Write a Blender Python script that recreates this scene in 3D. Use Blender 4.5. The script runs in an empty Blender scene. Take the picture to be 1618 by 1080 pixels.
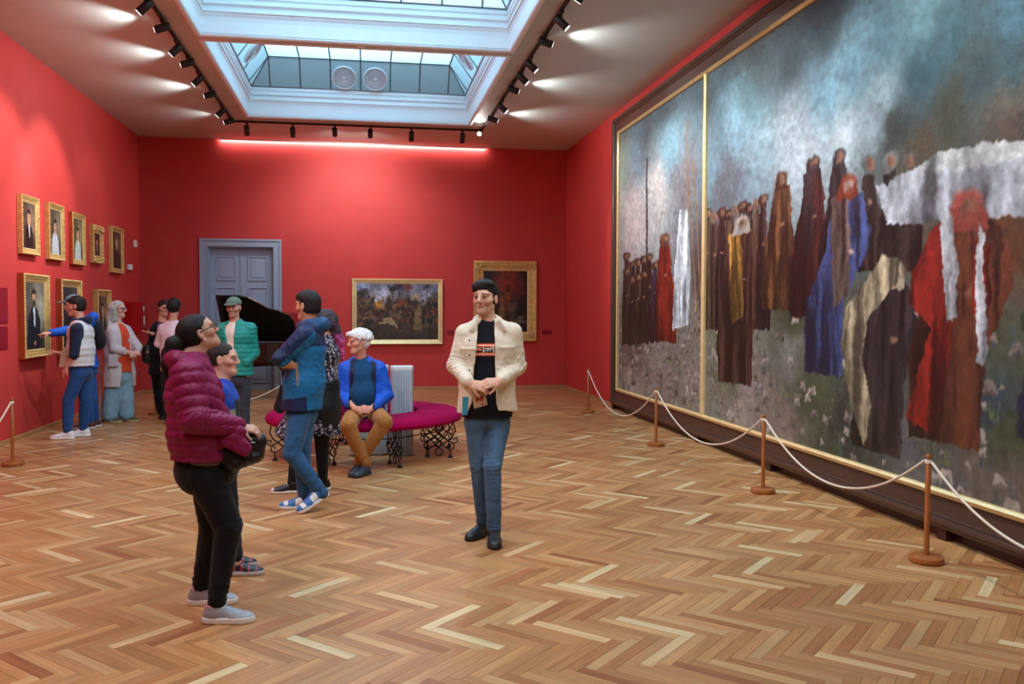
import bpy, math, random, os
import numpy as np
from mathutils import Vector, Matrix

# ------------------------------------------------------------------ camera, world, lights, exposure
SC = bpy.context.scene
COL = SC.collection
IMG_W, IMG_H, FPX = 1618, 1080, 1377.0
CAM = np.array([0.0, 0.0, 1.6])
YAW, PITCH, ROLL = 0.1692, 0.0372, 0.0029


def _cam_axes():
    cy, sy, cp, sp = math.cos(YAW), math.sin(YAW), math.cos(PITCH), math.sin(PITCH)
    f = np.array([sy * cp, cy * cp, -sp])
    r = np.array([cy, -sy, 0.0])
    u = np.cross(r, f)
    cr, sr = math.cos(ROLL), math.sin(ROLL)
    return cr * r + sr * u, -sr * r + cr * u, f


CR, CU, CF = _cam_axes()
cam = bpy.data.cameras.new('camera')
cam.sensor_width = 36.0
cam.lens = FPX / IMG_W * 36.0
cam.clip_start = 0.05
cam_o = bpy.data.objects.new('camera', cam)
COL.objects.link(cam_o)
m = Matrix.Identity(4)
for i in range(3):
    m[i][0], m[i][1], m[i][2], m[i][3] = CR[i], CU[i], -CF[i], CAM[i]
cam_o.matrix_world = m
SC.camera = cam_o

SC.view_settings.view_transform = 'Standard'
SC.view_settings.look = 'None'
SC.view_settings.gamma = 1.0
SC.view_settings.use_curve_mapping = False
SC.view_settings.exposure = -0.1
SC.cycles.max_bounces = 8
SC.cycles.diffuse_bounces = 5
SC.cycles.glossy_bounces = 3
SC.cycles.transmission_bounces = 4
SC.cycles.caustics_reflective = False
SC.cycles.caustics_refractive = False
SC.cycles.sample_clamp_indirect = 6.0

world = bpy.data.worlds.new('overcast_sky')
SC.world = world
world.use_nodes = True
wn = world.node_tree.nodes
SKY_COLOR, SKY_STRENGTH = (0.58, 0.84, 1.0, 1), 6.2
wn['Background'].inputs[0].default_value = SKY_COLOR
wn['Background'].inputs[1].default_value = SKY_STRENGTH
SPOT_POWER = 120.0
FILL_POWER = 105.0
STRIP_STRENGTH = 75.0

# room frame
XL, XR, YB, YF, ZC = -4.168, 4.110, 17.508, -3.0, 4.845


def ray(px, py):
    return CR * ((px - IMG_W / 2) / FPX) - CU * ((py - IMG_H / 2) / FPX) + CF


def at_z(px, py, z=0.0):
    d = ray(px, py); return CAM + d * ((z - CAM[2]) / d[2])


def at_y(px, py, y):
    d = ray(px, py); return CAM + d * ((y - CAM[1]) / d[1])


def at_x(px, py, x):
    d = ray(px, py); return CAM + d * ((x - CAM[0]) / d[0])


def V3(*a):
    return np.array(a, float)


def unit(v):
    v = np.asarray(v, float); n = np.linalg.norm(v)
    return v / n if n > 1e-9 else v


# ------------------------------------------------------------------ mesh helpers
def link(o, parent=None):
    COL.objects.link(o)
    if parent is not None:
        o.parent = parent
    return o


def tag(o, label=None, cat=None, group=None, kind=None):
    if label: o['label'] = label
    if cat: o['category'] = cat
    if group: o['group'] = group
    if kind: o['kind'] = kind
    return o


def empty(name, loc=(0, 0, 0), label=None, cat=None, group=None, rz=0.0):
    o = bpy.data.objects.new(name, None)
    o.empty_display_size = 0.1
    o.location = [float(c) for c in loc]
    o.rotation_euler = (0, 0, rz)
    link(o)
    return tag(o, label, cat, group)


class MB:
    """collects verts / faces for one mesh"""

    def __init__(s):
        s.v, s.f = [], []

    def add(s, vs, fs):
        b = len(s.v)
        s.v += [tuple(float(c) for c in p) for p in vs]
        s.f += [tuple(b + i for i in q) for q in fs]
        return s

    def box(s, lo, hi):
        x0, y0, z0 = lo; x1, y1, z1 = hi
        return s.add([(x0, y0, z0), (x1, y0, z0), (x1, y1, z0), (x0, y1, z0), (x0, y0, z1), (x1, y0, z1), (x1, y1, z1), (x0, y1, z1)],
                     [(0, 3, 2, 1), (4, 5, 6, 7), (0, 1, 5, 4), (1, 2, 6, 5), (2, 3, 7, 6), (3, 0, 4, 7)])

    def hexa(s, p):
        return s.add(p, [(0, 3, 2, 1), (4, 5, 6, 7), (0, 1, 5, 4), (1, 2, 6, 5), (2, 3, 7, 6), (3, 0, 4, 7)])

    def prism(s, poly, axis, a, b):
        """extrude 2-D polygon along axis 0/1/2 from a to b"""
        n = len(poly)
        def mk(p, t):
            q = list(p); q.insert(axis, t); return q
        vs = [mk(p, a) for p in poly] + [mk(p, b) for p in poly]
        fs = [tuple(range(n))[::-1], tuple(range(n, 2 * n))] + [(i, (i + 1) % n, n + (i + 1) % n, n + i) for i in range(n)]
        return s.add(vs, fs)

    def tube(s, pts, r, seg=8, cap=True, closed=False):
        pts = [np.asarray(p, float) for p in pts]
        n = len(pts)
        rs = r if hasattr(r, '__len__') else [r] * n
        vs, fs = [], []
        prev = None
        for i in range(n):
            a = pts[i - 1] if (i > 0 or closed) else pts[i]
            c = pts[(i + 1) % n] if (i < n - 1 or closed) else pts[i]
            t = unit(c - a)
            if prev is None:
                ref = V3(0, 0, 1) if abs(t[2]) < 0.9 else V3(1, 0, 0)
                u = unit(np.cross(t, ref))
            else:
                u = unit(prev - t * np.dot(prev, t))
            prev = u
            w = np.cross(t, u)
            for k in range(seg):
                an = 2 * math.pi * k / seg
                vs.append(pts[i] + rs[i] * (math.cos(an) * u + math.sin(an) * w))
        m_ = n if closed else n - 1
        for i in range(m_):
            j = (i + 1) % n
            for k in range(seg):
                k2 = (k + 1) % seg
                fs.append((i * seg + k, i * seg + k2, j * seg + k2, j * seg + k))
        if cap and not closed:
            fs.append(tuple(range(seg))[::-1])
            fs.append(tuple((n - 1) * seg + k for k in range(seg)))
        return s.add(vs, fs)

    def lathe(s, prof, c=(0, 0, 0), seg=24, axis=2):
        """prof: list of (r, h)"""
        vs, fs = [], []
        n = len(prof)
        for r, h in prof:
            for k in range(seg):
                a = 2 * math.pi * k / seg
                p = [r * math.cos(a), r * math.sin(a), h]
                if axis == 0: p = [h, p[0], p[1]]
                elif axis == 1: p = [p[1], h, p[0]]
                vs.append((p[0] + c[0], p[1] + c[1], p[2] + c[2]))
        for i in range(n - 1):
            for k in range(seg):
                k2 = (k + 1) % seg
                fs.append((i * seg + k, i * seg + k2, (i + 1) * seg + k2, (i + 1) * seg + k))
        fs.append(tuple(range(seg))[::-1])
        fs.append(tuple((n - 1) * seg + k for k in range(seg)))
        return s.add(vs, fs)

    def mesh(s, name, mat=None, smooth=False):
        me = bpy.data.meshes.new(name)
        me.from_pydata(s.v, [], s.f)
        if mat is not None: me.materials.append(mat)
        if smooth:
            me.polygons.foreach_set('use_smooth', [True] * len(me.polygons))
            try: me.set_sharp_from_angle(angle=0.7)
            except Exception: pass
        me.update()
        return me

    def build(s, name, mat=None, parent=None, smooth=False, loc=None, bevel=0.0):
        o = bpy.data.objects.new(name, s.mesh(name, mat, smooth))
        if loc is not None: o.location = [float(c) for c in loc]
        link(o, parent)
        if bevel:
            b = o.modifiers.new('bevel', 'BEVEL'); b.width = bevel; b.segments = 2; b.limit_method = 'ANGLE'
        return o


def np_mesh(name, V, F, mat=None, col=None, smooth=True, extra=None):
    """fast mesh from numpy verts (n,3) and quads (m,4)"""
    me = bpy.data.meshes.new(name)
    V = np.ascontiguousarray(V, np.float32); F = np.ascontiguousarray(F, np.int32)
    k = F.shape[1]
    me.vertices.add(len(V)); me.vertices.foreach_set('co', V.ravel())
    me.loops.add(F.size); me.loops.foreach_set('vertex_index', F.ravel())
    me.polygons.add(len(F))
    me.polygons.foreach_set('loop_start', np.arange(0, F.size, k, dtype=np.int32))
    me.polygons.foreach_set('loop_total', np.full(len(F), k, np.int32))
    me.update(calc_edges=True)
    me.polygons.foreach_set('use_smooth', np.full(len(F), smooth, bool))
    if col is not None:
        ca = me.attributes.new('Col', 'FLOAT_COLOR', 'POINT')
        c4 = np.ones((len(V), 4), np.float32); c4[:, :3] = col
        ca.data.foreach_set('color', c4.ravel())
    for nm, arr in (extra or {}).items():
        at = me.attributes.new(nm, 'FLOAT_VECTOR', 'POINT')
        at.data.foreach_set('vector', np.ascontiguousarray(arr, np.float32).ravel())
    if mat is not None: me.materials.append(mat)
    me.validate()
    return me


# ------------------------------------------------------------------ materials
def lin(r, g, b):
    """sRGB 0-255 to linear"""
    out = []
    for c in (r, g, b):
        c = c / 255.0
        out.append(c / 12.92 if c <= 0.04045 else ((c + 0.055) / 1.055) ** 2.4)
    return tuple(out)


MATS = {}


def material(name, color=(0.5, 0.5, 0.5), rough=0.6, metal=0.0, noise=0.0, nscale=8.0, bump=0.0, bscale=60.0, attr=False,
             coat=0.0, sheen=0.0, spec=0.5, emit=None, estr=0.0, stretch=None, bdist=0.01, wrinkle=0.0, wscale=7.0):
    if name in MATS: return MATS[name]
    mt = bpy.data.materials.new(name)
    mt.use_nodes = True
    nt = mt.node_tree; N = nt.nodes; L = nt.links
    b = N['Principled BSDF']
    b.inputs['Roughness'].default_value = rough
    b.inputs['Metallic'].default_value = metal
    b.inputs['Specular IOR Level'].default_value = spec
    if coat: b.inputs['Coat Weight'].default_value = coat; b.inputs['Coat Roughness'].default_value = 0.12
    if sheen: b.inputs['Sheen Weight'].default_value = sheen
    tc = N.new('ShaderNodeTexCoord')
    src = tc.outputs['Object']
    if stretch:
        mp = N.new('ShaderNodeMapping'); mp.inputs['Scale'].default_value = stretch
        L.new(src, mp.inputs['Vector']); src = mp.outputs['Vector']
    base = None
    if attr:
        at = N.new('ShaderNodeAttribute'); at.attribute_name = 'Col'; base = at.outputs['Color']
    if noise:
        nz = N.new('ShaderNodeTexNoise'); nz.inputs['Scale'].default_value = nscale; nz.inputs['Detail'].default_value = 5
        L.new(src, nz.inputs['Vector'])
        mr = N.new('ShaderNodeMapRange'); mr.inputs[3].default_value = 1 - noise; mr.inputs[4].default_value = 1 + noise
        mr.inputs[1].default_value = 0.25; mr.inputs[2].default_value = 0.75
        L.new(nz.outputs['Fac'], mr.inputs[0])
        mx = N.new('ShaderNodeMix'); mx.data_type = 'RGBA'; mx.blend_type = 'MULTIPLY'; mx.inputs[0].default_value = 1
        if base is not None: L.new(base, mx.inputs[6])
        else: mx.inputs[6].default_value = (*color, 1)
        cb = N.new('ShaderNodeCombineColor')
        for q in range(3): L.new(mr.outputs[0], cb.inputs[q])
        L.new(cb.outputs[0], mx.inputs[7]); base = mx.outputs[2]
    if base is not None: L.new(base, b.inputs['Base Color'])
    else: b.inputs['Base Color'].default_value = (*color, 1)
    if bump:
        n2 = N.new('ShaderNodeTexNoise'); n2.inputs['Scale'].default_value = bscale; n2.inputs['Detail'].default_value = 4
        L.new(src, n2.inputs['Vector'])
        bp = N.new('ShaderNodeBump'); bp.inputs['Strength'].default_value = bump; bp.inputs['Distance'].default_value = bdist
        L.new(n2.outputs['Fac'], bp.inputs['Height']); L.new(bp.outputs['Normal'], b.inputs['Normal'])
    if wrinkle:
        n3 = N.new('ShaderNodeTexNoise'); n3.noise_type = 'RIDGED_MULTIFRACTAL'; n3.inputs['Scale'].default_value = wscale
        n3.inputs['Detail'].default_value = 2.5; n3.inputs['Distortion'].default_value = 0.9
        L.new(tc.outputs['Object'], n3.inputs['Vector'])
        b3 = N.new('ShaderNodeBump'); b3.inputs['Strength'].default_value = wrinkle; b3.inputs['Distance'].default_value = 0.02
        L.new(n3.outputs['Fac'], b3.inputs['Height'])
        if bump: L.new(bp.outputs['Normal'], b3.inputs['Normal'])
        L.new(b3.outputs['Normal'], b.inputs['Normal'])
    if emit:
        b.inputs['Emission Color'].default_value = (*emit, 1); b.inputs['Emission Strength'].default_value = estr
    MATS[name] = mt
    return mt


RED = (0.54, 0.043, 0.040)
M_wall = material('red_wall_paint', RED, 0.62, noise=0.07, nscale=3, bump=0.2, bscale=180, spec=0.35)
M_ceil = material('ceiling_plaster', (0.60, 0.60, 0.585), 0.6, noise=0.05, nscale=2, bump=0.05, bscale=120, spec=0.3)
M_mould = material('white_plaster_moulding', (0.88, 0.89, 0.90), 0.5, noise=0.03, nscale=6)
M_skirt = material('oak_skirting', lin(176, 130, 88), 0.45, noise=0.15, nscale=4, stretch=(1, 1, 14))
M_black = material('black_powder_coat', (0.012, 0.012, 0.013), 0.45, noise=0.1)
M_iron = material('black_wrought_iron', (0.012, 0.011, 0.010), 0.42, metal=0.3, noise=0.2, nscale=40, bump=0.2, bscale=120)
M_gold = material('gilded_wood', (0.66, 0.43, 0.15), 0.38, metal=0.40, noise=0.22, nscale=14, bump=0.35, bscale=70)
M_goldp = material('pale_gilding', (0.86, 0.68, 0.34), 0.32, metal=0.40, noise=0.12, nscale=10, bump=0.1, bscale=50)
M_goldside = material('red_bole_frame_side', lin(160, 62, 26), 0.5, noise=0.2, nscale=12, bump=0.1)
M_mullion = material('grey_lead_glazing_bar', (0.16, 0.19, 0.21), 0.5, metal=0.3)
M_brownframe = material('dark_brown_frame_wood', lin(74, 52, 42), 0.33, noise=0.18, nscale=5, stretch=(6, 1, 6), bump=0.08, bscale=60, coat=0.2)
M_darkplinth = material('dark_mahogany_plinth', lin(58, 22, 16), 0.4, noise=0.2, nscale=6, stretch=(6, 1, 6))
M_white = material('white_plastic', (0.82, 0.82, 0.80), 0.4, noise=0.02)
M_greydoor = material('blue_grey_door_paint', lin(150, 163, 184), 0.5, noise=0.06, nscale=5, bump=0.04, bscale=60)
M_plaque = material('dark_red_plaque', lin(140, 16, 32), 0.35, noise=0.05)
M_cherry = material('orange_varnished_wood', lin(158, 92, 44), 0.32, noise=0.25, nscale=6, stretch=(8, 8, 1), coat=0.25)
M_rope = material('cream_cotton_rope', lin(226, 214, 196), 0.8, noise=0.1, nscale=90, bump=0.5, bscale=160)


def glass_material():
    mt = bpy.data.materials.new('frosted_skylight_glass')
    mt.use_nodes = True
    nt = mt.node_tree; N = nt.nodes; L = nt.links
    N.remove(N['Principled BSDF'])
    out = N['Material Output']
    tr = N.new('ShaderNodeBsdfTranslucent'); tr.inputs[0].default_value = (0.54, 0.75, 0.86, 1)
    gl = N.new('ShaderNodeBsdfGlossy'); gl.inputs['Roughness'].default_value = 0.2
    tc = N.new('ShaderNodeTexCoord'); nz = N.new('ShaderNodeTexNoise'); nz.inputs['Scale'].default_value = 2.5
    L.new(tc.outputs['Object'], nz.inputs['Vector'])
    mr = N.new('ShaderNodeMapRange'); mr.inputs[3].default_value = 0.04; mr.inputs[4].default_value = 0.09
    L.new(nz.outputs['Fac'], mr.inputs[0])
    mx = N.new('ShaderNodeMixShader'); L.new(mr.outputs[0], mx.inputs[0])
    L.new(tr.outputs[0], mx.inputs[1]); L.new(gl.outputs[0], mx.inputs[2])
    L.new(mx.outputs[0], out.inputs['Surface'])
    return mt


M_glass = glass_material()
# ------------------------------------------------------------------ the room shell
def struct(o, label):
    return tag(o, label, None, None, 'structure')


DX0, DX1, DZ = -2.93, -1.71, 2.79          # door opening
T = 0.25
struct(MB().box((XL - T, YF - T, -0.1), (XL, YB + T, ZC + 0.6)).build('wall_left', M_wall), 'plain red painted gallery wall on the left')
struct(MB().box((XR, YF - T, -0.1), (XR + T, YB + T, ZC + 0.6)).build('wall_right', M_wall), 'red painted gallery wall behind the huge framed painting')
wb = MB()
wb.box((XL, YB, -0.1), (DX0, YB + T, ZC + 0.6)); wb.box((DX1, YB, -0.1), (XR, YB + T, ZC + 0.6)); wb.box((DX0, YB, DZ), (DX1, YB + T, ZC + 0.6))
struct(wb.build('wall_back', M_wall), 'red painted end wall with a double door in it')
struct(MB().box((XL, YF - T, -0.1), (XR, YF, ZC + 0.6)).build('wall_front', M_wall), 'red wall behind the viewer closing the gallery')
for nm, lo, hi in (('left', (XL, YF, 0), (XL + 0.018, YB, 0.05)), ('right', (XR - 0.018, YF, 0), (XR, YB, 0.05))):
    struct(MB().box(lo, hi).build('baseboard_' + nm, M_skirt, bevel=0.006), 'low oak skirting strip along the %s wall' % nm)
bb = MB(); bb.box((XL + 0.018, YB - 0.018, 0), (DX0 - 0.17, YB, 0.05)); bb.box((DX1 + 0.17, YB - 0.018, 0), (XR - 0.018, YB, 0.05))
struct(bb.build('baseboard_back', M_skirt, bevel=0.006), 'low oak skirting strip along the end wall')

# ceiling with three skylight wells
SX0, SX1 = -1.88, 1.82
BAYS = [(11.10, 15.27), (6.70, 10.86), (2.28, 6.46)]
cb = MB()
ZT = ZC + 0.10
cb.box((XL, YF, ZC), (SX0, YB, ZT)); cb.box((SX1, YF, ZC), (XR, YB, ZT))
ys = [YF] + [v for b in BAYS[::-1] for v in b] + [YB]
for a, b in zip(ys[0::2], ys[1::2]):
    cb.box((SX0, a, ZC), (SX1, b, ZT))
struct(cb.build('ceiling', M_ceil), 'flat plaster ceiling pierced by skylight wells')

GZ0, GZ1 = 5.32, 5.74


def ring_loft(x0, x1, y0, y1, prof):
    vs, fs = [], []
    for o, z in prof:
        vs += [(x0 + o, y0 + o, z), (x1 - o, y0 + o, z), (x1 - o, y1 - o, z), (x0 + o, y1 - o, z)]
    for i in range(len(prof) - 1):
        for k in range(4):
            k2 = (k + 1) % 4
            fs.append((i * 4 + k, i * 4 + k2, (i + 1) * 4 + k2, (i + 1) * 4 + k))
    return vs, fs


def skylight(idx, y0, y1, detailed):
    root = empty('window_%d' % idx, (0.5 * (SX0 + SX1), 0.5 * (y0 + y1), ZC))
    struct(root, ['far skylight with frosted glass lantern and white stepped moulding',
                  'nearer skylight lantern cut off by the top of the picture', 'skylight lantern above the viewer'][idx - 1])
    c = np.array(root.location)
    sub = lambda p: tuple(np.asarray(p, float) - c)
    parts = [('moulding', [(-0.06, 4.845), (-0.06, 4.815), (-0.035, 4.805), (-0.01, 4.812), (0.004, 4.825), (0.004, 4.845)]),
             ('cove', [(0.004, 4.84), (0.004, 4.99), (0.010, 5.04), (0.025, 5.07), (0.025, 5.085)]),
             ('moulding', [(0.025, 5.085), (0.045, 5.09), (0.045, 5.115), (0.02, 5.12), (0.02, 5.165), (0.04, 5.17)]),
             ('moulding', [(0.04, 5.17), (0.055, 5.18), (0.055, 5.20), (0.03, 5.205), (0.03, 5.25), (0.05, 5.255), (0.05, 5.32), (0.07, 5.325)])]
    for nm, pr in parts:
        vs, fs = ring_loft(SX0, SX1, y0, y1, pr)
        MB().add([sub(p) for p in vs], fs).build(nm, M_mould, root)
    i0, i1 = 0.05, 0.36
    bx0, bx1, by0, by1 = SX0 + i0, SX1 - i0, y0 + i0, y1 - i0
    tx0, tx1, ty0, ty1 = SX0 + i1, SX1 - i1, y0 + i1, y1 - i1
    nx, ny = 6, 5
    xs = np.linspace(tx0, tx1, nx + 1); yt = np.linspace(ty0, ty1, ny + 1)
    quads = []
    for i in range(nx):
        for j in range(ny):
            quads.append([(xs[i], yt[j], GZ1), (xs[i + 1], yt[j], GZ1), (xs[i + 1], yt[j + 1], GZ1), (xs[i], yt[j + 1], GZ1)])
    for (yy_b, yy_t) in ((by0, ty0), (by1, ty1)):
        for i in range(nx):
            quads.append([(xs[i], yy_b, GZ0), (xs[i + 1], yy_b, GZ0), (xs[i + 1], yy_t, GZ1), (xs[i], yy_t, GZ1)])
        quads.append([(bx0, yy_b, GZ0), (tx0, yy_b, GZ0), (tx0, yy_t, GZ1)]); quads.append([(tx1, yy_b, GZ0), (bx1, yy_b, GZ0), (tx1, yy_t, GZ1)])
    for (xx_b, xx_t) in ((bx0, tx0), (bx1, tx1)):
        for j in range(ny):
            quads.append([(xx_b, yt[j], GZ0), (xx_b, yt[j + 1], GZ0), (xx_t, yt[j + 1], GZ1), (xx_t, yt[j], GZ1)])
        quads.append([(xx_b, by0, GZ0), (xx_b, ty0, GZ0), (xx_t, ty0, GZ1)]); quads.append([(xx_b, by1, GZ0), (xx_b, ty1, GZ0), (xx_t, ty1, GZ1)])
    joined = MB()
    for q in quads:
        mb = MB() if detailed else joined
        mb.add([sub(p) for p in q], [tuple(range(len(q)))])
        if detailed: mb.build('pane', M_glass, root)
    if not detailed: tag(joined.build('pane', M_glass, root), kind='stuff')
    bars = []
    for x in xs: bars.append([(x, by0, GZ0), (x, ty0, GZ1), (x, ty1, GZ1), (x, by1, GZ0)])
    for y in yt: bars.append([(bx0, y, GZ0), (tx0, y, GZ1), (tx1, y, GZ1), (bx1, y, GZ0)])
    for cx, cy, ex, ey in ((bx0, by0, tx0, ty0), (bx1, by0, tx1, ty0), (bx0, by1, tx0, ty1), (bx1, by1, tx1, ty1)):
        bars.append([(cx, cy, GZ0), (ex, ey, GZ1)])
    bars.append([(bx0, by0, GZ0), (bx1, by0, GZ0), (bx1, by1, GZ0), (bx0, by1, GZ0), (bx0, by0, GZ0)])
    for bpts in bars:
        MB().tube([sub((p[0], p[1], p[2] - 0.006)) for p in bpts], 0.013, 5).build('glazing_bar', M_mullion, root)
    return root


for i, (a, b) in enumerate(BAYS):
    skylight(i + 1, a, b, i < 2)

# unseen walls and roof added over the lay-light to darken its steep side panes
M_blocker = material('sky_blocker_grey', (0.30, 0.29, 0.28), 0.9, noise=0.1)
AZ = 7.1
for nm, lo, hi in (('wall_sky_blocker_left', (XL, YF, ZC + 0.6), (XL + 0.1, YB, AZ)), ('wall_sky_blocker_right', (XR - 0.1, YF, ZC + 0.6), (XR, YB, AZ)),
                   ('wall_sky_blocker_back', (XL, YB - 0.1, ZC + 0.6), (XR, YB, AZ)), ('wall_sky_blocker_front', (XL, YF, ZC + 0.6), (XR, YF + 0.1, AZ))):
    struct(MB().box(lo, hi).build(nm, M_blocker), 'added unseen wall above the ceiling that keeps sky light off the skylight slopes')
ac = MB()
OX0, OX1, OY0, OY1 = -2.4, 2.35, 1.2, 14.9
ac.box((XL, YF, AZ), (OX0, YB, AZ + 0.1)); ac.box((OX1, YF, AZ), (XR, YB, AZ + 0.1)); ac.box((OX0, YF, AZ), (OX1, OY0, AZ + 0.1)); ac.box((OX0, OY1, AZ), (OX1, YB, AZ + 0.1))
struct(ac.build('ceiling_sky_blocker', M_blocker), 'added unseen roof that lets sky light in through one long opening')

# ------------------------------------------------------------------ herringbone oak floor
rng = np.random.default_rng(7)


def floor_material():
    mt = bpy.data.materials.new('varnished_oak_parquet')
    mt.use_nodes = True
    nt = mt.node_tree; N = nt.nodes; L = nt.links
    b = N['Principled BSDF']
    at = N.new('ShaderNodeAttribute'); at.attribute_name = 'Col'
    gv = N.new('ShaderNodeAttribute'); gv.attribute_name = 'grain'
    mp = N.new('ShaderNodeMapping'); mp.inputs['Scale'].default_value = (2.2, 34, 1)
    L.new(gv.outputs['Vector'], mp.inputs['Vector'])
    nz = N.new('ShaderNodeTexNoise'); nz.inputs['Scale'].default_value = 1.6; nz.inputs['Detail'].default_value = 6; nz.inputs['Distortion'].default_value = 0.6
    L.new(mp.outputs[0], nz.inputs['Vector'])
    mr = N.new('ShaderNodeMapRange'); mr.inputs[1].default_value = 0.3; mr.inputs[2].default_value = 0.7; mr.inputs[3].default_value = 0.80; mr.inputs[4].default_value = 1.16
    L.new(nz.outputs['Fac'], mr.inputs[0])
    cbn = N.new('ShaderNodeCombineColor')
    for q in range(3): L.new(mr.outputs[0], cbn.inputs[q])
    mx = N.new('ShaderNodeMix'); mx.data_type = 'RGBA'; mx.blend_type = 'MULTIPLY'; mx.inputs[0].default_value = 1
    L.new(at.outputs['Color'], mx.inputs[6]); L.new(cbn.outputs[0], mx.inputs[7])
    L.new(mx.outputs[2], b.inputs['Base Color'])
    tc = N.new('ShaderNodeTexCoord')
    n2 = N.new('ShaderNodeTexNoise'); n2.inputs['Scale'].default_value = 1.3; L.new(tc.outputs['Object'], n2.inputs['Vector'])
    r2 = N.new('ShaderNodeMapRange'); r2.inputs[3].default_value = 0.26; r2.inputs[4].default_value = 0.42
    L.new(n2.outputs['Fac'], r2.inputs[0]); L.new(r2.outputs[0], b.inputs['Roughness'])
    bp = N.new('ShaderNodeBump'); bp.inputs['Strength'].default_value = 0.06; bp.inputs['Distance'].default_value = 0.002
    L.new(nz.outputs['Fac'], bp.inputs['Height']); L.new(bp.outputs[0], b.inputs['Normal'])
    b.inputs['Specular IOR Level'].default_value = 0.42
    return mt


M_floor = floor_material()
M_sub = material('dark_floor_joint', lin(70, 42, 24), 0.8, noise=0.1)
floor = struct(MB().box((XL - T, YF - T, -0.2), (XR + T, YB + T, -0.012)).build('floor', M_sub), 'herringbone oak parquet floor of the gallery')

PW, PN = 0.0615, 7
PL = PW * PN
TONES = np.array([lin(198, 138, 88), lin(190, 128, 78), lin(206, 148, 98), lin(182, 118, 70), lin(212, 160, 110), lin(172, 106, 62),
                  lin(201, 142, 90), lin(194, 132, 84), lin(224, 180, 134), lin(233, 199, 158), lin(162, 96, 58), lin(186, 126, 74)])
TONES = (TONES * 0.90 + TONES.mean(1, keepdims=True) * 0.10) * np.array([0.90, 0.93, 0.80])
TP = np.array([17, 17, 13, 12, 8, 5, 14, 15, 3.5, 2.4, 2.5, 9.0]); TP /= TP.sum()
e1 = V3(1, 1, 0) / math.sqrt(2); e2 = V3(1, -1, 0) / math.sqrt(2)
planks = []
for j in range(-40, 41):
    for k in range(-160, 161):
        gx, gy = k + PN * j, k - PN * j
        planks.append((gx + PN / 2, gy + 0.5, 0))
        planks.append((gx + PN + 0.5, gy + 0.5 + (1 - PN) / 2 - 0.0, 1))
ctr = V3(0.10, 8.0, 0)
P_ = []
for a, b, d in planks:
    p = ctr + e1 * (a * PW) + e2 * (b * PW)
    if XL - 0.2 < p[0] < XR + 0.2 and 1.2 < p[1] < YB + 0.2:
        P_.append((p[0], p[1], d))
P_ = np.array(P_)
tone = rng.choice(len(TONES), len(P_), p=TP)


def plank_geom(dirv, nrm, c, dz, grain_off):
    g = 0.0006
    hl, hw = PL / 2 - g, PW / 2 - g
    bv = 0.0009
    vs, gr = [], []
    for zz, ins in ((-0.012, 0.0), (-0.0008, 0.0), (0.0, bv)):
        for su, sv in ((-1, -1), (1, -1), (1, 1), (-1, 1)):
            vs.append(c + dirv * (su * (hl - ins)) + nrm * (sv * (hw - ins)) + V3(0, 0, zz + dz))
            gr.append((su * hl + grain_off[0], sv * hw + grain_off[1], grain_off[2]))
    fs = [(8, 9, 10, 11)]
    for l in (0, 4):
        for k in range(4):
            k2 = (k + 1) % 4
            fs.append((l + k, l + k2, l + 4 + k2, l + 4 + k))
    return vs, fs, gr


def dirs(d):
    a = e1 if d == 0 else e2
    return a, np.cross(V3(0, 0, 1), a)


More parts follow.
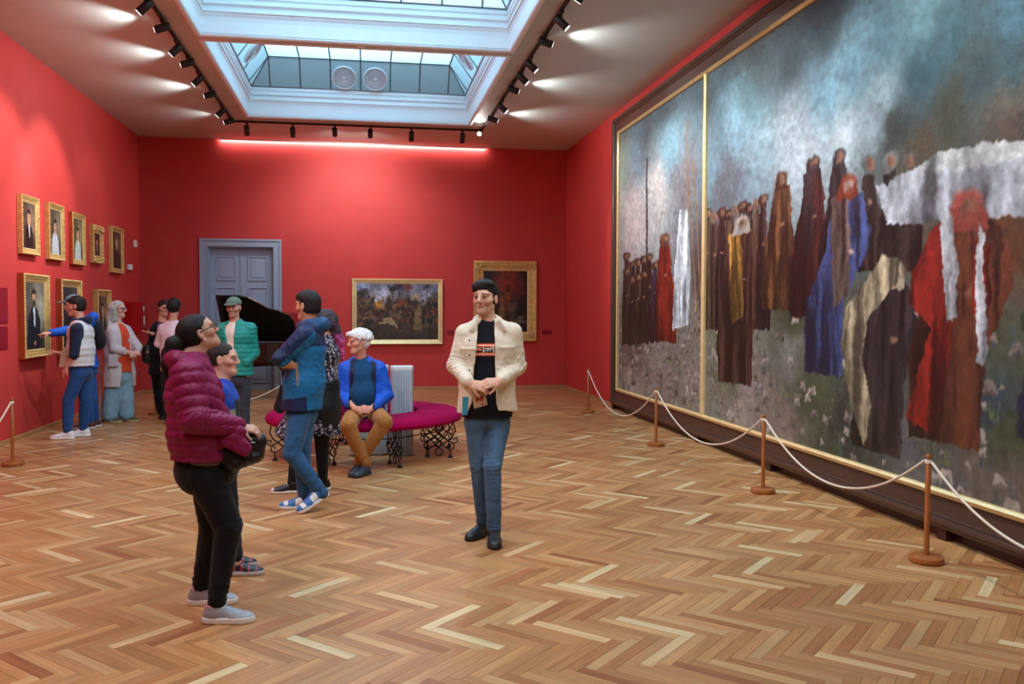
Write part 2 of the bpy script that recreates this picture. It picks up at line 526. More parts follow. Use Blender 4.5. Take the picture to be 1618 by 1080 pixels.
# the planks that show largest become parts of their own
dist = []
for x, y, d in P_:
    q = np.array([x, y, 0]) - CAM
    w = q @ CF
    u_, v_ = (q @ CR) / w * FPX, (q @ CU) / w * FPX
    dist.append(w if (abs(u_) < 800 and abs(v_) < 530 and XL + 0.25 < x < XR - 0.25) else 99)
order = np.argsort(dist)
near = set(order[:298].tolist())
pmesh = {}
bigV, bigF, bigC, bigG = [], [], [], []
offV, offF, offC, offG = [], [], [], []
nb = 0
for i, (x, y, d) in enumerate(P_):
    du, dv = dirs(d)
    t = int(tone[i])
    jit = 1 + 0.07 * rng.standard_normal()
    hx = 0.5 * (PL + PW) / math.sqrt(2)
    if x + hx > XR or x - hx < XL or y + hx > YB:
        c2 = V3(x, y, 0)
        pg = [c2 + du * (a * (PL / 2 - 0.0006)) + dv * (b * (PW / 2 - 0.0006)) for a, b in ((-1, -1), (1, -1), (1, 1), (-1, 1))]
        for ax_, lim, sg in ((0, XR, 1), (0, XL, -1), (1, YB, 1)):
            out = []
            for q in range(len(pg)):
                A, B = pg[q], pg[(q + 1) % len(pg)]
                ia, ib = sg * (A[ax_] - lim) <= 0, sg * (B[ax_] - lim) <= 0
                if ia: out.append(A)
                if ia != ib: out.append(A + (B - A) * ((lim - A[ax_]) / (B[ax_] - A[ax_])))
            pg = out
            if len(pg) < 3: break
        if len(pg) >= 3:
            go = rng.uniform(0, 40, 3)
            offF.append(tuple(range(len(offV), len(offV) + len(pg))))
            for A in pg:
                offV.append(tuple(A)); offC.append((*(TONES[t] * jit), 1.0)); offG.append(((A - c2) @ du + go[0], (A - c2) @ dv + go[1], go[2]))
        continue
    if i in near:
        key = (t, int(d), int(rng.integers(4)))
        if key not in pmesh:
            vs, fs, gr = plank_geom(du, dv, V3(0, 0, 0), 0, rng.uniform(0, 40, 3))
            me = bpy.data.meshes.new('plank')
            me.from_pydata([tuple(v) for v in vs], [], fs)
            ca = me.attributes.new('Col', 'FLOAT_COLOR', 'POINT')
            c = TONES[t] * (1 + 0.06 * rng.standard_normal())
            ca.data.foreach_set('color', np.tile([*c, 1.0], 12).astype(np.float32))
            ga = me.attributes.new('grain', 'FLOAT_VECTOR', 'POINT')
            ga.data.foreach_set('vector', np.array(gr, np.float32).ravel())
            me.materials.append(M_floor)
            pmesh[key] = me
        o = bpy.data.objects.new('plank', pmesh[key])
        o.location = (x, y, -0.0004 * rng.random())
        link(o, floor)
    else:
        vs, fs, gr = plank_geom(du, dv, V3(x, y, 0), -0.0004 * rng.random(), rng.uniform(0, 40, 3))
        bigV += vs; bigF += [[q + nb for q in f] for f in fs]; bigG += gr
        bigC += [TONES[t] * jit] * 12
        nb += 12
bigV = np.array(bigV)
bigV[:, 0] = np.clip(bigV[:, 0], XL, XR); bigV[:, 1] = np.clip(bigV[:, 1], YF, YB)
o = bpy.data.objects.new('plank_field', np_mesh('plank_field', bigV, np.array(bigF), M_floor, np.array(bigC), False, {'grain': np.array(bigG)}))
tag(link(o, floor), kind='stuff')
me = bpy.data.meshes.new('plank_offcuts'); me.from_pydata(offV, [], offF)
me.attributes.new('Col', 'FLOAT_COLOR', 'POINT').data.foreach_set('color', np.array(offC, np.float32).ravel())
me.attributes.new('grain', 'FLOAT_VECTOR', 'POINT').data.foreach_set('vector', np.array(offG, np.float32).ravel())
me.materials.append(M_floor)
tag(link(bpy.data.objects.new('plank_offcuts', me), floor), kind='stuff')
# the unseen floor behind the viewer
MB().box((XL, YF, -0.012), (XR, 1.0, -0.001)).build('floor_boards', material('plain_oak', lin(190, 130, 82), 0.35, noise=0.2, nscale=4), floor)

# ------------------------------------------------------------------ double door in the end wall
door = empty('door_1', (0.5 * (DX0 + DX1), YB, 0), 'blue grey panelled double door with moulded frame in the end wall')
door['kind'] = 'structure'
dc = np.array(door.location)
dl = lambda lo, hi: (tuple(np.array(lo) - dc), tuple(np.array(hi) - dc))
fw = 0.15
for nm, lo, hi in (('jamb', (DX0 - fw, YB - 0.04, 0), (DX0, YB + 0.0, DZ + fw)), ('jamb', (DX1, YB - 0.04, 0), (DX1 + fw, YB, DZ + fw)),
                   ('lintel', (DX0, YB - 0.04, DZ), (DX1, YB, DZ + fw))):
    MB().box(*dl(lo, hi)).build(nm, M_greydoor, door, bevel=0.008)
for nm, lo, hi in (('jamb_bead', (DX0 - fw, YB - 0.06, 0), (DX0 - fw + 0.04, YB - 0.04, DZ + fw)), ('jamb_bead', (DX1 + fw - 0.04, YB - 0.06, 0), (DX1 + fw, YB - 0.04, DZ + fw)),
                   ('lintel_bead', (DX0 - fw + 0.04, YB - 0.06, DZ + fw - 0.04), (DX1 + fw - 0.04, YB - 0.04, DZ + fw)),
                   ('inner_bead', (DX0 - 0.03, YB - 0.05, 0), (DX0, YB - 0.04, DZ)), ('inner_bead', (DX1, YB - 0.05, 0), (DX1 + 0.03, YB - 0.04, DZ)),
                   ('inner_bead', (DX0 - 0.03, YB - 0.05, DZ), (DX1 + 0.03, YB - 0.04, DZ + 0.03)),
                   ('reveal', (DX0, YB, 0), (DX0 + 0.02, YB + 0.16, DZ)), ('reveal', (DX1 - 0.02, YB, 0), (DX1, YB + 0.16, DZ)), ('reveal', (DX0, YB, DZ - 0.02), (DX1, YB + 0.16, DZ))):
    MB().box(*dl(lo, hi)).build(nm, M_greydoor, door, bevel=0.004)
MB().box(*dl((DX0, YB - 0.001, -0.02), (DX1, YB + 0.17, 0.003))).build('threshold', M_skirt, door)
xm = 0.5 * (DX0 + DX1)
for x0, x1 in ((DX0 + 0.02, xm - 0.004), (xm + 0.004, DX1 - 0.02)):
    leaf = MB().box(*dl((x0, YB + 0.11, 0.004), (x1, YB + 0.15, DZ - 0.02))).build('leaf', M_greydoor, door)
    for z0, z1 in ((0.16, 0.62), (0.80, 1.55), (1.66, 2.02), (2.14, 2.62)):
        if z0 == 0.80: z1 = 2.02
        if z0 == 1.66: continue
        # raised frame around a sunken panel
        a, b = x0 + 0.11, x1 - 0.11
        fr = MB()
        for lo, hi in (((a, YB + 0.09, z0), (a + 0.025, YB + 0.112, z1)), ((b - 0.025, YB + 0.09, z0), (b, YB + 0.112, z1)),
                       ((a + 0.025, YB + 0.09, z0), (b - 0.025, YB + 0.112, z0 + 0.025)), ((a + 0.025, YB + 0.09, z1 - 0.025), (b - 0.025, YB + 0.112, z1))):
            fr.box(*dl(lo, hi))
        fr.build('panel_moulding', M_greydoor, leaf, bevel=0.005)
        MB().box(*dl((a + 0.06, YB + 0.098, z0 + 0.06), (b - 0.06, YB + 0.112, z1 - 0.06))).build('panel', M_greydoor, leaf, bevel=0.006)
MB().box(*dl((xm - 0.03, YB + 0.09, 0.01), (xm + 0.03, YB + 0.112, DZ - 0.02))).build('meeting_strip', M_greydoor, door, bevel=0.006)
MB().lathe([(0.03, 0.0), (0.03, 0.01), (0.012, 0.015), (0.012, 0.045), (0.028, 0.055), (0.028, 0.075), (0.01, 0.085)], (0.09, 0, 0), 14, axis=1).build(
    'door_knob', M_gold, door, smooth=True, loc=(0, 0.02, 1.08))
# unseen backing board added so that no daylight leaks around the leaves
MB().box(*dl((DX0, YB + 0.16, -0.05), (DX1, YB + 0.2, DZ))).build('light_stop', M_greydoor, door)

# ------------------------------------------------------------------ light strip along the top of the end wall
M_led = material('led_strip_diffuser', (0.9, 0.9, 0.9), 0.4, emit=(1.0, 0.92, 0.86), estr=STRIP_STRENGTH)
st = empty('light_strip', (-0.12, YB - 0.03, ZC), 'thin glowing light strip along the top of the end wall', 'light strip')
MB().box((-2.58, -0.022, -0.004), (2.58, 0.028, 0.0)).box((-2.58, -0.022, -0.022), (2.58, -0.018, -0.004)).box((-2.58, 0.022, -0.014), (2.58, 0.028, -0.004)).build('channel', M_mould, st)
MB().box((-2.56, -0.016, -0.012), (2.56, 0.020, -0.006)).build('diffuser', M_led, st)
# ------------------------------------------------------------------ track lighting
TXL, TXR, TYB = -2.20, 2.12, 15.76
ZTR = ZC - 0.03
M_lens = material('lit_lamp_lens', (0.9, 0.9, 0.9), 0.3, emit=(1.0, 0.96, 0.90), estr=14.0)
for nm, lo, hi, lb in (('left', (TXL - 0.018, -2.0, ZTR), (TXL + 0.018, TYB + 0.018, ZC), 'black lighting track along the left side of the skylights'),
                       ('right', (TXR - 0.018, -2.0, ZTR), (TXR + 0.018, TYB + 0.018, ZC), 'black lighting track along the right side of the skylights'),
                       ('end', (TXL + 0.02, TYB - 0.018, ZTR), (TXR - 0.02, TYB + 0.018, ZC), 'black lighting track across the far end of the skylights')):
    t = empty('lighting_track', (0.5 * (lo[0] + hi[0]), 0.5 * (lo[1] + hi[1]), ZC), lb, 'lighting track', 'ceiling lighting tracks')
    c = np.array(t.location)
    MB().box(tuple(np.array(lo) - c), tuple(np.array(hi) - c)).build('rail', M_black, t)
    g = np.array(lo) - c; h = np.array(hi) - c
    n_ = 2
    for s in (0, 1):   # end caps
        if nm == 'end':
            MB().box((g[0] if s == 0 else h[0] - 0.03, g[1] - 0.004, g[2] - 0.004), (g[0] + 0.03 if s == 0 else h[0], h[1] + 0.004, h[2])).build('end_cap', M_black, t)
        else:
            MB().box((g[0] - 0.004, g[1] if s == 0 else h[1] - 0.03, g[2] - 0.004), (h[0] + 0.004, g[1] + 0.03 if s == 0 else h[1], h[2])).build('end_cap', M_black, t)


def spot_lamp(x, y, aim, label, group, lit=True, power=1.0, size=62, blend=0.35):
    """aim: unit direction of the beam"""
    aim = unit(aim)
    root = empty('spotlight', (x, y, ZTR), label, 'spotlight', group)
    MB().box((-0.016, -0.045, -0.03), (0.016, 0.045, 0.0)).build('adapter', M_black, root)
    piv = V3(0, 0, -0.055 - 0.10 * abs(aim[2]))
    MB().tube([V3(0, 0, -0.028), piv], 0.009, 8).build('stem', M_black, root)
    a, b = piv - aim * 0.085, piv + aim * 0.085
    mb = MB().tube([a, a + aim * 0.006, b - aim * 0.004, b], [0.040, 0.045, 0.045, 0.043], 18)
    body = mb.build('lamp_body', M_black, root, smooth=True)
    MB().tube([b - aim * 0.002, b + aim * 0.002], 0.037, 18).build('lens', M_lens if lit else M_black, root)
    if lit:
        L = bpy.data.lights.new('spot', 'SPOT')
        L.energy = SPOT_POWER * power; L.color = (1.0, 0.99, 0.95) if size < 105 else (0.90, 1.0, 0.97)
        L.spot_size = math.radians(size); L.spot_blend = blend; L.shadow_soft_size = 0.035
        lo = bpy.data.objects.new('lamp_light', L)
        p = b + aim * 0.012
        lo.location = p
        lo.rotation_euler = Vector(aim).to_track_quat('-Z', 'Y').to_euler()
        link(lo, root)
    return root


LY = [9.578, 10.377, 11.086, 11.797, 12.504, 13.46, 14.448, 15.292]
RY = [9.298, 10.134, 11.01, 11.624, 12.373, 13.349, 14.348]
nth = ['nearest in view', 'second', 'third', 'fourth', 'fifth', 'sixth', 'seventh', 'eighth and farthest']
HOR = {1, 3, 5, 7}
for i, y in enumerate(LY):
    hz = i in HOR
    d = (-1, 0.05, -0.30) if hz else (-1, 0.05, -0.95)
    spot_lamp(TXL, y, d, 'black spotlight on the left track, %s from the viewer' % nth[i], 'spotlights on the left track', True,
              (0.62 if i != 7 else 0.22) if hz else (2.5 if i < 6 else 0.4), 112 if hz else 64, 0.6)
for i, y in enumerate(RY):
    hz = i in (1, 4, 6)
    d = (1, 0.05, -0.30) if hz else (1, -0.12, -0.95)
    spot_lamp(TXR, y, d, 'black spotlight on the right track, %s from the viewer' % (nth[i] if i < 6 else 'seventh'), 'spotlights on the right track', True,
              0.6 if hz else 1.7, 112 if hz else 70, 0.6)
g_ = spot_lamp(TXR - 0.06, 15.60, (-0.13, -1, -0.21), 'glaring spotlight at the right track corner aimed at the viewer', 'spotlights on the right track', True, 0.25, 70)
for i, x in enumerate([-1.973, -1.199, -0.481, 0.136, 0.86, 1.773]):
    hz = i in (2, 3)
    spot_lamp(x, TYB, (0.0, 1, -0.62) if hz else (0.0, 1, -1.3),
              'small black spotlight on the end track, %s from the left' % (['first', 'second', 'third', 'fourth', 'fifth', 'sixth'][i]),
              'spotlights on the end track', True, 1.15 if hz else (0.35 if i in (1, 4) else 0.12), 118 if hz else 90, 1.0)
# lamps over the near half of the room, outside the picture: wall spots, plus fill lamps added to brighten floor and people
def fill_lamp(x, y, aim, label, group):
    r = spot_lamp(x, y, aim, label, group, True, FILL_POWER / SPOT_POWER, 125, 0.6)
    for c_ in r.children:
        if c_.type == 'LIGHT': c_.data.shadow_soft_size = 0.12; c_.data.color = (1.0, 0.95, 0.90)


OR = ['first', 'second', 'third', 'fourth', 'fifth', 'sixth']
for i, y in enumerate([8.55, 7.1, 5.6, 4.1, 2.6, 1.1]):
    fill_lamp(TXL, y, (0.55, 0.45, -0.9), 'added wide fill lamp out of view on the left track, %s beyond the frame' % OR[i], 'added fill lamps out of view')
    fill_lamp(TXR, y - 0.15, (-0.55, 0.45, -0.9), 'added wide fill lamp out of view on the right track, %s beyond the frame' % OR[i], 'added fill lamps out of view')
for i, y in enumerate([7.8, 6.3, 4.8, 3.3, 1.8]):
    spot_lamp(TXL, y, (-1, 0.1, -0.45), 'black spotlight out of view on the left track, %s beyond the frame' % OR[i], 'spotlights on the left track', True, 1.4, 80)
    spot_lamp(TXR, y, (1, 0.05, -1.0), 'black spotlight out of view on the right track, %s beyond the frame' % OR[i], 'spotlights on the right track', True, 1.5, 88, 0.7)

# ------------------------------------------------------------------ round air vents hung in the far skylight
M_vent = material('grey_white_vent_metal', (0.72, 0.70, 0.72), 0.5)


def round_vent(c, nrm, label):
    root = empty('round_vent', c, label, 'air vent', 'round vents in the far skylight')
    q = Vector(unit(nrm)).to_track_quat('Z', 'Y')
    root.rotation_euler = q.to_euler()
    MB().lathe([(0.205, -0.03), (0.205, 0.0), (0.19, 0.012), (0.175, 0.0), (0.175, -0.028)], seg=32).build('outer_ring', M_vent, root, smooth=True)
    for k, r in enumerate((0.15, 0.12, 0.09, 0.06)):
        MB().lathe([(r - 0.012, -0.026 + 0.004 * k), (r + 0.014, 0.004 + 0.004 * k), (r + 0.006, 0.006 + 0.004 * k), (r - 0.016, -0.02 + 0.004 * k)], seg=28).build('cone_ring', M_vent, root, smooth=True)
    MB().lathe([(0.034, -0.02), (0.034, 0.02), (0.02, 0.026)], seg=18).build('hub', M_vent, root, smooth=True)
    for a in (0, 1):
        MB().box((-0.18, -0.004, -0.03), (0.18, 0.004, -0.022)).build('cross_bar', M_vent, root).rotation_euler = (0, 0, a * math.pi / 2)
    return root


sl = unit((0, -(GZ1 - GZ0), -0.31))
y_m = BAYS[0][1] - 0.05
round_vent((-0.30, y_m - 0.22, 5.46), (0, -0.8, -0.6), 'round slatted vent at the far skylight end, left of the pair')
round_vent((0.215, y_m - 0.22, 5.46), (0, -0.8, -0.6), 'round slatted vent at the far skylight end, right of the pair')
round_vent((SX0 + 0.27, 13.75, 5.46), (0.8, 0, -0.6), 'round vent on the left slope of the far skylight')
round_vent((SX1 - 0.27, 13.55, 5.46), (-0.8, 0, -0.6), 'round vent on the right slope of the far skylight')

sd = empty('smoke_detector', (*at_z(571, 74, ZC)[:2], ZC), 'small white smoke detector on the beam between skylights', 'smoke detector')
sd.location.y = 10.98
MB().lathe([(0.06, 0.0), (0.062, -0.02), (0.055, -0.03)], seg=24).build('base', M_white, sd, smooth=True)
MB().lathe([(0.05, -0.03), (0.05, -0.045), (0.03, -0.055)], seg=24).build('cap', M_white, sd, smooth=True)
# ------------------------------------------------------------------ painted canvases (vertex-coloured brushwork)
class Paint:
    def __init__(s, nu, nv, base=(60, 50, 40)):
        s.nu, s.nv = nu, nv
        s.u, s.v = np.meshgrid(np.linspace(0, 1, nu), np.linspace(0, 1, nv))      # v upward
        s.img = np.ones((nv, nu, 3)) * np.array(base, float)

    def _win(s, u0, u1, v0, v1):
        i0, i1 = max(0, int(u0 * (s.nu - 1)) - 1), min(s.nu, int(u1 * (s.nu - 1)) + 3)
        j0, j1 = max(0, int(v0 * (s.nv - 1)) - 1), min(s.nv, int(v1 * (s.nv - 1)) + 3)
        return (slice(j0, max(j0, j1)), slice(i0, max(i0, i1)))

    def blend(s, w, m, color, fold=None):
        c = np.array(color, float)[None, None, :]
        if fold is not None: c = c * np.clip(fold[w], 0.5, 1.4)[..., None]
        s.img[w] = s.img[w] * (1 - m[..., None]) + c * m[..., None]

    def poly(s, pts, color, fold=None, alpha=1.0):
        pts = np.asarray(pts, float)
        w = s._win(pts[:, 0].min(), pts[:, 0].max(), pts[:, 1].min(), pts[:, 1].max())
        U, Vv = s.u[w], s.v[w]
        if not U.size: return
        ins = np.zeros(U.shape, bool)
        for i in range(len(pts)):
            x1, y1 = pts[i]; x2, y2 = pts[(i + 1) % len(pts)]
            if y1 == y2: continue
            ins ^= ((y1 > Vv) != (y2 > Vv)) & (U < (x2 - x1) * (Vv - y1) / (y2 - y1) + x1)
        s.blend(w, ins * alpha, color, fold)

    def ell(s, cx, cy, rx, ry, color, soft=0.25, alpha=1.0):
        w = s._win(cx - rx * (1 + soft), cx + rx * (1 + soft), cy - ry * (1 + soft), cy + ry * (1 + soft))
        U, Vv = s.u[w], s.v[w]
        if not U.size: return
        d = np.sqrt(((U - cx) / rx) ** 2 + ((Vv - cy) / ry) ** 2)
        s.blend(w, np.clip((1 + soft - d) / (2 * soft + 1e-6), 0, 1) * alpha, color)

    def field(s, ctrl, p=3.0, au=1.0):
        """smooth background through control colours (u, v, rgb)"""
        num = np.zeros_like(s.img); den = np.zeros(s.u.shape)
        for (cu, cv, c) in ctrl:
            w = 1.0 / (((s.u - cu) * au) ** 2 + (s.v - cv) ** 2 + 2e-4) ** (p / 2)
            num += w[..., None] * np.array(c, float); den += w
        s.img = num / den[..., None]

    def strokes(s, amp, fu, fv, seed=0, octaves=3, skew=0.0):
        r = np.random.default_rng(seed)
        f = np.zeros(s.u.shape)
        for o_ in range(octaves):
            k = 2 ** o_
            gu, gv = max(2, int(fu * k)), max(2, int(fv * k))
            g = r.standard_normal((gv + 2, gu + 2))
            uu = np.clip((s.u + skew * s.v) % 1.0, 0, 0.9999) * gu; vv = np.clip(s.v, 0, 0.9999) * gv
            i, j = uu.astype(int), vv.astype(int)
            a, b = uu - i, vv - j
            a = a * a * (3 - 2 * a); b = b * b * (3 - 2 * b)
            f += (g[j, i] * (1 - a) * (1 - b) + g[j, i + 1] * a * (1 - b) + g[j + 1, i] * (1 - a) * b + g[j + 1, i + 1] * a * b) / k
        s.img = s.img * (1 + amp * f[..., None])
        return f

    def noise(s, fu, fv, seed, octaves=3):
        keep = s.img; s.img = np.ones((s.nv, s.nu, 3)); f = s.strokes(0.0, fu, fv, seed, octaves); s.img = keep
        return f

    def warp(s, amp_u, amp_v, fu, fv, seed):
        du, dv = s.noise(fu, fv, seed) * amp_u, s.noise(fu, fv, seed + 1) * amp_v
        i = np.clip(np.rint((s.u + du) * (s.nu - 1)), 0, s.nu - 1).astype(int); j = np.clip(np.rint((s.v + dv) * (s.nv - 1)), 0, s.nv - 1).astype(int)
        s.img = s.img[j, i]

    def blur(s, n=1):
        for _ in range(n):
            q = np.pad(s.img, ((1, 1), (1, 1), (0, 0)), 'edge')
            s.img = 0.4 * s.img + 0.15 * (q[1:-1, :-2] + q[1:-1, 2:] + q[:-2, 1:-1] + q[2:, 1:-1])

    def colors(s):
        c = np.clip(s.img, 0, 255) / 255.0
        return np.where(c <= 0.04045, c / 12.92, ((c + 0.055) / 1.055) ** 2.4).reshape(-1, 3)

    def build(s, name, w, h, mat, parent, loc=(0, 0, 0), us=None):
        X = (s.u - 0.5) * w; Z = (s.v - 0.5) * h
        V = np.stack([X, np.zeros_like(X), Z], -1).reshape(-1, 3)
        i = np.arange((s.nv - 1) * s.nu).reshape(s.nv - 1, s.nu)[:, :-1].ravel()
        F = np.stack([i, i + 1, i + 1 + s.nu, i + s.nu], 1)
        # give the canvas a back and edges
        n = len(V)
        B = np.array([[-w / 2, 0.02, -h / 2], [w / 2, 0.02, -h / 2], [w / 2, 0.02, h / 2], [-w / 2, 0.02, h / 2]])
        col = np.vstack([s.colors(), np.ones((4, 3)) * 0.2])
        c0, c1, c2, c3 = 0, s.nu - 1, s.nu * s.nv - 1, s.nu * (s.nv - 1)
        F2 = np.array([[n + 1, n, n + 3, n + 2], [n, n + 1, c1, c0], [n + 1, n + 2, c2, c1], [n + 2, n + 3, c3, c2], [n + 3, n, c0, c3]])
        o = bpy.data.objects.new(name, np_mesh(name, np.vstack([V, B]), np.vstack([F, F2]), mat, col, False))
        o.location = loc
        return link(o, parent)


M_oil = material('varnished_oil_paint', rough=0.36, attr=True, noise=0.10, nscale=40, bump=0.35, bscale=45, spec=0.5, bdist=0.006)
M_oilbig = material('varnished_oil_paint_large', rough=0.40, attr=True, noise=0.10, nscale=28, bump=0.5, bscale=26, spec=0.5, bdist=0.008)


def rail_profile_frame(root, w, h, prof, mat, name='frame_rail'):
    """four mitred rails round an opening w x h; prof: (outward, y) pairs, y negative = towards the room"""
    c = [(-w / 2, -h / 2), (w / 2, -h / 2), (w / 2, h / 2), (-w / 2, h / 2)]
    sg = [(-1, -1), (1, -1), (1, 1), (-1, 1)]
    n = len(prof)
    for k in range(4):
        k2 = (k + 1) % 4
        vs = []
        for q in (k, k2):
            for o_, y in prof:
                vs.append((c[q][0] + sg[q][0] * o_, y, c[q][1] + sg[q][1] * o_))
        fs = [(i, (i + 1) % n, n + (i + 1) % n, n + i) for i in range(n)] + [tuple(range(n))[::-1], tuple(range(n, 2 * n))]
        mb = MB().add(vs, fs)
        mb.build(name, mat, root)


def studs(root, w, h, off, y, r, step, mat, name='beading'):
    mb = MB()
    def oct_(cx, cz):
        vs = [(cx + r * math.cos(a), y, cz + r * math.sin(a)) for a in np.arange(6) * 1.0472] + [(cx + 0.6 * r * math.cos(a), y - 0.7 * r, cz + 0.6 * r * math.sin(a)) for a in np.arange(6) * 1.0472]
        mb.add(vs, [(i, (i + 1) % 6, 6 + (i + 1) % 6, 6 + i) for i in range(6)] + [(6, 7, 8, 9, 10, 11)])
    W, H = w / 2 + off, h / 2 + off
    for sgn in (-1, 1):
        n = int(2 * W / step)
        for i in range(n + 1): oct_(-W + 2 * W * i / n, sgn * H)
        n = int(2 * H / step)
        for i in range(1, n): oct_(sgn * W, -H + 2 * H * i / n)
    tag(mb.build(name, mat, root), kind='stuff')


WALL_RZ = {'back': 0.0, 'left': math.pi / 2, 'right': -math.pi / 2}


def picture(wall, c, w, h, fw, depth, label, paint_fn, mat=None, bead=0.0, side=None, nres=(70, 90), group=None, ornate=False):
    """w,h: outer size; c: centre on the wall"""
    root = empty('framed_painting', c, label, 'painting', group, WALL_RZ[wall])
    iw, ih = w - 2 * fw, h - 2 * fw
    mat = mat or M_gold
    prof = [(0.0, -0.55 * depth), (0.10 * fw, -0.66 * depth), (0.32 * fw, -0.70 * depth), (0.40 * fw, -0.80 * depth), (0.72 * fw, -0.95 * depth),
            (0.92 * fw, -1.0 * depth), (fw, -0.88 * depth), (fw, -0.0), (0.0, -0.0)]
    rail_profile_frame(root, iw, ih, prof, mat)
    # painted outer edge of the frame
    if side:
        e = 0.004
        rail_profile_frame(root, w, h, [(0.0, -0.86 * depth), (e, -0.84 * depth), (e, -0.005), (0, -0.005)], side, 'frame_edge')
    rail_profile_frame(root, iw, ih, [(-0.006, -0.56 * depth), (0.012, -0.60 * depth), (0.012, -0.50 * depth), (-0.006, -0.50 * depth)], M_goldp, 'slip')
    if bead: studs(root, iw, ih, 0.86 * fw, -0.97 * depth, bead * 0.7, bead * 1.9, M_gold)
    if ornate:
        studs(root, iw, ih, 0.50 * fw, -0.78 * depth, fw * 0.13, fw * 0.3, mat, 'carving')
        mb = MB()
        for sx in (-1, 1):
            for sz in (-1, 1):
                for k in range(5):
                    a = k / 5 * 2 * math.pi
                    mb.lathe([(0.012, 0.0), (fw * 0.20, -0.012), (fw * 0.12, -0.03)], (sx * (iw / 2 + 0.5 * fw) + fw * 0.3 * math.cos(a), -0.8 * depth, sz * (ih / 2 + 0.5 * fw) + fw * 0.3 * math.sin(a)), 8, axis=1)
        tag(mb.build('corner_ornament', mat, root), kind='stuff')
    p = Paint(*nres)
    paint_fn(p)
    p.build('canvas', iw + 0.004, ih + 0.004, M_oil, root, (0, -0.53 * depth, 0))
    return root


def portrait(bg, coat, skin=(196, 150, 118), hair=(30, 22, 18), shirt=None, cx=0.5, cy=0.68, hs=0.10, seed=0, hands=None, beard=None, glow=None):
    def fn(p):
        b = np.array(bg, float)
        p.field([(0, 0, b * 0.55), (0, 1, b * 0.7), (1, 1, b * 1.0), (1, 0, b * 0.5), (0.75, 0.6, (np.array(glow, float) if glow else b * 1.5)), (0.2, 0.6, b * 0.8)])
        p.strokes(0.06, 6, 7, seed)
        p.poly([(cx - 0.33, 0), (cx - 0.30, cy - 0.30), (cx - 0.17, cy - 0.17), (cx - 0.05, cy - 0.10), (cx + 0.05, cy - 0.10), (cx + 0.17, cy - 0.18), (cx + 0.29, cy - 0.32), (cx + 0.34, 0)], coat)
        p.ell(cx, cy - 0.10, hs * 0.55, hs * 0.8, np.array(skin) * 0.85)
        p.ell(cx, cy + 0.035, hs * 1.22, hs * 1.05, hair)
        p.ell(cx, cy, hs, hs * 1.15, skin)
        p.ell(cx, cy + hs * 1.05, hs * 0.95, hs * 0.35, hair)
        if beard: p.ell(cx, cy - hs * 0.75, hs * 0.75, hs * 0.55, beard)
        for s in (-1, 1): p.ell(cx + s * hs * 0.38, cy + 0.15 * hs, hs * 0.2, hs * 0.09, (50, 34, 28), 0.4, 0.8)
        p.ell(cx, cy - hs * 0.55, hs * 0.28, hs * 0.08, (140, 70, 60), 0.5, 0.8)
        if shirt is not None: p.poly([(cx - 0.05, cy - 0.13), (cx + 0.06, cy - 0.13), (cx + 0.05, cy - 0.42), (cx + 0.0, cy - 0.42)], shirt)
        if hands: p.ell(hands[0], hands[1], 0.06, 0.035, np.array(skin) * 0.9)
        p.warp(0.008, 0.008, 14, 16, seed + 9)
        p.blur(1)
        p.strokes(0.05, 18, 22, seed + 5)
    return fn


def crowd(p):
    """battle-like crowd under a cloudy sky"""
    p.field([(0, 1, (120, 130, 165)), (0.5, 1, (105, 115, 150)), (1, 1, (130, 140, 175)), (0.3, 0.8, (165, 165, 185)), (0.8, 0.8, (150, 155, 180)),
             (0, 0.7, (60, 50, 45)), (1, 0.7, (70, 60, 55)), (0.5, 0.6, (70, 52, 40)), (0, 0, (45, 36, 28)), (1, 0, (48, 38, 30)), (0.5, 0.2, (66, 52, 40)), (0.5, 0, (48, 40, 30))])
    p.strokes(0.10, 9, 6, 3)
    r = np.random.default_rng(5)
    for i in range(170):
        x, y = r.uniform(0, 1), r.uniform(0.34, 0.76)
        c = np.array([(40, 28, 24), (62, 40, 32), (100, 45, 30), (120, 90, 60), (30, 26, 30), (70, 62, 52), (90, 60, 36)][r.integers(7)]) * r.uniform(0.7, 1.2)
        hh = r.uniform(0.05, 0.14)
        p.poly([(x - 0.022, y - hh), (x - 0.018, y), (x + 0.018, y), (x + 0.026, y - hh)], c)
        p.ell(x, y + 0.022, 0.011, 0.02, (120, 88, 66) if i % 3 else c * 0.8)
    for x, y, c in ((0.26, 0.62, (190, 130, 60)), (0.52, 0.95, (40, 30, 34)), (0.62, 0.93, (120, 44, 48)), (0.44, 0.90, (36, 30, 34)), (0.72, 0.75, (170, 150, 110)), (0.86, 0.93, (60, 56, 66)), (0.55, 0.65, (130, 56, 34)), (0.08, 0.82, (36, 30, 32))):
        p.ell(x, y, 0.05, 0.06, c, 0.5)
        p.poly([(x - 0.003, y - 0.3), (x + 0.004, y - 0.3), (x + 0.004, y), (x - 0.003, y)], (50, 36, 28))
    p.poly([(0.27, 0.29), (0.33, 0.38), (0.42, 0.39), (0.47, 0.33), (0.44, 0.26), (0.38, 0.3), (0.30, 0.25)], (150, 130, 96))
    p.poly([(0.40, 0.30), (0.52, 0.21), (0.53, 0.225), (0.43, 0.32)], (160, 140, 106))
    p.poly([(0.69, 0.3), (0.72, 0.62), (0.78, 0.62), (0.80, 0.22), (0.70, 0.16)], (112, 96, 66))
    p.warp(0.010, 0.012, 26, 18, 40)
    p.warp(0.005, 0.006, 70, 50, 44)
    p.blur(1)
    p.strokes(0.10, 40, 26, 8)


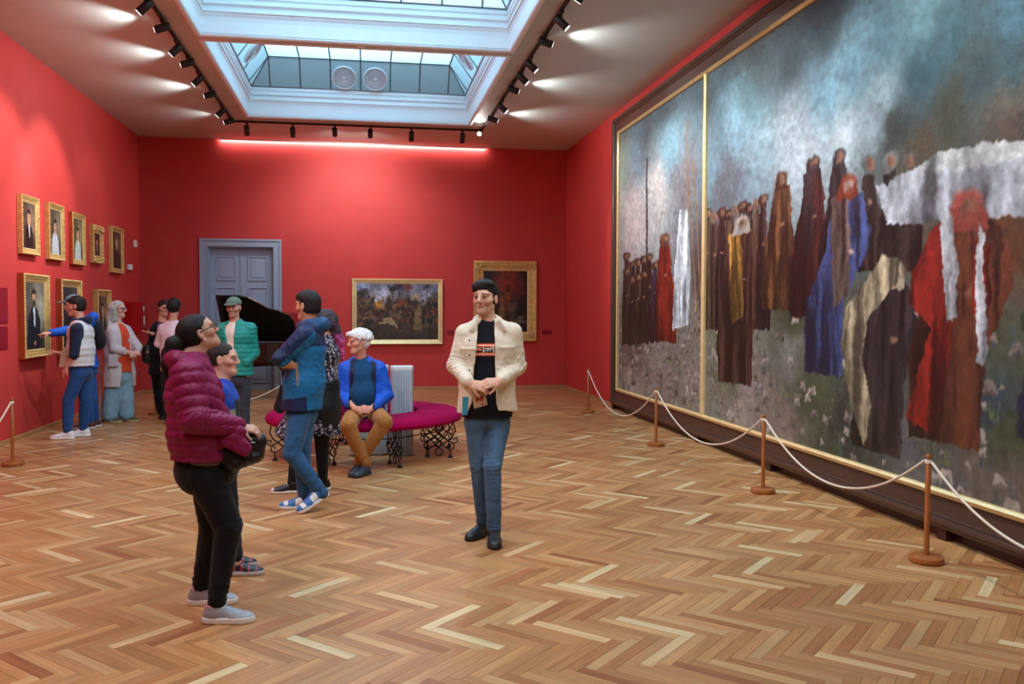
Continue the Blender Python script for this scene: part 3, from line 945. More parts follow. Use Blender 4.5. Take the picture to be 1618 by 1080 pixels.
def night(p):
    p.field([(0, 0, (22, 16, 14)), (1, 0, (30, 24, 18)), (0, 1, (24, 16, 14)), (1, 1, (26, 18, 16)), (0.55, 0.82, (120, 36, 26)), (0.75, 0.72, (90, 30, 22)), (0.45, 0.55, (110, 56, 28)), (0.3, 0.4, (30, 20, 16)), (0.9, 0.4, (24, 18, 16))], 3.5)
    p.ell(0.42, 0.34, 0.06, 0.16, (120, 84, 40), 0.6)
    p.ell(0.68, 0.40, 0.07, 0.12, (86, 78, 60), 0.6)
    p.ell(0.75, 0.17, 0.2, 0.03, (110, 100, 76), 0.7)
    p.ell(0.85, 0.24, 0.06, 0.03, (120, 108, 80), 0.7)
    p.strokes(0.16, 14, 16, 4)


# end wall
def bc(px0, py0, px1, py1):
    a, b = at_y(px0, py0, YB), at_y(px1, py1, YB)
    return ((a[0] + b[0]) / 2, YB - 0.002, (a[2] + b[2]) / 2), b[0] - a[0], a[2] - b[2]


c, w, h = bc(556, 440, 699, 543)
picture('back', c, w, h, 0.085, 0.09, 'wide gilt framed battle scene on the end wall', crowd, M_goldp, side=M_goldside, nres=(240, 165))
c, w, h = bc(748, 412, 847, 539)
picture('back', c, w, h, 0.19, 0.10, 'upright gilt framed dark fire-lit picture on the end wall', night, M_gold, bead=0.018, nres=(60, 80), ornate=True)

# left wall portraits:  (y0, y1, z0, z1)
LW = [(11.56, 12.16, 2.27, 3.00, 'gilt framed portrait of a man in black, upper row, nearest', portrait((86, 70, 58), (16, 12, 14), shirt=(210, 205, 195), cy=0.66, hs=0.13, seed=1)),
      (12.50, 13.11, 2.255, 3.015, 'gilt framed portrait of a woman in white, upper row, second', portrait((84, 80, 66), (196, 200, 206), hair=(26, 20, 18), cy=0.62, hs=0.12, seed=2)),
      (13.46, 14.06, 2.235, 2.99, 'dark-edged gilt portrait of a woman in pale dress, upper row, third', portrait((92, 88, 62), (186, 194, 190), hair=(34, 22, 18), cy=0.62, hs=0.12, seed=3)),
      (14.42, 14.98, 2.305, 2.905, 'small wide-framed gilt portrait, upper row, fourth', portrait((60, 34, 30), (70, 36, 32), shirt=(170, 110, 100), cy=0.60, hs=0.13, seed=4)),
      (15.44, 16.17, 2.20, 2.975, 'gilt framed dark portrait, upper row, farthest', portrait((70, 58, 46), (50, 38, 34), hair=(120, 96, 60), cy=0.68, hs=0.12, seed=5)),
      (11.53, 12.42, 0.975, 2.03, 'large gilt framed portrait of a bearded man in dark suit, lower row, nearest', portrait((104, 98, 88), (22, 26, 34), beard=(40, 30, 26), shirt=(214, 220, 226), cx=0.46, cy=0.76, hs=0.095, seed=6, hands=(0.48, 0.10), glow=(150, 146, 132))),
      (12.88, 13.77, 0.94, 2.005, 'large gilt framed dark portrait behind the man in the cap, lower row', portrait((52, 52, 50), (20, 20, 22), cy=0.72, hs=0.10, seed=7)),
      (14.53, 15.28, 1.02, 1.90, 'gilt framed portrait behind the grey-haired woman, lower row, farthest', portrait((96, 76, 54), (40, 34, 32), shirt=(200, 190, 180), cy=0.68, hs=0.11, seed=8))]
for i, (y0, y1, z0, z1, lb, fn) in enumerate(LW):
    fwid = 0.075 if i not in (3,) else 0.12
    if i >= 5: fwid = 0.10
    picture('left', (XL + 0.002, (y0 + y1) / 2, (z0 + z1) / 2), y1 - y0 - 0.02, z1 - z0, fwid, 0.062 if i < 5 else 0.085, lb, fn, M_gold,
            bead=0.016 if i not in (2,) else 0.0, side=M_goldside if i in (2, 5, 6) else None, group='portraits on the left wall', ornate=(i == 3))

# ------------------------------------------------------------------ the huge painting on the right wall
DP = 0.14                                    # frame projects this far
XF = XR - DP
PY0, PY1, PY2, PY3 = 13.46, 9.92, 2.60, -0.90   # left edge, bar, second bar, right edge
PZ0, PZ1 = 0.345, 4.385
big = empty('huge_framed_painting', (XR, 0.5 * (PY0 + PY3), 0.0),
            'enormous dark-framed painting of robed figures on a stony hillside', 'painting', None, -math.pi / 2)
# local: x = -(Y - cy), y = X - XR, z
by = 0.5 * (PY0 + PY3)
lx = lambda y: by - y
W_all, H_all = PY0 - PY3, PZ1 - PZ0
zc_ = 0.5 * (PZ0 + PZ1)


def shifted(root, fn):
    e = bpy.data.objects
    before = set(o.name for o in e)
    fn()
    for o in e:
        if o.name not in before: o.location.z += zc_


shifted(big, lambda: rail_profile_frame(big, W_all, H_all, [(0.0, -0.05), (0.0, -0.105), (0.02, -0.12), (0.05, -0.105), (0.06, -0.08), (0.06, 0.0), (0.0, 0.0)], M_goldp, 'gilt_slip'))
shifted(big, lambda: rail_profile_frame(big, W_all + 0.12, H_all + 0.12, [(0.0, -0.085), (0.12, -0.10), (0.125, -0.115), (0.14, -0.115), (0.145, -0.12), (0.155, -DP), (0.20, -DP), (0.215, -0.11), (0.215, 0.0), (0.0, 0.0)], M_brownframe, 'frame_rail'))
for yb_ in (PY1, PY2):
    MB().prism([(lx(yb_) - 0.045, -0.05), (lx(yb_) - 0.035, -0.10), (lx(yb_) - 0.015, -0.115), (lx(yb_) + 0.015, -0.115), (lx(yb_) + 0.035, -0.10), (lx(yb_) + 0.045, -0.05)],
               2, PZ0 - 0.03, PZ1 + 0.03).build('gilt_bar', M_goldp, big)
# stepped brown sill and supporting plinth
MB().box((-W_all / 2 - 0.27, -0.165, 0.115), (W_all / 2 + 0.27, -0.0, 0.15)).build('sill', M_brownframe, big, bevel=0.012)
MB().box((-W_all / 2 - 0.24, -0.06, 0.0), (W_all / 2 + 0.24, 0.0, 0.115)).build('plinth', M_darkplinth, big)
for yb_ in (13.62, 10.0, 8.1, 5.45, 3.0):
    MB().box((lx(yb_) - 0.05, -0.13, 0.0), (lx(yb_) + 0.05, -0.061, 0.115)).build('plinth_block', M_darkplinth, big)

XC = XR - 0.075                                 # canvas plane


def big_uv(px, py, y_a, y_b):
    p = at_x(px, py, XC)
    return ((y_a - p[1]) / (y_a - y_b), (p[2] - PZ0) / (PZ1 - PZ0))


CTRL = [(985, 230, (118, 128, 118)), (1010, 220, (100, 128, 138)), (1050, 180, (100, 124, 130)), (1090, 150, (106, 132, 142)), (1060, 230, (118, 152, 164)), (1040, 300, (206, 204, 204)),
        (1000, 340, (206, 194, 194)), (1080, 300, (128, 134, 140)), (1130, 150, (112, 140, 150)), (1180, 150, (104, 132, 138)), (1160, 200, (140, 170, 182)), (1130, 250, (116, 146, 158)),
        (1200, 260, (148, 164, 172)), (1150, 290, (108, 112, 118)), (1250, 200, (188, 192, 194)), (1250, 90, (70, 84, 90)), (1200, 110, (84, 102, 108)), (1300, 30, (56, 70, 76)),
        (1350, 100, (108, 138, 150)), (1300, 150, (126, 156, 168)), (1400, 60, (98, 128, 138)), (1450, 30, (108, 138, 144)), (1500, 60, (68, 98, 104)), (1600, 20, (78, 112, 124)),
        (1600, 100, (66, 90, 92)), (1330, 225, (216, 216, 216)), (1270, 245, (204, 204, 206)), (1400, 140, (158, 170, 172)), (1420, 205, (58, 62, 58)), (1500, 180, (72, 68, 52)),
        (1580, 180, (104, 88, 74)), (1550, 140, (56, 72, 72)), (1450, 120, (58, 84, 90)), (1380, 190, (150, 156, 158)), (1450, 240, (90, 74, 54)), (1600, 200, (92, 72, 58)),
        (1600, 400, (88, 58, 36)), (1560, 370, (98, 60, 36)), (1000, 540, (104, 92, 84)), (1000, 620, (168, 158, 148)), (1060, 620, (150, 140, 130)), (1150, 560, (118, 122, 98)),
        (1180, 620, (166, 156, 150)), (1250, 560, (130, 130, 124)), (1230, 680, (152, 136, 126)), (1280, 620, (84, 94, 70)), (1300, 560, (84, 98, 78)), (1340, 690, (60, 66, 60)),
        (1460, 560, (78, 88, 84)), (1580, 450, (132, 132, 122)), (1590, 520, (84, 94, 74)), (1560, 640, (56, 74, 88)), (1450, 690, (108, 108, 112)), (1550, 740, (122, 112, 104)),
        (1600, 780, (114, 104, 96)), (1600, 690, (74, 84, 58)), (1250, 500, (70, 78, 56)), (1120, 420, (70, 58, 54)), (1090, 560, (146, 140, 130))]


def robe(p, M_, hx, hy, hr, fx, fy, w, col, hood=None, skin=(150, 112, 90), seed=0, shaw=None, top=0.55):
    """one generic draped figure, given by head and foot in picture positions"""
    (ax, ay), (bx, by_) = M_(hx, hy), M_(fx, fy)
    ru = abs(M_(hx + hr, hy)[0] - ax); rv = abs(M_(hx, hy + hr)[1] - ay)
    wu = abs(M_(fx + w / 2, fy)[0] - bx)
    tu = wu * top
    r = np.random.default_rng(seed)
    col = np.array(col, float) * 0.78
    fold = np.clip(1.02 + 0.46 * np.roll(p.nz_v, seed * 37, 1) + 0.28 * np.clip((p.u - 0.5 * (ax + bx)) / max(wu, 1e-4), -1, 1) - 0.22 * np.clip((ay - p.v) / max(ay - by_, 1e-4), 0, 1), 0.35, 1.8)
    yh = ay - rv * 1.0
    pts = [(bx - wu, by_), (bx - wu * 1.05, by_ * 0.6 + yh * 0.4), (ax - tu * 1.15, by_ * 0.28 + yh * 0.72), (ax - tu * 0.8, yh - rv * 0.3), (ax - ru * 0.5, yh + rv * 0.3), (ax + ru * 0.5, yh + rv * 0.3),
           (ax + tu * 0.8, yh - rv * 0.35), (ax + tu * 1.15, by_ * 0.3 + yh * 0.7), (bx + wu, by_ * 0.6 + yh * 0.4), (bx + wu * 0.95, by_)]
    p.poly(pts, col, fold)
    if shaw is not None:
        p.poly([(ax - tu * 0.9, yh - rv * 0.4), (ax, yh + rv * 0.2), (ax + tu * 0.2, by_ * 0.55 + yh * 0.45), (ax - tu * 0.7, by_ * 0.62 + yh * 0.38)], shaw, fold)
    # bent arm, head covering and shaded face
    p.poly([(ax + tu * 0.7, yh - rv * 0.6), (ax + tu * 1.25, by_ * 0.22 + yh * 0.78), (ax + tu * 0.5, by_ * 0.34 + yh * 0.66), (ax + tu * 0.1, by_ * 0.30 + yh * 0.70), (ax + tu * 0.7, by_ * 0.22 + yh * 0.78)], np.array(col) * 1.12, fold)
    p.ell(ax + tu * 0.2, by_ * 0.32 + yh * 0.68, ru * 0.4, rv * 0.35, np.array(skin) * 0.9)
    hc_ = np.array(hood if hood is not None else (44, 30, 24), float)
    p.ell(ax, ay + 0.1 * rv, ru * 1.12, rv * 1.2, hc_)
    p.poly([(ax - ru * 1.1, ay + 0.1 * rv), (ax + ru * 1.05, ay + 0.1 * rv), (ax + tu * 0.6, yh - rv * 0.7), (ax - tu * 0.7, yh - rv * 0.7)], hc_ * 0.85)
    p.ell(ax + ru * 0.18, ay - rv * 0.10, ru * 0.62, rv * 0.84, np.array(skin) * 0.92)
    p.ell(ax - ru * 0.10, ay - rv * 0.10, ru * 0.30, rv * 0.70, np.array(skin) * 0.62, 0.5, 0.8)
    p.ell(ax + ru * 0.20, ay - rv * 0.62, ru * 0.42, rv * 0.34, hc_ * 0.8 if seed % 2 else np.array(skin) * 0.8, 0.4, 0.8)


def paint_big(p, y_a, y_b):
    M_ = lambda px, py: big_uv(px, py, y_a, y_b)
    p.field([(*M_(x, y), np.array(c) * (np.array([0.84, 0.93, 0.97]) if y < 300 else 0.84)) for x, y, c in CTRL], 3.2, au=(y_a - y_b) / H_all)  # sky part tinted teal: glare on the varnish put into the colour
    asp = (y_a - y_b) / H_all
    p.nz_v = p.noise(52 * asp, 6, 71, 3); p.nz_d = p.noise(26 * asp, 9, 77, 3)
    p.warp(0.012 / asp, 0.012, 9 * asp, 12, 51)
    p.strokes(0.05, 8 * (y_a - y_b) / H_all, 9, 11, 4, skew=0.2)
    # stones and scrub on the ground
    r = np.random.default_rng(21)
    for i in range(340):
        y_ = r.uniform(y_b, y_a); z_ = PZ0 + r.uniform(0.0, 1.25) ** 1.2 * 1.05
        u, v = (y_a - y_) / (y_a - y_b), (z_ - PZ0) / H_all
        s = r.uniform(0.02, 0.09)
        su = s / (y_a - y_b)
        hill = np.clip(y_ / 13.0, 0, 1)
        if r.random() < 0.35 + 0.5 * hill:
            b = r.uniform(0.75, 1.25)
            c = np.array((140, 133, 125)) * b
            p.poly([(u - su, v - s / H_all * 0.5), (u - su * 0.5, v + s / H_all * 0.7), (u + su * 0.6, v + s / H_all * 0.6), (u + su, v - s / H_all * 0.5)], c)
            p.poly([(u - su, v - s / H_all * 0.55), (u + su * 0.9, v - s / H_all * 0.55), (u + su * 0.3, v + s / H_all * 0.1)], c * 0.7)
        else:
            c = np.array([(62, 78, 48), (84, 96, 60), (52, 64, 62), (70, 84, 96)][r.integers(4)]) * r.uniform(0.7, 1.2)
            for k in range(4):
                du = r.uniform(-1, 1) * su
                p.poly([(u + du - su * 0.12, v - s / H_all), (u + du * 1.6, v + s / H_all * 1.3), (u + du + su * 0.12, v - s / H_all)], c)
    if y_a > 12:      # far-left panel
        for x, c in ((1022, (58, 46, 44)), (1086, (120, 110, 104))):
            a, b = M_(x, 250 if x < 1050 else 190), M_(x, 520)
            p.poly([(b[0] - 0.012, b[1]), (b[0] + 0.012, b[1]), (a[0] + 0.010, a[1]), (a[0] - 0.010, a[1])], c)
        for k in range(12):
            x = 990 + 9 * (k % 8); y = 405 + 22 * (k // 8) + (k * 13 % 17)
            robe(p, M_, x, y, 5, x, 545 - k, 16, [(60, 44, 42), (44, 40, 58), (84, 66, 50), (50, 38, 34)][k % 4], seed=k)
        robe(p, M_, 1050, 378, 7, 1052, 540, 36, (140, 40, 26), (90, 60, 44), seed=31)
        a = [M_(x, y) for x, y in ((1074, 330), (1086, 330), (1092, 420), (1088, 515), (1062, 520), (1066, 420))]
        p.poly(a, (176, 186, 194), 1 + 0.2 * p.nz_v)
        for x0, y0, x1, y1 in ((1086, 260, 1104, 540), (1096, 260, 1108, 480)):
            a, b = M_(x0, y0), M_(x1, y1)
            p.poly([(a[0] - 0.006, a[1]), (a[0] + 0.006, a[1]), (b[0] + 0.006, b[1]), (b[0] - 0.006, b[1])], (126, 100, 74))
    else:
        for k in range(9):
            x = 1118 + 11 * k; y = 338 - 3 * k + (k * 7 % 11)
            robe(p, M_, x, y, 6.5, x, 520, 22, [(58, 44, 42), (70, 56, 48), (46, 36, 40), (92, 74, 58)][k % 4], [(30, 24, 22), (120, 104, 96), (60, 40, 34)][k % 3], seed=k)
        robe(p, M_, 1234, 284, 8, 1230, 490, 56, (112, 74, 44), (70, 36, 26), seed=2)
        robe(p, M_, 1284, 258, 9, 1276, 500, 62, (74, 34, 30), (50, 40, 42), shaw=(46, 36, 40), seed=3)
        robe(p, M_, 1326, 248, 9, 1316, 470, 50, (48, 42, 46), (44, 46, 52), seed=4)
        robe(p, M_, 1172, 352, 10, 1160, 605, 58, (70, 48, 38), (178, 174, 166), shaw=(146, 108, 48), seed=5, top=0.8)
        for x, y, h in ((1374, 258, (96, 104, 106)), (1406, 254, (120, 124, 124)), (1436, 254, (86, 84, 82))):
            robe(p, M_, x, y, 11, x + 2, 430, 40, (56, 46, 42), h, seed=x)
        # pale drapery carried at shoulder height
        a = [M_(x, y) for x, y in ((1384, 292), (1450, 262), (1540, 236), (1660, 214), (1660, 344), (1560, 340), (1480, 352), (1400, 356))]
        p.poly(a, (142, 148, 156), 1 + 0.26 * p.nz_d)
        a = [M_(x, y) for x, y in ((1440, 268), (1480, 240), (1560, 226), (1660, 214), (1660, 236), (1560, 262), (1480, 276))]
        p.poly(a, (164, 170, 172), 1 + 0.18 * p.nz_d)
        robe(p, M_, 1340, 292, 13, 1300, 590, 62, (58, 74, 122), (132, 54, 34), (196, 164, 150), shaw=(84, 70, 64), seed=7, top=0.9)
        # stooping veiled figure
        robe(p, M_, 1408, 432, 16, 1384, 715, 84, (52, 46, 48), (188, 176, 150), seed=8, top=0.8)
        a = [M_(x, y) for x, y in ((1396, 404), (1420, 408), (1418, 446), (1372, 500), (1362, 560), (1376, 640), (1366, 706), (1344, 640), (1328, 540), (1336, 490), (1370, 440))]
        p.poly(a, (146, 136, 112), 1 + 0.36 * p.nz_v)
        # large figure in red with a pale stole
        robe(p, M_, 1528, 326, 21, 1490, 700, 122, (88, 48, 34), (150, 70, 60), (140, 96, 74), seed=9, top=1.0)
        a = [M_(x, y) for x, y in ((1500, 350), (1478, 360), (1440, 430), (1436, 480), (1470, 520), (1430, 660), (1480, 690), (1505, 520), (1510, 400))]
        p.poly(a, (98, 26, 20), 1 + 0.42 * p.nz_v)
        a = [M_(x, y) for x, y in ((1538, 370), (1562, 390), (1566, 470), (1548, 560), (1536, 480))]
        p.poly(a, (96, 28, 22), 1 + 0.4 * p.nz_v)
        for pts in (((1484, 346), (1504, 334), (1512, 420), (1512, 500), (1494, 512), (1490, 430)), ((1546, 352), (1556, 372), (1554, 440), (1562, 560), (1544, 580), (1540, 450))):
            p.poly([M_(x, y) for x, y in pts], (150, 154, 160), 1 + 0.35 * p.nz_v)
        robe(p, M_, 1640, 520, 18, 1640, 700, 70, (48, 60, 92), (40, 40, 50), seed=12)
    p.warp(0.0022 / asp, 0.0022, 30 * asp, 34, 61)
    p.warp(0.0016 / asp, 0.0018, 80 * asp, 80, 65)
    p.blur(1)
    p.strokes(0.06, 70 * asp, 80, 31, 3, skew=0.1)


for (ya, yb2, nu, nv) in ((PY0, PY1, 270, 420), (PY1, PY2, 900, 420), (PY2, PY3, 60, 60)):
    p = Paint(nu, nv)
    if ya == PY2:
        p.field([(0, 0, (90, 84, 76)), (1, 0, (70, 70, 60)), (0, 1, (70, 100, 110)), (1, 1, (80, 110, 120)), (0.5, 0.5, (80, 60, 46))]); p.strokes(0.1, 8, 8, 3)
    else:
        paint_big(p, ya, yb2)
    p.build('canvas', ya - yb2, H_all, M_oilbig, big, (lx(0.5 * (ya + yb2)), -(XR - XC), zc_))
# ------------------------------------------------------------------ stanchions and ropes
def stanchion(x, y, label, h=0.69, mat=None):
    root = empty('stanchion', (x, y, 0), label, 'stanchion', 'wooden rope stanchions')
    mt = mat or M_cherry
    MB().lathe([(0.085, 0.0), (0.103, 0.004), (0.108, 0.018), (0.103, 0.036), (0.085, 0.044), (0.02, 0.046)], seg=28).build('base', mt, root, smooth=True)
    MB().lathe([(0.0165, 0.044), (0.0165, h - 0.045), (0.0125, h - 0.04), (0.0125, h - 0.032), (0.0165, h - 0.026), (0.0165, h - 0.008), (0.011, h)], seg=14).build('post', mt, root, smooth=True)
    MB().lathe([(0.019, h - 0.06), (0.021, h - 0.052), (0.021, h - 0.04), (0.019, h - 0.034)], seg=12).build('rope_knot', M_rope, root, smooth=True)
    return root


def rope(pts, label, r=0.0085):
    # smooth the control points
    P = [np.asarray(q, float) for q in pts]
    out = []
    for i in range(len(P) - 1):
        p0 = P[max(i - 1, 0)]; p1 = P[i]; p2 = P[i + 1]; p3 = P[min(i + 2, len(P) - 1)]
        for t in np.linspace(0, 1, 9)[:-1]:
            out.append(0.5 * ((2 * p1) + (-p0 + p2) * t + (2 * p0 - 5 * p1 + 4 * p2 - p3) * t * t + (-p0 + 3 * p1 - 3 * p2 + p3) * t ** 3))
    out.append(P[-1])
    o = MB().tube(out, r, 7).build('barrier_rope', M_rope, None, smooth=True)
    return tag(o, label, 'rope', 'barrier ropes')


def sag(a, b, s, n=9):
    a, b = np.asarray(a, float), np.asarray(b, float)
    return [a + (b - a) * t - V3(0, 0, s * 4 * t * (1 - t)) for t in np.linspace(0, 1, n)]


RS = [(3.436, 13.09), (3.40, 9.80), (3.455, 7.12), (3.536, 4.98), (3.55, 3.05)]
for (x, y), lb in zip(RS, ['wooden stanchion farthest along the huge painting, near the corner', 'second-farthest wooden stanchion along the huge painting', 'wooden stanchion before the middle of the huge painting',
                           'nearest wooden stanchion in front of the huge painting', 'wooden stanchion past the right edge of the picture']):
    stanchion(x, y, lb)
RL = ['cream rope between the two farthest stanchions by the huge painting', 'cream rope sagging between the middle stanchions by the huge painting',
      'cream rope drooping to the nearest stanchion by the huge painting', 'cream rope running off the right edge from the nearest stanchion']
for i in range(4):
    a, b = RS[i], RS[i + 1]
    d = unit(V3(b[0] - a[0], b[1] - a[1], 0)) * 0.032
    rope(sag(V3(a[0], a[1], 0.645) + d, V3(b[0], b[1], 0.645) - d, [0.47, 0.40, 0.36, 0.34][i]), RL[i])
LS = [(-3.52, 9.55), (-3.42, 6.6)]
stanchion(*LS[0], 'wooden stanchion at the left edge before the red wall')
stanchion(*LS[1], 'wooden stanchion outside the picture on the left')
rope(sag(V3(LS[0][0], LS[0][1] - 0.024, 0.645), V3(LS[1][0], LS[1][1] + 0.024, 0.645), 0.40), 'cream rope hanging from the stanchion at the left edge')
PS = [(-3.10, 13.85), (-1.02, 14.1)]
stanchion(*PS[0], 'wooden stanchion beside the woman in black', 0.62)
stanchion(*PS[1], 'wooden stanchion in front of the piano behind the man in the blue jacket', 0.62)
rope(sag(V3(PS[0][0] + 0.025, PS[0][1], 0.57), V3(PS[1][0] - 0.025, PS[1][1], 0.57), 0.42), 'cream rope hanging low in front of the piano')
WS = at_y(157, 560, 13.1)
stanchion(WS[0], 13.1, 'pale post between the man in the cap and the grey-haired woman', 0.93, material('pale_painted_post', lin(205, 196, 190), 0.5))

# ------------------------------------------------------------------ round ottoman around the radiators
M_velvet = material('magenta_velvet', lin(150, 2, 66), 0.9, noise=0.10, nscale=9, bump=0.2, bscale=160, sheen=0.0, spec=0.1)
OC = V3(0.02, 9.74, 0)
ott = empty('round_bench', OC, 'round magenta velvet bench on black wrought iron legs', 'bench')
R_ = 1.07
prof = [(0.575, 0.385), (0.575, 0.47), (0.585, 0.492), (0.60, 0.498), (R_ - 0.12, 0.498), (R_ - 0.05, 0.485), (R_ - 0.01, 0.455), (R_, 0.42), (R_ - 0.015, 0.39), (R_ - 0.05, 0.38), (0.575, 0.385)]
mb = MB()
seg = 72
n = len(prof)
vs, fs = [], []
for k in range(seg):
    a = 2 * math.pi * k / seg
    for r, z in prof[:-1]: vs.append((r * math.cos(a), r * math.sin(a), z))
n -= 1
for k in range(seg):
    k2 = (k + 1) % seg
    for i in range(n):
        i2 = (i + 1) % n
        fs.append((k * n + i, k2 * n + i, k2 * n + i2, k * n + i2))
mb.add(vs, fs).build('seat', M_velvet, ott, smooth=True)
for k in range(6):   # seams between the cushions
    a = 2 * math.pi * k / 6 + 0.35
    pts = [(r * math.cos(a), r * math.sin(a), z + 0.001) for r, z in ((0.58, 0.492), (0.60, 0.499), (R_ - 0.12, 0.499), (R_ - 0.05, 0.486), (R_ - 0.008, 0.456), (R_ + 0.001, 0.42))]
    MB().tube(pts, 0.004, 5).build('piping', M_velvet, ott)
ring = [(0.86 * math.cos(a), 0.86 * math.sin(a), 0.375) for a in np.linspace(0, 2 * math.pi, 49)[:-1]]
MB().tube(ring, 0.008, 6, closed=True).build('seat_hoop', M_iron, ott, smooth=True)


def spiral(c, r0, turns, start, sgn, n=18, decay=0.75):
    out = []
    for i in range(n):
        t = i / (n - 1)
        a = start + sgn * t * turns * 2 * math.pi
        r = r0 * (1 - decay * t)
        out.append((c[0] + r * math.cos(a), c[1] + r * math.sin(a)))
    return out


def scroll_leg(ang):
    """one wrought-iron trestle; standing radially under the seat"""
    c = V3(0.86 * math.cos(ang), 0.86 * math.sin(ang), 0)
    tn = V3(math.cos(ang), math.sin(ang), 0)
    mb = MB()
    def path(p2, r=0.0075):
        mb.tube([c + tn * q[0] + V3(0, 0, q[1]) for q in p2], r, 6)
    for s in (-1, 1):
        path([(s * 0.165, 0.375), (s * 0.185, 0.30), (s * 0.15, 0.23), (s * 0.07, 0.165), (s * 0.0, 0.11), (-s * 0.045, 0.07), (-s * 0.03, 0.03), (0.0, 0.015)])
        path([(s * 0.10, 0.375), (s * 0.125, 0.31), (s * 0.09, 0.25), (s * 0.0, 0.17), (-s * 0.07, 0.115), (-s * 0.13, 0.085), (-s * 0.165, 0.10), (-s * 0.175, 0.135), (-s * 0.15, 0.155), (-s * 0.125, 0.14), (-s * 0.135, 0.12)])
        path([(s * 0.035, 0.375), (s * 0.05, 0.33), (s * 0.03, 0.29), (-s * 0.03, 0.24), (-s * 0.12, 0.175), (-s * 0.185, 0.16), (-s * 0.215, 0.19), (-s * 0.20, 0.225), (-s * 0.17, 0.215), (-s * 0.175, 0.19)])
        path([(s * 0.13, 0.09), (s * 0.13, 0.03)], 0.008)
        mb.lathe([(0.028, 0.0), (0.028, 0.008), (0.012, 0.04), (0.006, 0.05)], tuple(c + tn * (s * 0.13)), 10)
    path([(0.035 * math.cos(a), 0.325 + 0.03 * math.sin(a)) for a in np.linspace(0, 2 * math.pi, 17)])
    path([(-0.17, 0.378), (0.17, 0.378)], 0.009)
    mb.build('leg', M_iron, ott, smooth=True)
    return c


LEGS = [scroll_leg(math.radians(-24 - 46 * k + (2 if k > 3 else 0))) for k in range(8)]
for k in range(8):
    a, b = LEGS[k], LEGS[(k + 1) % 8]
    MB().tube([a + V3(0, 0, 0.28), b + V3(0, 0, 0.28)], 0.006, 6).build('stretcher', M_iron, ott, smooth=True)
    MB().tube([a * 0.80 + V3(0, 0, 0.36), b * 0.80 + V3(0, 0, 0.36)], 0.005, 6).build('stretcher', M_iron, ott, smooth=True)

M_rad = material('pale_blue_grey_enamel', lin(170, 184, 196), 0.4, noise=0.04, nscale=6)
M_radtop = material('white_enamel', lin(205, 212, 216), 0.4, noise=0.03)


def radiator(c, w, d, h, rz, label, ribs=10):
    root = empty('radiator', c, label, 'radiator', 'radiators inside the bench', rz)
    body = MB()
    pr = 0.5 * d
    pts = []
    for i in range(9):
        a = -math.pi / 2 + math.pi * i / 8
        pts.append((w / 2 - 0.04 + 0.04 * math.cos(a), (pr) * math.sin(a)))
    for i in range(9):
        a = math.pi / 2 + math.pi * i / 8
        pts.append((-w / 2 + 0.04 + 0.04 * math.cos(a), pr * math.sin(a)))
    body.prism(pts, 2, 0.02, h - 0.05)
    body.build('body', M_rad, root, smooth=True)
    cap = [(x * 1.03, y * 1.05) for x, y in pts]
    MB().prism(cap, 2, h - 0.05, h).build('top_cap', M_radtop, root, bevel=0.008)
    for s in (-1, 1):
        for i in range(ribs):
            x = -w / 2 + 0.05 + (w - 0.10) * i / (ribs - 1)
            MB().box((x - 0.008, s * pr - 0.010, 0.06), (x + 0.008, s * pr + 0.010, h - 0.055)).build('fin', M_rad, root, bevel=0.003)
    MB().box((-w / 2 + 0.05, -pr + 0.02, 0.0), (w / 2 - 0.05, pr - 0.02, 0.02)).build('foot', M_rad, root)
    return root


radiator((0.415, 9.60, 0), 0.25, 0.22, 0.98, math.radians(2), 'pale ribbed radiator in the middle of the bench, right one', 7)
radiator((0.06, 9.68, 0), 0.42, 0.20, 0.985, math.radians(2), 'pale radiator behind the seated man in the bench', 9)

# ------------------------------------------------------------------ grand piano in front of the door
M_piano = material('black_piano_lacquer', (0.006, 0.005, 0.005), 0.22, coat=0.35)
M_pianoin = material('dark_brown_piano_wood', lin(48, 20, 14), 0.35, noise=0.2, nscale=5)
PY = 15.7
pa = at_y(336, 500, PY)[0]; pb_ = at_y(460, 500, PY)[0]
pl_ = pb_ - pa
piano = empty('grand_piano', (pa, PY, 0), 'black grand piano with raised lid before the grey door', 'piano')
dep = 1.25
out = [(0.0, -0.0), (0.62 * pl_ * 0.6, 0.0)]
# plan outline: keyboard end at x=0, tail at x=pl_, bent side towards the viewer (y=0), straight spine at y=dep
outl = [(0.0, 0.0), (0.30 * pl_, 0.0), (0.42 * pl_, 0.04), (0.54 * pl_, 0.18), (0.66 * pl_, 0.33), (0.80 * pl_, 0.40), (0.92 * pl_, 0.50), (0.99 * pl_, 0.68), (1.0 * pl_, 0.90), (0.96 * pl_, 1.12), (0.88 * pl_, dep), (0.0, dep)]
MB().prism(outl, 2, 0.58, 0.64).build('soundboard', M_pianoin, piano)
mb = MB()
for i in range(len(outl)):
    a, b = np.array(outl[i]), np.array(outl[(i + 1) % len(outl)])
    d = unit(b - a); nn = np.array([-d[1], d[0]]) * 0.04
    mb.hexa([(*a, 0.58), (*b, 0.58), (*(b + nn), 0.58), (*(a + nn), 0.58), (*a, 0.97), (*b, 0.97), (*(b + nn), 0.97), (*(a + nn), 0.97)])
mb.build('rim', M_pianoin, piano)
MB().prism([(x * 0.97 + 0.02, y * 0.94 + 0.04) for x, y in outl], 2, 0.80, 0.82).build('iron_frame', material('bronze_iron_frame', (0.25, 0.16, 0.06), 0.45, metal=0.7), piano)
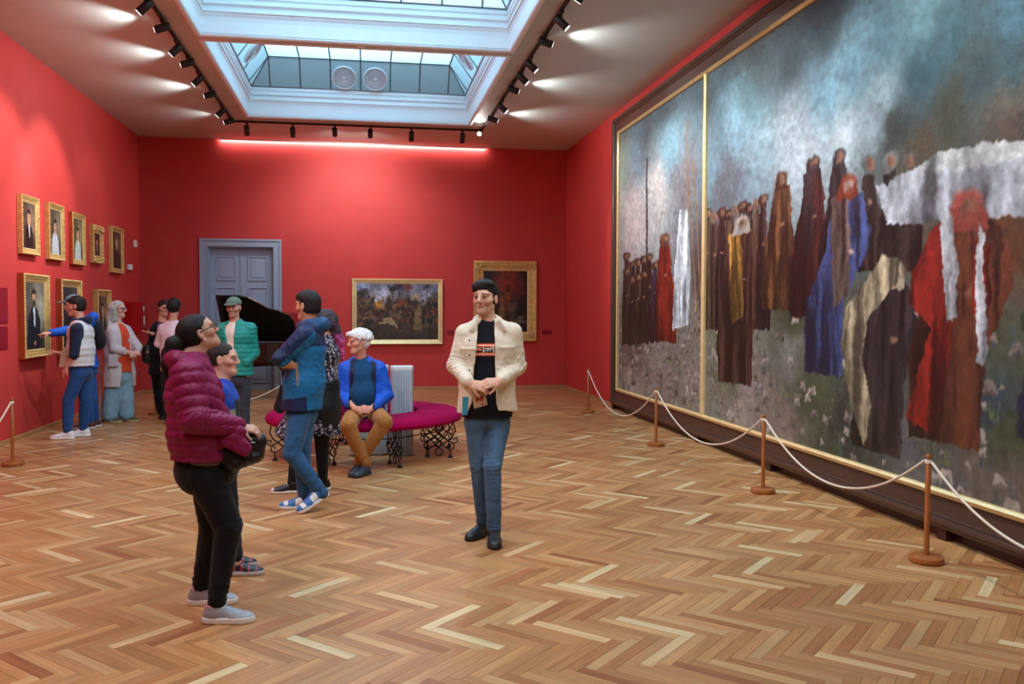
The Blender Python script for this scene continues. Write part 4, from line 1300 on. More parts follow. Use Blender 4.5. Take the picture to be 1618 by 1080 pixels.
# lid, hinged on the spine, open about 42 degrees
ca, sa = math.cos(math.radians(42)), math.sin(math.radians(42))
vs = []
for th in (0.0, 0.025):
    for x, y in outl:
        rr = dep - y
        vs.append((x, dep - rr * ca + th * sa, 0.985 + rr * sa + th * ca))
nL = len(outl)
fs = [tuple(range(nL))[::-1], tuple(range(nL, 2 * nL))] + [(i, (i + 1) % nL, nL + (i + 1) % nL, nL + i) for i in range(nL)]
MB().add(vs, fs).build('lid', M_piano, piano)
MB().tube([(0.30 * pl_, 0.10, 0.86), (0.30 * pl_, 0.50, 0.985 + (dep - 0.50) * sa * 0.80)], 0.012, 6).build('lid_prop', M_piano, piano)
MB().box((-0.20, 0.0, 0.60), (0.0, dep, 0.66)).build('keybed', M_piano, piano, bevel=0.01)
for s in (0.0, dep - 0.06):
    MB().box((-0.20, s, 0.66), (0.02, s + 0.06, 0.80)).build('cheek', M_piano, piano, bevel=0.01)
MB().box((-0.17, 0.08, 0.66), (-0.03, dep - 0.08, 0.685)).build('keyboard', M_white, piano)
for k in range(30):
    if k % 7 in (2, 6): continue
    y = 0.10 + k * (dep - 0.2) / 30
    MB().box((-0.12, y + 0.018, 0.685), (-0.03, y + 0.034, 0.697)).build('black_key', M_black, piano)
for x, y in ((0.05, 0.12), (0.05, dep - 0.12), (0.86 * pl_, 0.85)):
    lg = MB().lathe([(0.045, 0.09), (0.05, 0.12), (0.04, 0.2), (0.06, 0.42), (0.075, 0.50), (0.06, 0.53), (0.075, 0.58)], (x, y, 0), 16).build('leg', M_piano, piano, smooth=True)
    MB().lathe([(0.02, 0.0), (0.035, 0.01), (0.035, 0.07), (0.02, 0.09)], (x, y, 0), 12).build('caster', M_goldp, lg, smooth=True)
MB().box((0.10, 0.50, 0.10), (0.13, 0.75, 0.58)).build('pedal_lyre', M_piano, piano)

# ------------------------------------------------------------------ small wall fittings
def wall_box(name, lo, hi, mat, label, cat, group=None, bevel=0.004, extra=None):
    c = (0.5 * (lo[0] + hi[0]), 0.5 * (lo[1] + hi[1]), lo[2])
    o = MB().box(tuple(np.array(lo) - c), tuple(np.array(hi) - c)).build(name, mat, None, loc=c, bevel=bevel)
    return tag(o, label, cat, group)


wall_box('text_panel', (XL, 10.72, 1.425), (XL + 0.012, 11.215, 1.84), M_plaque, 'upper dark red text panel at the left edge of the left wall', 'text panel', 'dark red wall texts')
wall_box('text_panel', (XL, 10.72, 1.115), (XL + 0.012, 11.20, 1.385), M_plaque, 'lower dark red text panel at the left edge of the left wall', 'text panel', 'dark red wall texts')
wall_box('text_panel', (-1.48, YB - 0.012, 1.17), (-0.54, YB, 1.525), M_plaque, 'wide dark red text panel on the end wall beside the door', 'text panel', 'dark red wall texts')
wall_box('text_panel', (1.66, YB - 0.012, 1.09), (1.80, YB, 1.19), M_plaque, 'small dark red label right of the battle picture', 'text panel', 'dark red wall texts')
wall_box('text_panel', (3.61, YB - 0.012, 1.09), (3.82, YB, 1.185), M_plaque, 'small dark red label right of the dark upright picture', 'text panel', 'dark red wall texts')
s1 = empty('motion_sensor', (XL, 17.09, 2.80), 'white motion sensor high on the left wall near the corner', 'sensor')
MB().box((0.0, -0.05, -0.075), (0.05, 0.05, 0.06)).build('housing', M_white, s1, bevel=0.012)
MB().lathe([(0.03, 0.05), (0.028, 0.06), (0.015, 0.068)], (0, 0, 0.01), 14, axis=0).build('lens', material('grey_sensor_lens', (0.5, 0.5, 0.52), 0.3), s1, smooth=True)
s2 = empty('alarm_box', (XL, 16.70, 2.34), 'white and red alarm box on the left wall near the corner', 'alarm')
MB().box((0.0, -0.12, -0.05), (0.06, 0.06, 0.05)).build('housing', M_white, s2, bevel=0.012)
MB().box((0.0, 0.061, -0.04), (0.055, 0.19, 0.04)).build('red_lens', material('red_alarm_lens', lin(214, 40, 50), 0.25), s2, bevel=0.01)
fc = empty('hose_cabinet', (XL, 16.75, 1.16), 'red fire hose cabinet with a narrow window near the corner', 'cabinet')
M_fire = material('red_enamel', lin(176, 10, 20), 0.3, noise=0.04)
MB().box((0.0, -0.42, 0.0), (0.16, 0.42, 0.56)).build('body', M_fire, fc, bevel=0.01)
dr = MB().box((0.162, -0.40, 0.02), (0.178, 0.40, 0.54)).build('door', M_fire, fc, bevel=0.004)
MB().box((0.179, 0.16, 0.06), (0.183, 0.34, 0.50)).build('window', material('grey_cabinet_glass', lin(120, 84, 100), 0.15), dr)
MB().box((0.184, 0.18, 0.40), (0.187, 0.26, 0.48)).build('sticker', M_white, dr)
MB().box((0.184, 0.21, 0.14), (0.187, 0.29, 0.30)).build('instruction_label', M_white, dr)
# ------------------------------------------------------------------ implicit-surface modelling for people and clothes
class Sdf:
    def __init__(s):
        s.ops = []; s.lo = np.full(3, 1e9); s.hi = np.full(3, -1e9)

    def _bb(s, a, b, r):
        lo = np.minimum(a, b) - r; hi = np.maximum(a, b) + r
        s.lo = np.minimum(s.lo, lo); s.hi = np.maximum(s.hi, hi)
        return lo, hi

    def cap(s, a, b, ra, rb=None, k=0.02, tag=0, op='add'):
        a, b = np.asarray(a, float), np.asarray(b, float)
        rb = ra if rb is None else rb
        lo, hi = (np.minimum(a, b) - max(ra, rb), np.maximum(a, b) + max(ra, rb))
        if op == 'add': s._bb(a, b, max(ra, rb))
        ba = b - a; L2 = max(ba @ ba, 1e-12)
        def fn(x, y, z):
            px, py, pz = x - a[0], y - a[1], z - a[2]
            t = np.clip((px * ba[0] + py * ba[1] + pz * ba[2]) / L2, 0, 1)
            return np.sqrt((px - t * ba[0]) ** 2 + (py - t * ba[1]) ** 2 + (pz - t * ba[2]) ** 2) - (ra + (rb - ra) * t)
        s.ops.append((op, fn, lo, hi, k, tag)); return s

    def ecap(s, a, b, wa, da, wb, db, side, k=0.03, tag=0, op='add'):
        """tapered capsule with elliptical section: half width along side, half depth across"""
        a, b = np.asarray(a, float), np.asarray(b, float)
        n = unit(b - a); sd = np.asarray(side, float); sd = unit(sd - n * (sd @ n)); fr = np.cross(n, sd)
        R = max(wa, da, wb, db)
        if op == 'add': s._bb(a, b, R)
        lo, hi = np.minimum(a, b) - R, np.maximum(a, b) + R
        L = np.linalg.norm(b - a)
        def fn(x, y, z):
            px, py, pz = x - a[0], y - a[1], z - a[2]
            ax = px * n[0] + py * n[1] + pz * n[2]
            t = np.clip(ax / L, 0, 1)
            la = ax - t * L
            ls = px * sd[0] + py * sd[1] + pz * sd[2]; lf = px * fr[0] + py * fr[1] + pz * fr[2]
            w = wa + (wb - wa) * t; d = da + (db - da) * t; m_ = np.minimum(w, d)
            return (np.sqrt((ls / w) ** 2 + (lf / d) ** 2 + (la / m_) ** 2) - 1) * m_
        s.ops.append((op, fn, lo, hi, k, tag)); return s

    def ell(s, c, r, axes=None, k=0.02, tag=0, op='add'):
        c = np.asarray(c, float); A = np.eye(3) if axes is None else np.asarray(axes, float)
        R = max(r)
        if op == 'add': s._bb(c, c, R)
        m_ = min(r)
        def fn(x, y, z):
            px, py, pz = x - c[0], y - c[1], z - c[2]
            q = 0
            for i in range(3): q = q + ((px * A[i, 0] + py * A[i, 1] + pz * A[i, 2]) / r[i]) ** 2
            return (np.sqrt(q) - 1) * m_
        s.ops.append((op, fn, c - R, c + R, k, tag)); return s

    def fn(s, op, f, k=0.0):
        s.ops.append((op, f, None, None, k, 0)); return s

    def cut(s, f): return s.fn('cut', f)          # keep where f < 0
    def disp(s, f): return s.fn('disp', f)        # add f to the distance
    def hole(s, f, k=0.0): return s.fn('hole', f, k)   # remove where f < 0

    def grid(s, h, fine=(), pad=0.02):
        lo, hi = s.lo - pad, s.hi + pad
        ax = []
        for i in range(3):
            out = []; x = lo[i]
            iv = [(f[0][i], f[1][i], f[2]) for f in fine]
            while x < hi[i] + h:
                out.append(x)
                st = h
                for a, b, hf in iv:
                    if a - 1e-9 <= x < b: st = min(st, hf)
                    elif x < a < x + st: st = max(min(st, a - x), 0.0005)
                x += st
            ax.append(np.array(out))
        return ax

    def mesh(s, h, fine=(), pad=0.02):
        X, Y, Z = s.grid(h, fine, pad)
        x = X[:, None, None].astype(np.float32); y = Y[None, :, None].astype(np.float32); z = Z[None, None, :].astype(np.float32)
        D = np.full((len(X), len(Y), len(Z)), 0.25, np.float32)
        for op, f, lo, hi, k, tg in s.ops:
            if lo is not None:
                e = k + 3 * h + 0.02
                i0, i1 = np.searchsorted(X, lo[0] - e), np.searchsorted(X, hi[0] + e)
                j0, j1 = np.searchsorted(Y, lo[1] - e), np.searchsorted(Y, hi[1] + e)
                k0, k1 = np.searchsorted(Z, lo[2] - e), np.searchsorted(Z, hi[2] + e)
                if i1 <= i0 or j1 <= j0 or k1 <= k0: continue
                sl = (slice(i0, i1), slice(j0, j1), slice(k0, k1))
                d = f(x[i0:i1], y[:, j0:j1], z[:, :, k0:k1]); A = D[sl]
            else:
                sl = slice(None); d = f(x, y, z); A = D
            if op == 'add':
                r = np.minimum(A, d)
                if k > 0: hh = np.maximum(k - np.abs(A - d), 0); r = r - hh * hh / (4 * k)
            elif op in ('sub', 'hole'):
                d = -d; r = np.maximum(A, d)
                if k > 0: hh = np.maximum(k - np.abs(A - d), 0); r = r + hh * hh / (4 * k)
            elif op == 'cut': r = np.maximum(A, d)
            elif op == 'disp': r = A + d
            D[sl] = r
        return surface_nets(D, X, Y, Z)

    def tags(s, V):
        best = np.full(len(V), 1e9); t = np.zeros(len(V), int)
        x, y, z = V[:, 0], V[:, 1], V[:, 2]
        for op, f, lo, hi, k, tg in s.ops:
            if op != 'add': continue
            d = f(x, y, z); m_ = d < best
            best = np.where(m_, d, best); t[m_] = tg
        return t


def surface_nets(D, X, Y, Z):
    D[0], D[-1] = 0.25, 0.25; D[:, 0], D[:, -1] = 0.25, 0.25; D[:, :, 0], D[:, :, -1] = 0.25, 0.25
    S = D < 0
    c = S[:-1, :-1, :-1].astype(np.int8)
    for dx, dy, dz in ((1, 0, 0), (0, 1, 0), (0, 0, 1), (1, 1, 0), (1, 0, 1), (0, 1, 1), (1, 1, 1)):
        c = c + S[dx:D.shape[0] - 1 + dx, dy:D.shape[1] - 1 + dy, dz:D.shape[2] - 1 + dz]
    act = (c > 0) & (c < 8)
    idx = np.argwhere(act)
    vid = np.full(act.shape, -1, np.int32)
    vid[act] = np.arange(len(idx))
    i, j, k = idx.T
    cor = [(a, b, e) for a in (0, 1) for b in (0, 1) for e in (0, 1)]
    vals = {q: D[i + q[0], j + q[1], k + q[2]] for q in cor}
    acc = np.zeros((len(idx), 3)); cnt = np.zeros(len(idx))
    for q in cor:
        for a in range(3):
            if q[a]: continue
            q2 = list(q); q2[a] = 1; q2 = tuple(q2)
            v0, v1 = vals[q], vals[q2]
            m_ = (v0 < 0) != (v1 < 0)
            t = np.where(m_, v0 / np.where(m_, v0 - v1, 1), 0)
            p = np.array(q, float)[None, :].repeat(len(idx), 0)
            p[:, a] = t
            acc += p * m_[:, None]; cnt += m_
    p = acc / cnt[:, None]
    V = np.empty_like(p)
    for a, A in enumerate((X, Y, Z)):
        g = idx[:, a]; V[:, a] = A[g] + (A[g + 1] - A[g]) * p[:, a]
    F = []
    n0, n1, n2 = D.shape
    for a in range(3):
        sl0 = [slice(1, n - 1) for n in D.shape]; sl1 = list(sl0)
        sl0[a] = slice(0, D.shape[a] - 1); sl1[a] = slice(1, D.shape[a])
        s0, s1 = S[tuple(sl0)], S[tuple(sl1)]
        e = np.argwhere(s0 != s1)
        if not len(e): continue
        off = [1, 1, 1]; off[a] = 0
        e = e + np.array(off)
        b_, c_ = (a + 1) % 3, (a + 2) % 3
        def g(db, dc):
            q = e.copy(); q[:, b_] -= db; q[:, c_] -= dc
            return vid[q[:, 0], q[:, 1], q[:, 2]]
        q = np.stack([g(1, 1), g(0, 1), g(0, 0), g(1, 0)], 1)
        o_ = e - np.array(off)
        flip = ~s0[o_[:, 0], o_[:, 1], o_[:, 2]]
        q[flip] = q[flip][:, ::-1]
        F.append(q)
    F = np.vstack(F)
    F = F[(F >= 0).all(1)]
    return V, F


def waves(seed, scale, n=5, aniso=(1, 1, 1)):
    """cheap smooth noise of unit amplitude; scale = wavelength in metres"""
    r = np.random.default_rng(seed)
    K = r.standard_normal((n, 3)) * np.array(aniso) * (2 * math.pi / scale) * 0.6
    ph = r.uniform(0, 6.28, n)
    def f(x, y, z):
        o_ = 0
        for q in range(n): o_ = o_ + np.sin(K[q, 0] * x + K[q, 1] * y + K[q, 2] * z + ph[q])
        return o_ / n
    return f


def crease(c, axis, R, lam, amp, seed=0):
    """compression folds across a limb around point c"""
    c = np.asarray(c, float); r = np.random.default_rng(seed + 77)
    n = unit(unit(axis) + 0.45 * r.standard_normal(3)); m2 = unit(unit(axis) + 0.7 * r.standard_normal(3))
    K = r.standard_normal(3) * 14
    def f(x, y, z):
        px, py, pz = x - c[0], y - c[1], z - c[2]
        e = np.exp(-(px * px + py * py + pz * pz) / (R * R))
        wob = 1.6 * np.sin(K[0] * px + K[1] * py + K[2] * pz)
        a = np.sin(2 * math.pi * (px * n[0] + py * n[1] + pz * n[2]) / lam + wob)
        b = np.sin(2 * math.pi * (px * m2[0] + py * m2[1] + pz * m2[2]) / (lam * 1.5) - wob)
        return amp * e * (np.abs(a) * 1.2 - 0.6 + 0.5 * b)
    return f


def facing(phi):
    a = math.radians(phi)
    return V3(math.sin(a), -math.cos(a), 0)


def frame(phi, pitch=0, roll=0):
    """rows: right, forward, up for a thing facing phi degrees (0 = the viewer, 90 = picture right)"""
    f0 = facing(phi); u0 = V3(0, 0, 1)
    p = math.radians(pitch)
    f = f0 * math.cos(p) + u0 * math.sin(p)
    u = u0 * math.cos(p) - f0 * math.sin(p)
    r = np.cross(f, u)
    q = math.radians(roll)
    r2 = r * math.cos(q) + u * math.sin(q); u2 = u * math.cos(q) - r * math.sin(q)
    return np.array([r2, f, u2])


def skin_mat():
    mt = material('skin', rough=0.6, attr=True, noise=0.07, nscale=45, spec=0.3, bump=0.08, bscale=220)
    b = mt.node_tree.nodes['Principled BSDF']
    b.inputs['Subsurface Weight'].default_value = 0.08
    b.inputs['Subsurface Radius'].default_value = (0.012, 0.005, 0.003)
    b.inputs['Subsurface Scale'].default_value = 0.5
    return mt


M_skin = skin_mat()
M_cloth = material('woven_cloth', rough=0.85, attr=True, noise=0.10, nscale=30, bump=0.12, bscale=240, sheen=0.1, spec=0.2, wrinkle=0.5, wscale=8)
M_denim = material('denim_cloth', rough=0.85, attr=True, noise=0.16, nscale=16, bump=0.14, bscale=240, sheen=0.1, spec=0.2, wrinkle=0.6, wscale=12)
M_puff = material('quilted_nylon', rough=0.55, attr=True, noise=0.10, nscale=20, bump=0.16, bscale=70, spec=0.35, wrinkle=0.45, wscale=16)
M_shell = material('waterproof_shell_fabric', rough=0.55, attr=True, noise=0.08, nscale=20, bump=0.14, bscale=60, spec=0.3, wrinkle=0.7, wscale=10)
M_leather = material('smooth_leather', rough=0.38, attr=True, noise=0.10, nscale=30, bump=0.25, bscale=120)
M_rubber = material('shoe_rubber', rough=0.6, attr=True, noise=0.04)
M_hair = material('hair', rough=0.62, attr=True, noise=0.45, nscale=110, bump=0.8, bscale=130, spec=0.25, stretch=(1, 1, 0.16), bdist=0.004)
M_eye = material('eyeball', rough=0.15, attr=True)
M_frame = material('spectacle_frame', (0.02, 0.02, 0.025), 0.3, noise=0.1)
M_lensg = material('spectacle_lens', (0.10, 0.10, 0.12), 0.05, noise=0.02)


class Person:
    def __init__(s, label, Y0, J, phi, hphi, hpitch=0, hroll=0, hh=0.225, skin=(205, 160, 132), group='gallery visitors', h=0.011, hf=0.005):
        """J: name -> (px, py, dy) in the photograph, dy = metres behind the plane Y0"""
        s.J = {k: at_y(v[0], v[1], Y0 + v[2]) for k, v in J.items()}
        s.label, s.phi, s.h, s.hf = label, phi, h, hf
        s.F = frame(phi)                       # right, forward, up
        s.H = frame(hphi, hpitch, hroll)
        s.hh = hh; s.hs = hh / 0.225
        s.skin = np.array(lin(*skin)); s.parts = []; s.Y0 = Y0
        s.base = V3(s.J['hip'][0], s.J['hip'][1], 0)
        s.root = None; s.group = group
        s.hands = []
        s.fz = {}

    def hp(s, x, y, z):
        """head-local point (right, forward, up) -> world"""
        return s.J['head'] + (s.H[0] * x + s.H[1] * y + s.H[2] * z) * s.hs

    def obj(s, name, V, F, mat, col, parent=None, smooth=True):
        c = np.asarray(col, float)
        if c.ndim == 1: c = np.tile(c, (len(V), 1))
        o = bpy.data.objects.new(name, np_mesh(name, V - s.base, F, mat, c, smooth))
        return link(o, parent if parent is not None else s.root)

    def mb(s, name, mb, mat, parent=None, smooth=True):
        mb.v = [tuple(np.array(v) - s.base) for v in mb.v]
        return mb.build(name, mat, parent if parent is not None else s.root, smooth=smooth)

    # ---- body
    def hand(s, S, side, d, n, curl=0.5, thumb=1, scale=1.0, spread=0.0, curls=None):
        """side 'L'/'R'; d: direction of fingers; n: direction the palm faces"""
        w = s.J['wr' + side]
        d = unit(d); n = np.asarray(n, float); n = unit(n - d * (d @ n))
        sd = np.cross(d, n) * (1 if side == 'L' else -1)        # towards the thumb
        sc = scale
        S.ecap(w - d * 0.01, w + d * 0.085 * sc, 0.027 * sc, 0.020 * sc, 0.040 * sc, 0.014 * sc, sd, 0.015, tag=1)
        ln = [0.070, 0.078, 0.073, 0.058]
        off = [0.030, 0.010, -0.010, -0.029]
        for q in range(4):
            cq = curl if curls is None else curls[q]
            p = w + (d * (0.086 - 0.004 * abs(q - 1)) + sd * off[q]) * sc
            a = 0.0
            dirq = unit(d + sd * spread * (1.5 - q) * 0.3)
            for j, fr in enumerate((0.45, 0.30, 0.25)):
                a += cq * (0.9 if j else 0.7)
                dv = dirq * math.cos(a) + n * math.sin(a)
                p2 = p + dv * ln[q] * fr * sc
                S.cap(p, p2, (0.0092 - 0.0009 * j) * sc, (0.0085 - 0.0009 * j) * sc, 0.006, tag=1)
                p = p2
        p = w + (d * 0.028 + sd * 0.026) * sc
        td = unit(d * 0.75 + sd * 0.55 + n * (0.35 + 0.4 * curl) * thumb)
        p2 = p + td * 0.042 * sc; p3 = p2 + unit(td + d * 0.4 + n * 0.3 * curl) * 0.034 * sc
        S.cap(p, p2, 0.0125 * sc, 0.0105 * sc, 0.012, tag=1); S.cap(p2, p3, 0.0105 * sc, 0.0085 * sc, 0.005, tag=1)
        s.hands.append((np.minimum.reduce([w, w + d * 0.19 * sc]) - 0.06, np.maximum.reduce([w, w + d * 0.19 * sc]) + 0.06))

    def head_prims(s, S, nose=1.0, ear=True):
        A = s.H; hs = s.hs; P = s.hp
        S.ell(P(0, -0.018, 0.030), [0.070 * hs, 0.094 * hs, 0.082 * hs], A, 0.02, 2)
        S.ecap(P(0, 0.025, 0.03), P(0, 0.036, -0.070), 0.055 * hs, 0.058 * hs, 0.033 * hs, 0.042 * hs, A[0], 0.03, 2)
        S.cap(P(-0.009, 0.060, -0.093), P(0.009, 0.060, -0.093), 0.0155 * hs, k=0.022, tag=2)
        S.cap(P(-0.040, -0.005, -0.050), P(-0.010, 0.053, -0.089), 0.016 * hs, k=0.03, tag=2); S.cap(P(0.040, -0.005, -0.050), P(0.010, 0.053, -0.089), 0.016 * hs, k=0.03, tag=2)
        for q in (-1, 1):
            S.cap(P(q * 0.040, 0.055, -0.020), P(q * 0.046, 0.035, -0.012), 0.022 * hs, k=0.02, tag=2)
            S.cap(P(q * 0.031, 0.098, 0.004), P(q * 0.034, 0.100, 0.004), 0.0145 * hs, k=0.014, op='sub')
            S.cap(P(q * 0.012, 0.083, 0.024), P(q * 0.045, 0.074, 0.026), 0.0085 * hs, k=0.012, tag=2)
            S.ell(P(q * 0.031, 0.0745, 0.0158), [0.0165 * hs, 0.0125 * hs, 0.0070 * hs], A, 0.004, 2)
            S.ell(P(q * 0.031, 0.0730, -0.0065), [0.0155 * hs, 0.0115 * hs, 0.0062 * hs], A, 0.004, 2)
        S.cap(P(0, 0.086, 0.014), P(0, 0.106, -0.024), 0.0085 * hs, 0.0125 * hs * nose, 0.010, 2)
        for q in (-1, 1): S.cap(P(q * 0.011, 0.096, -0.030), P(q * 0.013, 0.092, -0.030), 0.0085 * hs, k=0.006, tag=2)
        S.cap(P(-0.015, 0.079, -0.0550), P(0.015, 0.079, -0.0550), 0.0058 * hs, k=0.008, tag=2)
        S.cap(P(-0.012, 0.0785, -0.0632), P(0.012, 0.0785, -0.0632), 0.0062 * hs, k=0.007, tag=2)
        if ear:
            for q in (-1, 1):
                S.ell(P(q * 0.074, -0.010, -0.003), [0.009 * hs, 0.018 * hs, 0.031 * hs], A, 0.008, 2)
                S.ell(P(q * 0.083, -0.004, 0.000), [0.006 * hs, 0.009 * hs, 0.016 * hs], A, 0.004, op='sub')
        S.ecap(P(0, -0.022, -0.05), s.J['neck'] + V3(0, 0, 0.0), 0.050 * hs, 0.055 * hs, 0.056, 0.056, A[0], 0.03, 2)

    def body(s, nose=1.0, bulk=1.0, arms=('L', 'R'), female=False, forearm=0.033, hands=(), brows=(40, 28, 22), lips=(170, 92, 86), stubble=None, ear=True, eyes=(60, 40, 28), eye=True):
        J = s.J; S = Sdf()
        sd = s.F[0]
        nk, hip = J['neck'], J['hip']
        ch = nk + (hip - nk) * 0.30
        S.ecap(hip, hip + (ch - hip) * 0.5, 0.135 * bulk, 0.095 * bulk, 0.12 * bulk, 0.085 * bulk, sd, 0.04)
        S.ecap(hip + (ch - hip) * 0.5, ch, 0.12 * bulk, 0.085 * bulk, 0.135 * bulk, 0.095 * bulk, sd, 0.04)
        S.ecap(ch, nk - V3(0, 0, 0.04), 0.135 * bulk, 0.09 * bulk, 0.07 * bulk, 0.06 * bulk, sd, 0.04)
        for q in ('L', 'R'):
            S.cap(nk - V3(0, 0, 0.05), J['sh' + q], 0.05, 0.046, 0.04)
            S.cap(J['sh' + q], J['el' + q], 0.046 * bulk, 0.036 * bulk, 0.02)
            S.cap(J['el' + q], J['wr' + q], 0.037 * bulk, 0.026, 0.015, 1)
            S.cap(J['hp' + q], J['kn' + q], 0.072 * bulk, 0.048 * bulk, 0.04)
            S.cap(J['kn' + q], J['an' + q], 0.050 * bulk, 0.034, 0.02)
            f_ = s.foot[q]
            zf = s.fz.get(q, 0.0); S.cap(J['an' + q], V3(J['an' + q][0], J['an' + q][1], zf + 0.05) + f_ * 0.015, 0.028, 0.022, 0.02)
        s.head_prims(S, nose, ear)
        for hd in hands: s.hand(S, *hd[0], **hd[1])
        hc = J['head']; fine = [(hc - 0.125 * s.hs, hc + 0.125 * s.hs, s.hf)]
        for lo, hi in s.hands: fine.append((lo, hi, s.hf * 1.0))
        V, F = S.mesh(s.h, fine)
        col = np.tile(s.skin, (len(V), 1))
        # face colouring in head space
        L = (V - hc) @ s.H.T / s.hs
        nearh = (np.abs(L) < 0.13).all(1) & (L[:, 1] > 0.04)
        def paint(mask, c, a=1.0):
            col[mask] = col[mask] * (1 - a) + np.array(lin(*c)) * a
        x, y, z = L.T
        paint(nearh & (np.abs(z + 0.0590) < 0.0085) & (np.abs(x) < 0.020) & (y > 0.072), lips, 0.5)
        paint(nearh & (np.abs(z + 0.0592) < 0.0022) & (np.abs(x) < 0.021) & (y > 0.068), (96, 48, 44), 0.75)
        paint(nearh & (np.abs(z - 0.0265 + 0.10 * np.maximum(np.abs(x) - 0.03, 0)) < 0.0042) & (np.abs(x) > 0.010) & (np.abs(x) < 0.052), brows, 0.85)
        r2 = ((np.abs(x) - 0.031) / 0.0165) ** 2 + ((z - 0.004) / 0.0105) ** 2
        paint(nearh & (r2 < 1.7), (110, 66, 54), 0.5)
        paint(nearh & ((np.abs(x) - 0.009) ** 2 + (z + 0.036) ** 2 < 0.004 ** 2) & (y > 0.085), (90, 44, 38), 0.7)
        paint(nearh & (np.hypot(np.abs(x) - 0.042, z + 0.025) < 0.02), (214, 128, 110), 0.22)
        if stubble:
            sm = lambda v, lo, hi: np.clip((v - lo) / (hi - lo), 0, 1)
            hd_ = (np.abs(L) < 0.13).all(1)
            al = stubble[1] * sm(y, 0.005, 0.055) * sm(-z, 0.018, 0.045) * sm(0.075 - np.abs(x), 0.0, 0.02) * hd_
            al = al * np.where((np.abs(z + 0.0590) < 0.0095) & (np.abs(x) < 0.020), 0.2, 1.0)
            col[:] = col * (1 - al[:, None]) + np.array(lin(*stubble[0])) * al[:, None]
        s.root = bpy.data.objects.new('person', np_mesh('person', V - s.base, F, M_skin, col))
        s.root.location = s.base
        link(s.root); tag(s.root, s.label, 'person', s.group)
        if eye:
            for q in (-1, 1):
                c = s.hp(q * 0.031, 0.0742, 0.0045); r = 0.0118 * s.hs
                Vs, Fs, Cs = [], [], []
                nu, nv = 14, 10
                gaze = s.H[1]
                for j in range(nv + 1):
                    th = math.pi * j / nv
                    for i in range(nu):
                        ph = 2 * math.pi * i / nu
                        dloc = s.H[1] * math.cos(th) + (s.H[0] * math.cos(ph) + s.H[2] * math.sin(ph)) * math.sin(th)
                        Vs.append(c + dloc * r)
                        Cs.append(lin(*eyes) if th < 0.72 else lin(190, 176, 168))
                for j in range(nv):
                    for i in range(nu):
                        i2 = (i + 1) % nu
                        Fs.append((j * nu + i, (j + 1) * nu + i, (j + 1) * nu + i2, j * nu + i2))
                s.obj('eye', np.array(Vs), np.array(Fs), M_eye, np.array(Cs))
        return s

    # ---- hair
    def hair(s, color, vol=0.012, hairline=0.062, nape=-0.055, top=0.0, style=None, rough=0.004, gray=None, front=0.02, fringe=False, h=None, seed=0, ears=True):
        S = Sdf(); A = s.H; hs = s.hs; P = s.hp
        S.ell(P(0, -0.018, 0.030 + top * 0.5), [(0.070 + vol) * hs, (0.094 + vol) * hs, (0.082 + vol + top * 0.5) * hs], A, 0.02, 0)
        S.ell(P(0, -0.045, -0.015), [(0.064 + vol * 0.7) * hs, (0.060 + vol) * hs, 0.060 * hs], A, 0.02, 0)
        if style: style(S, P, A, hs)
        J0 = s.J['head']
        def face(x, y, z):
            px, py, pz = (x - J0[0]) / hs, (y - J0[1]) / hs, (z - J0[2]) / hs
            X = px * A[0, 0] + py * A[0, 1] + pz * A[0, 2]; Yf = px * A[1, 0] + py * A[1, 1] + pz * A[1, 2]; Zu = px * A[2, 0] + py * A[2, 1] + pz * A[2, 2]
            line = hairline - 0.6 * np.maximum(np.abs(X) - 0.035, 0)
            a = np.maximum(Zu - line, front - Yf - 0.15 * np.maximum(Zu - 0.0, 0))      # in front of the hairline and under it
            if ears:
                b = np.sqrt((np.abs(X) - 0.085) ** 2 + ((Yf + 0.006) * 0.9) ** 2 + ((Zu + 0.006) * 0.62) ** 2) - 0.024
            else: b = np.ones_like(a)
            c = np.maximum(Zu - (nape), -0.2 + 0 * Yf)                                        # below the nape
            return np.minimum(np.minimum(a, b), c if style is None or not getattr(style, 'long', False) else a) * hs
        S.hole(face, 0.008)
        w1 = waves(seed + 3, 0.035, 5, (1, 1, 0.6)); w2 = waves(seed + 4, 0.014, 5)
        S.disp(lambda x, y, z: rough * w1(x, y, z) + 0.4 * rough * w2(x, y, z))
        V, F = S.mesh(h or max(s.hf, 0.0045))
        c = np.array(lin(*color)); col = np.tile(c, (len(V), 1))
        n_ = waves(seed + 9, 0.012, 6)(V[:, 0], V[:, 1], V[:, 2])[:, None]
        col = col * (1 + 0.35 * n_)
        if gray is not None: col = np.where(n_ < -0.15, np.array(lin(*gray)) * np.ones_like(col), col)
        return s.obj('hair', V, F, M_hair, np.clip(col, 0.002, 1)), V

    # ---- garments
    def spine(s, t, fo=0.0):
        return s.J['hip'] + (s.J['neck'] - s.J['hip']) * t + s.F[1] * fo

    def torso(s, S, prof, k=0.05, tag=0):
        """prof: (t along hip->neck, half width, half depth, forward offset)"""
        for (t0, w0, d0, f0), (t1, w1, d1, f1) in zip(prof[:-1], prof[1:]):
            S.ecap(s.spine(t0, f0), s.spine(t1, f1), w0, d0, w1, d1, s.F[0], k, tag)

    def sleeve(s, S, q, r, k=0.03, upto=1.0, tag=1):
        a, b, c = s.J['sh' + q], s.J['el' + q], s.J['wr' + q]
        if upto <= 0.5:
            e = a + (b - a) * (upto * 2)
            S.cap(a, e, r[0], r[0] + (r[1] - r[0]) * upto * 2, k, tag); return
        S.cap(a, b, r[0], r[1], k, tag)
        e = b + (c - b) * ((upto - 0.5) * 2)
        S.cap(b, e, r[1], r[2], 0.02, tag)

    def loc(s, V):
        """torso-local coordinates (right, forward, up) of points, origin at hip"""
        return (V - s.J['hip']) @ s.F.T

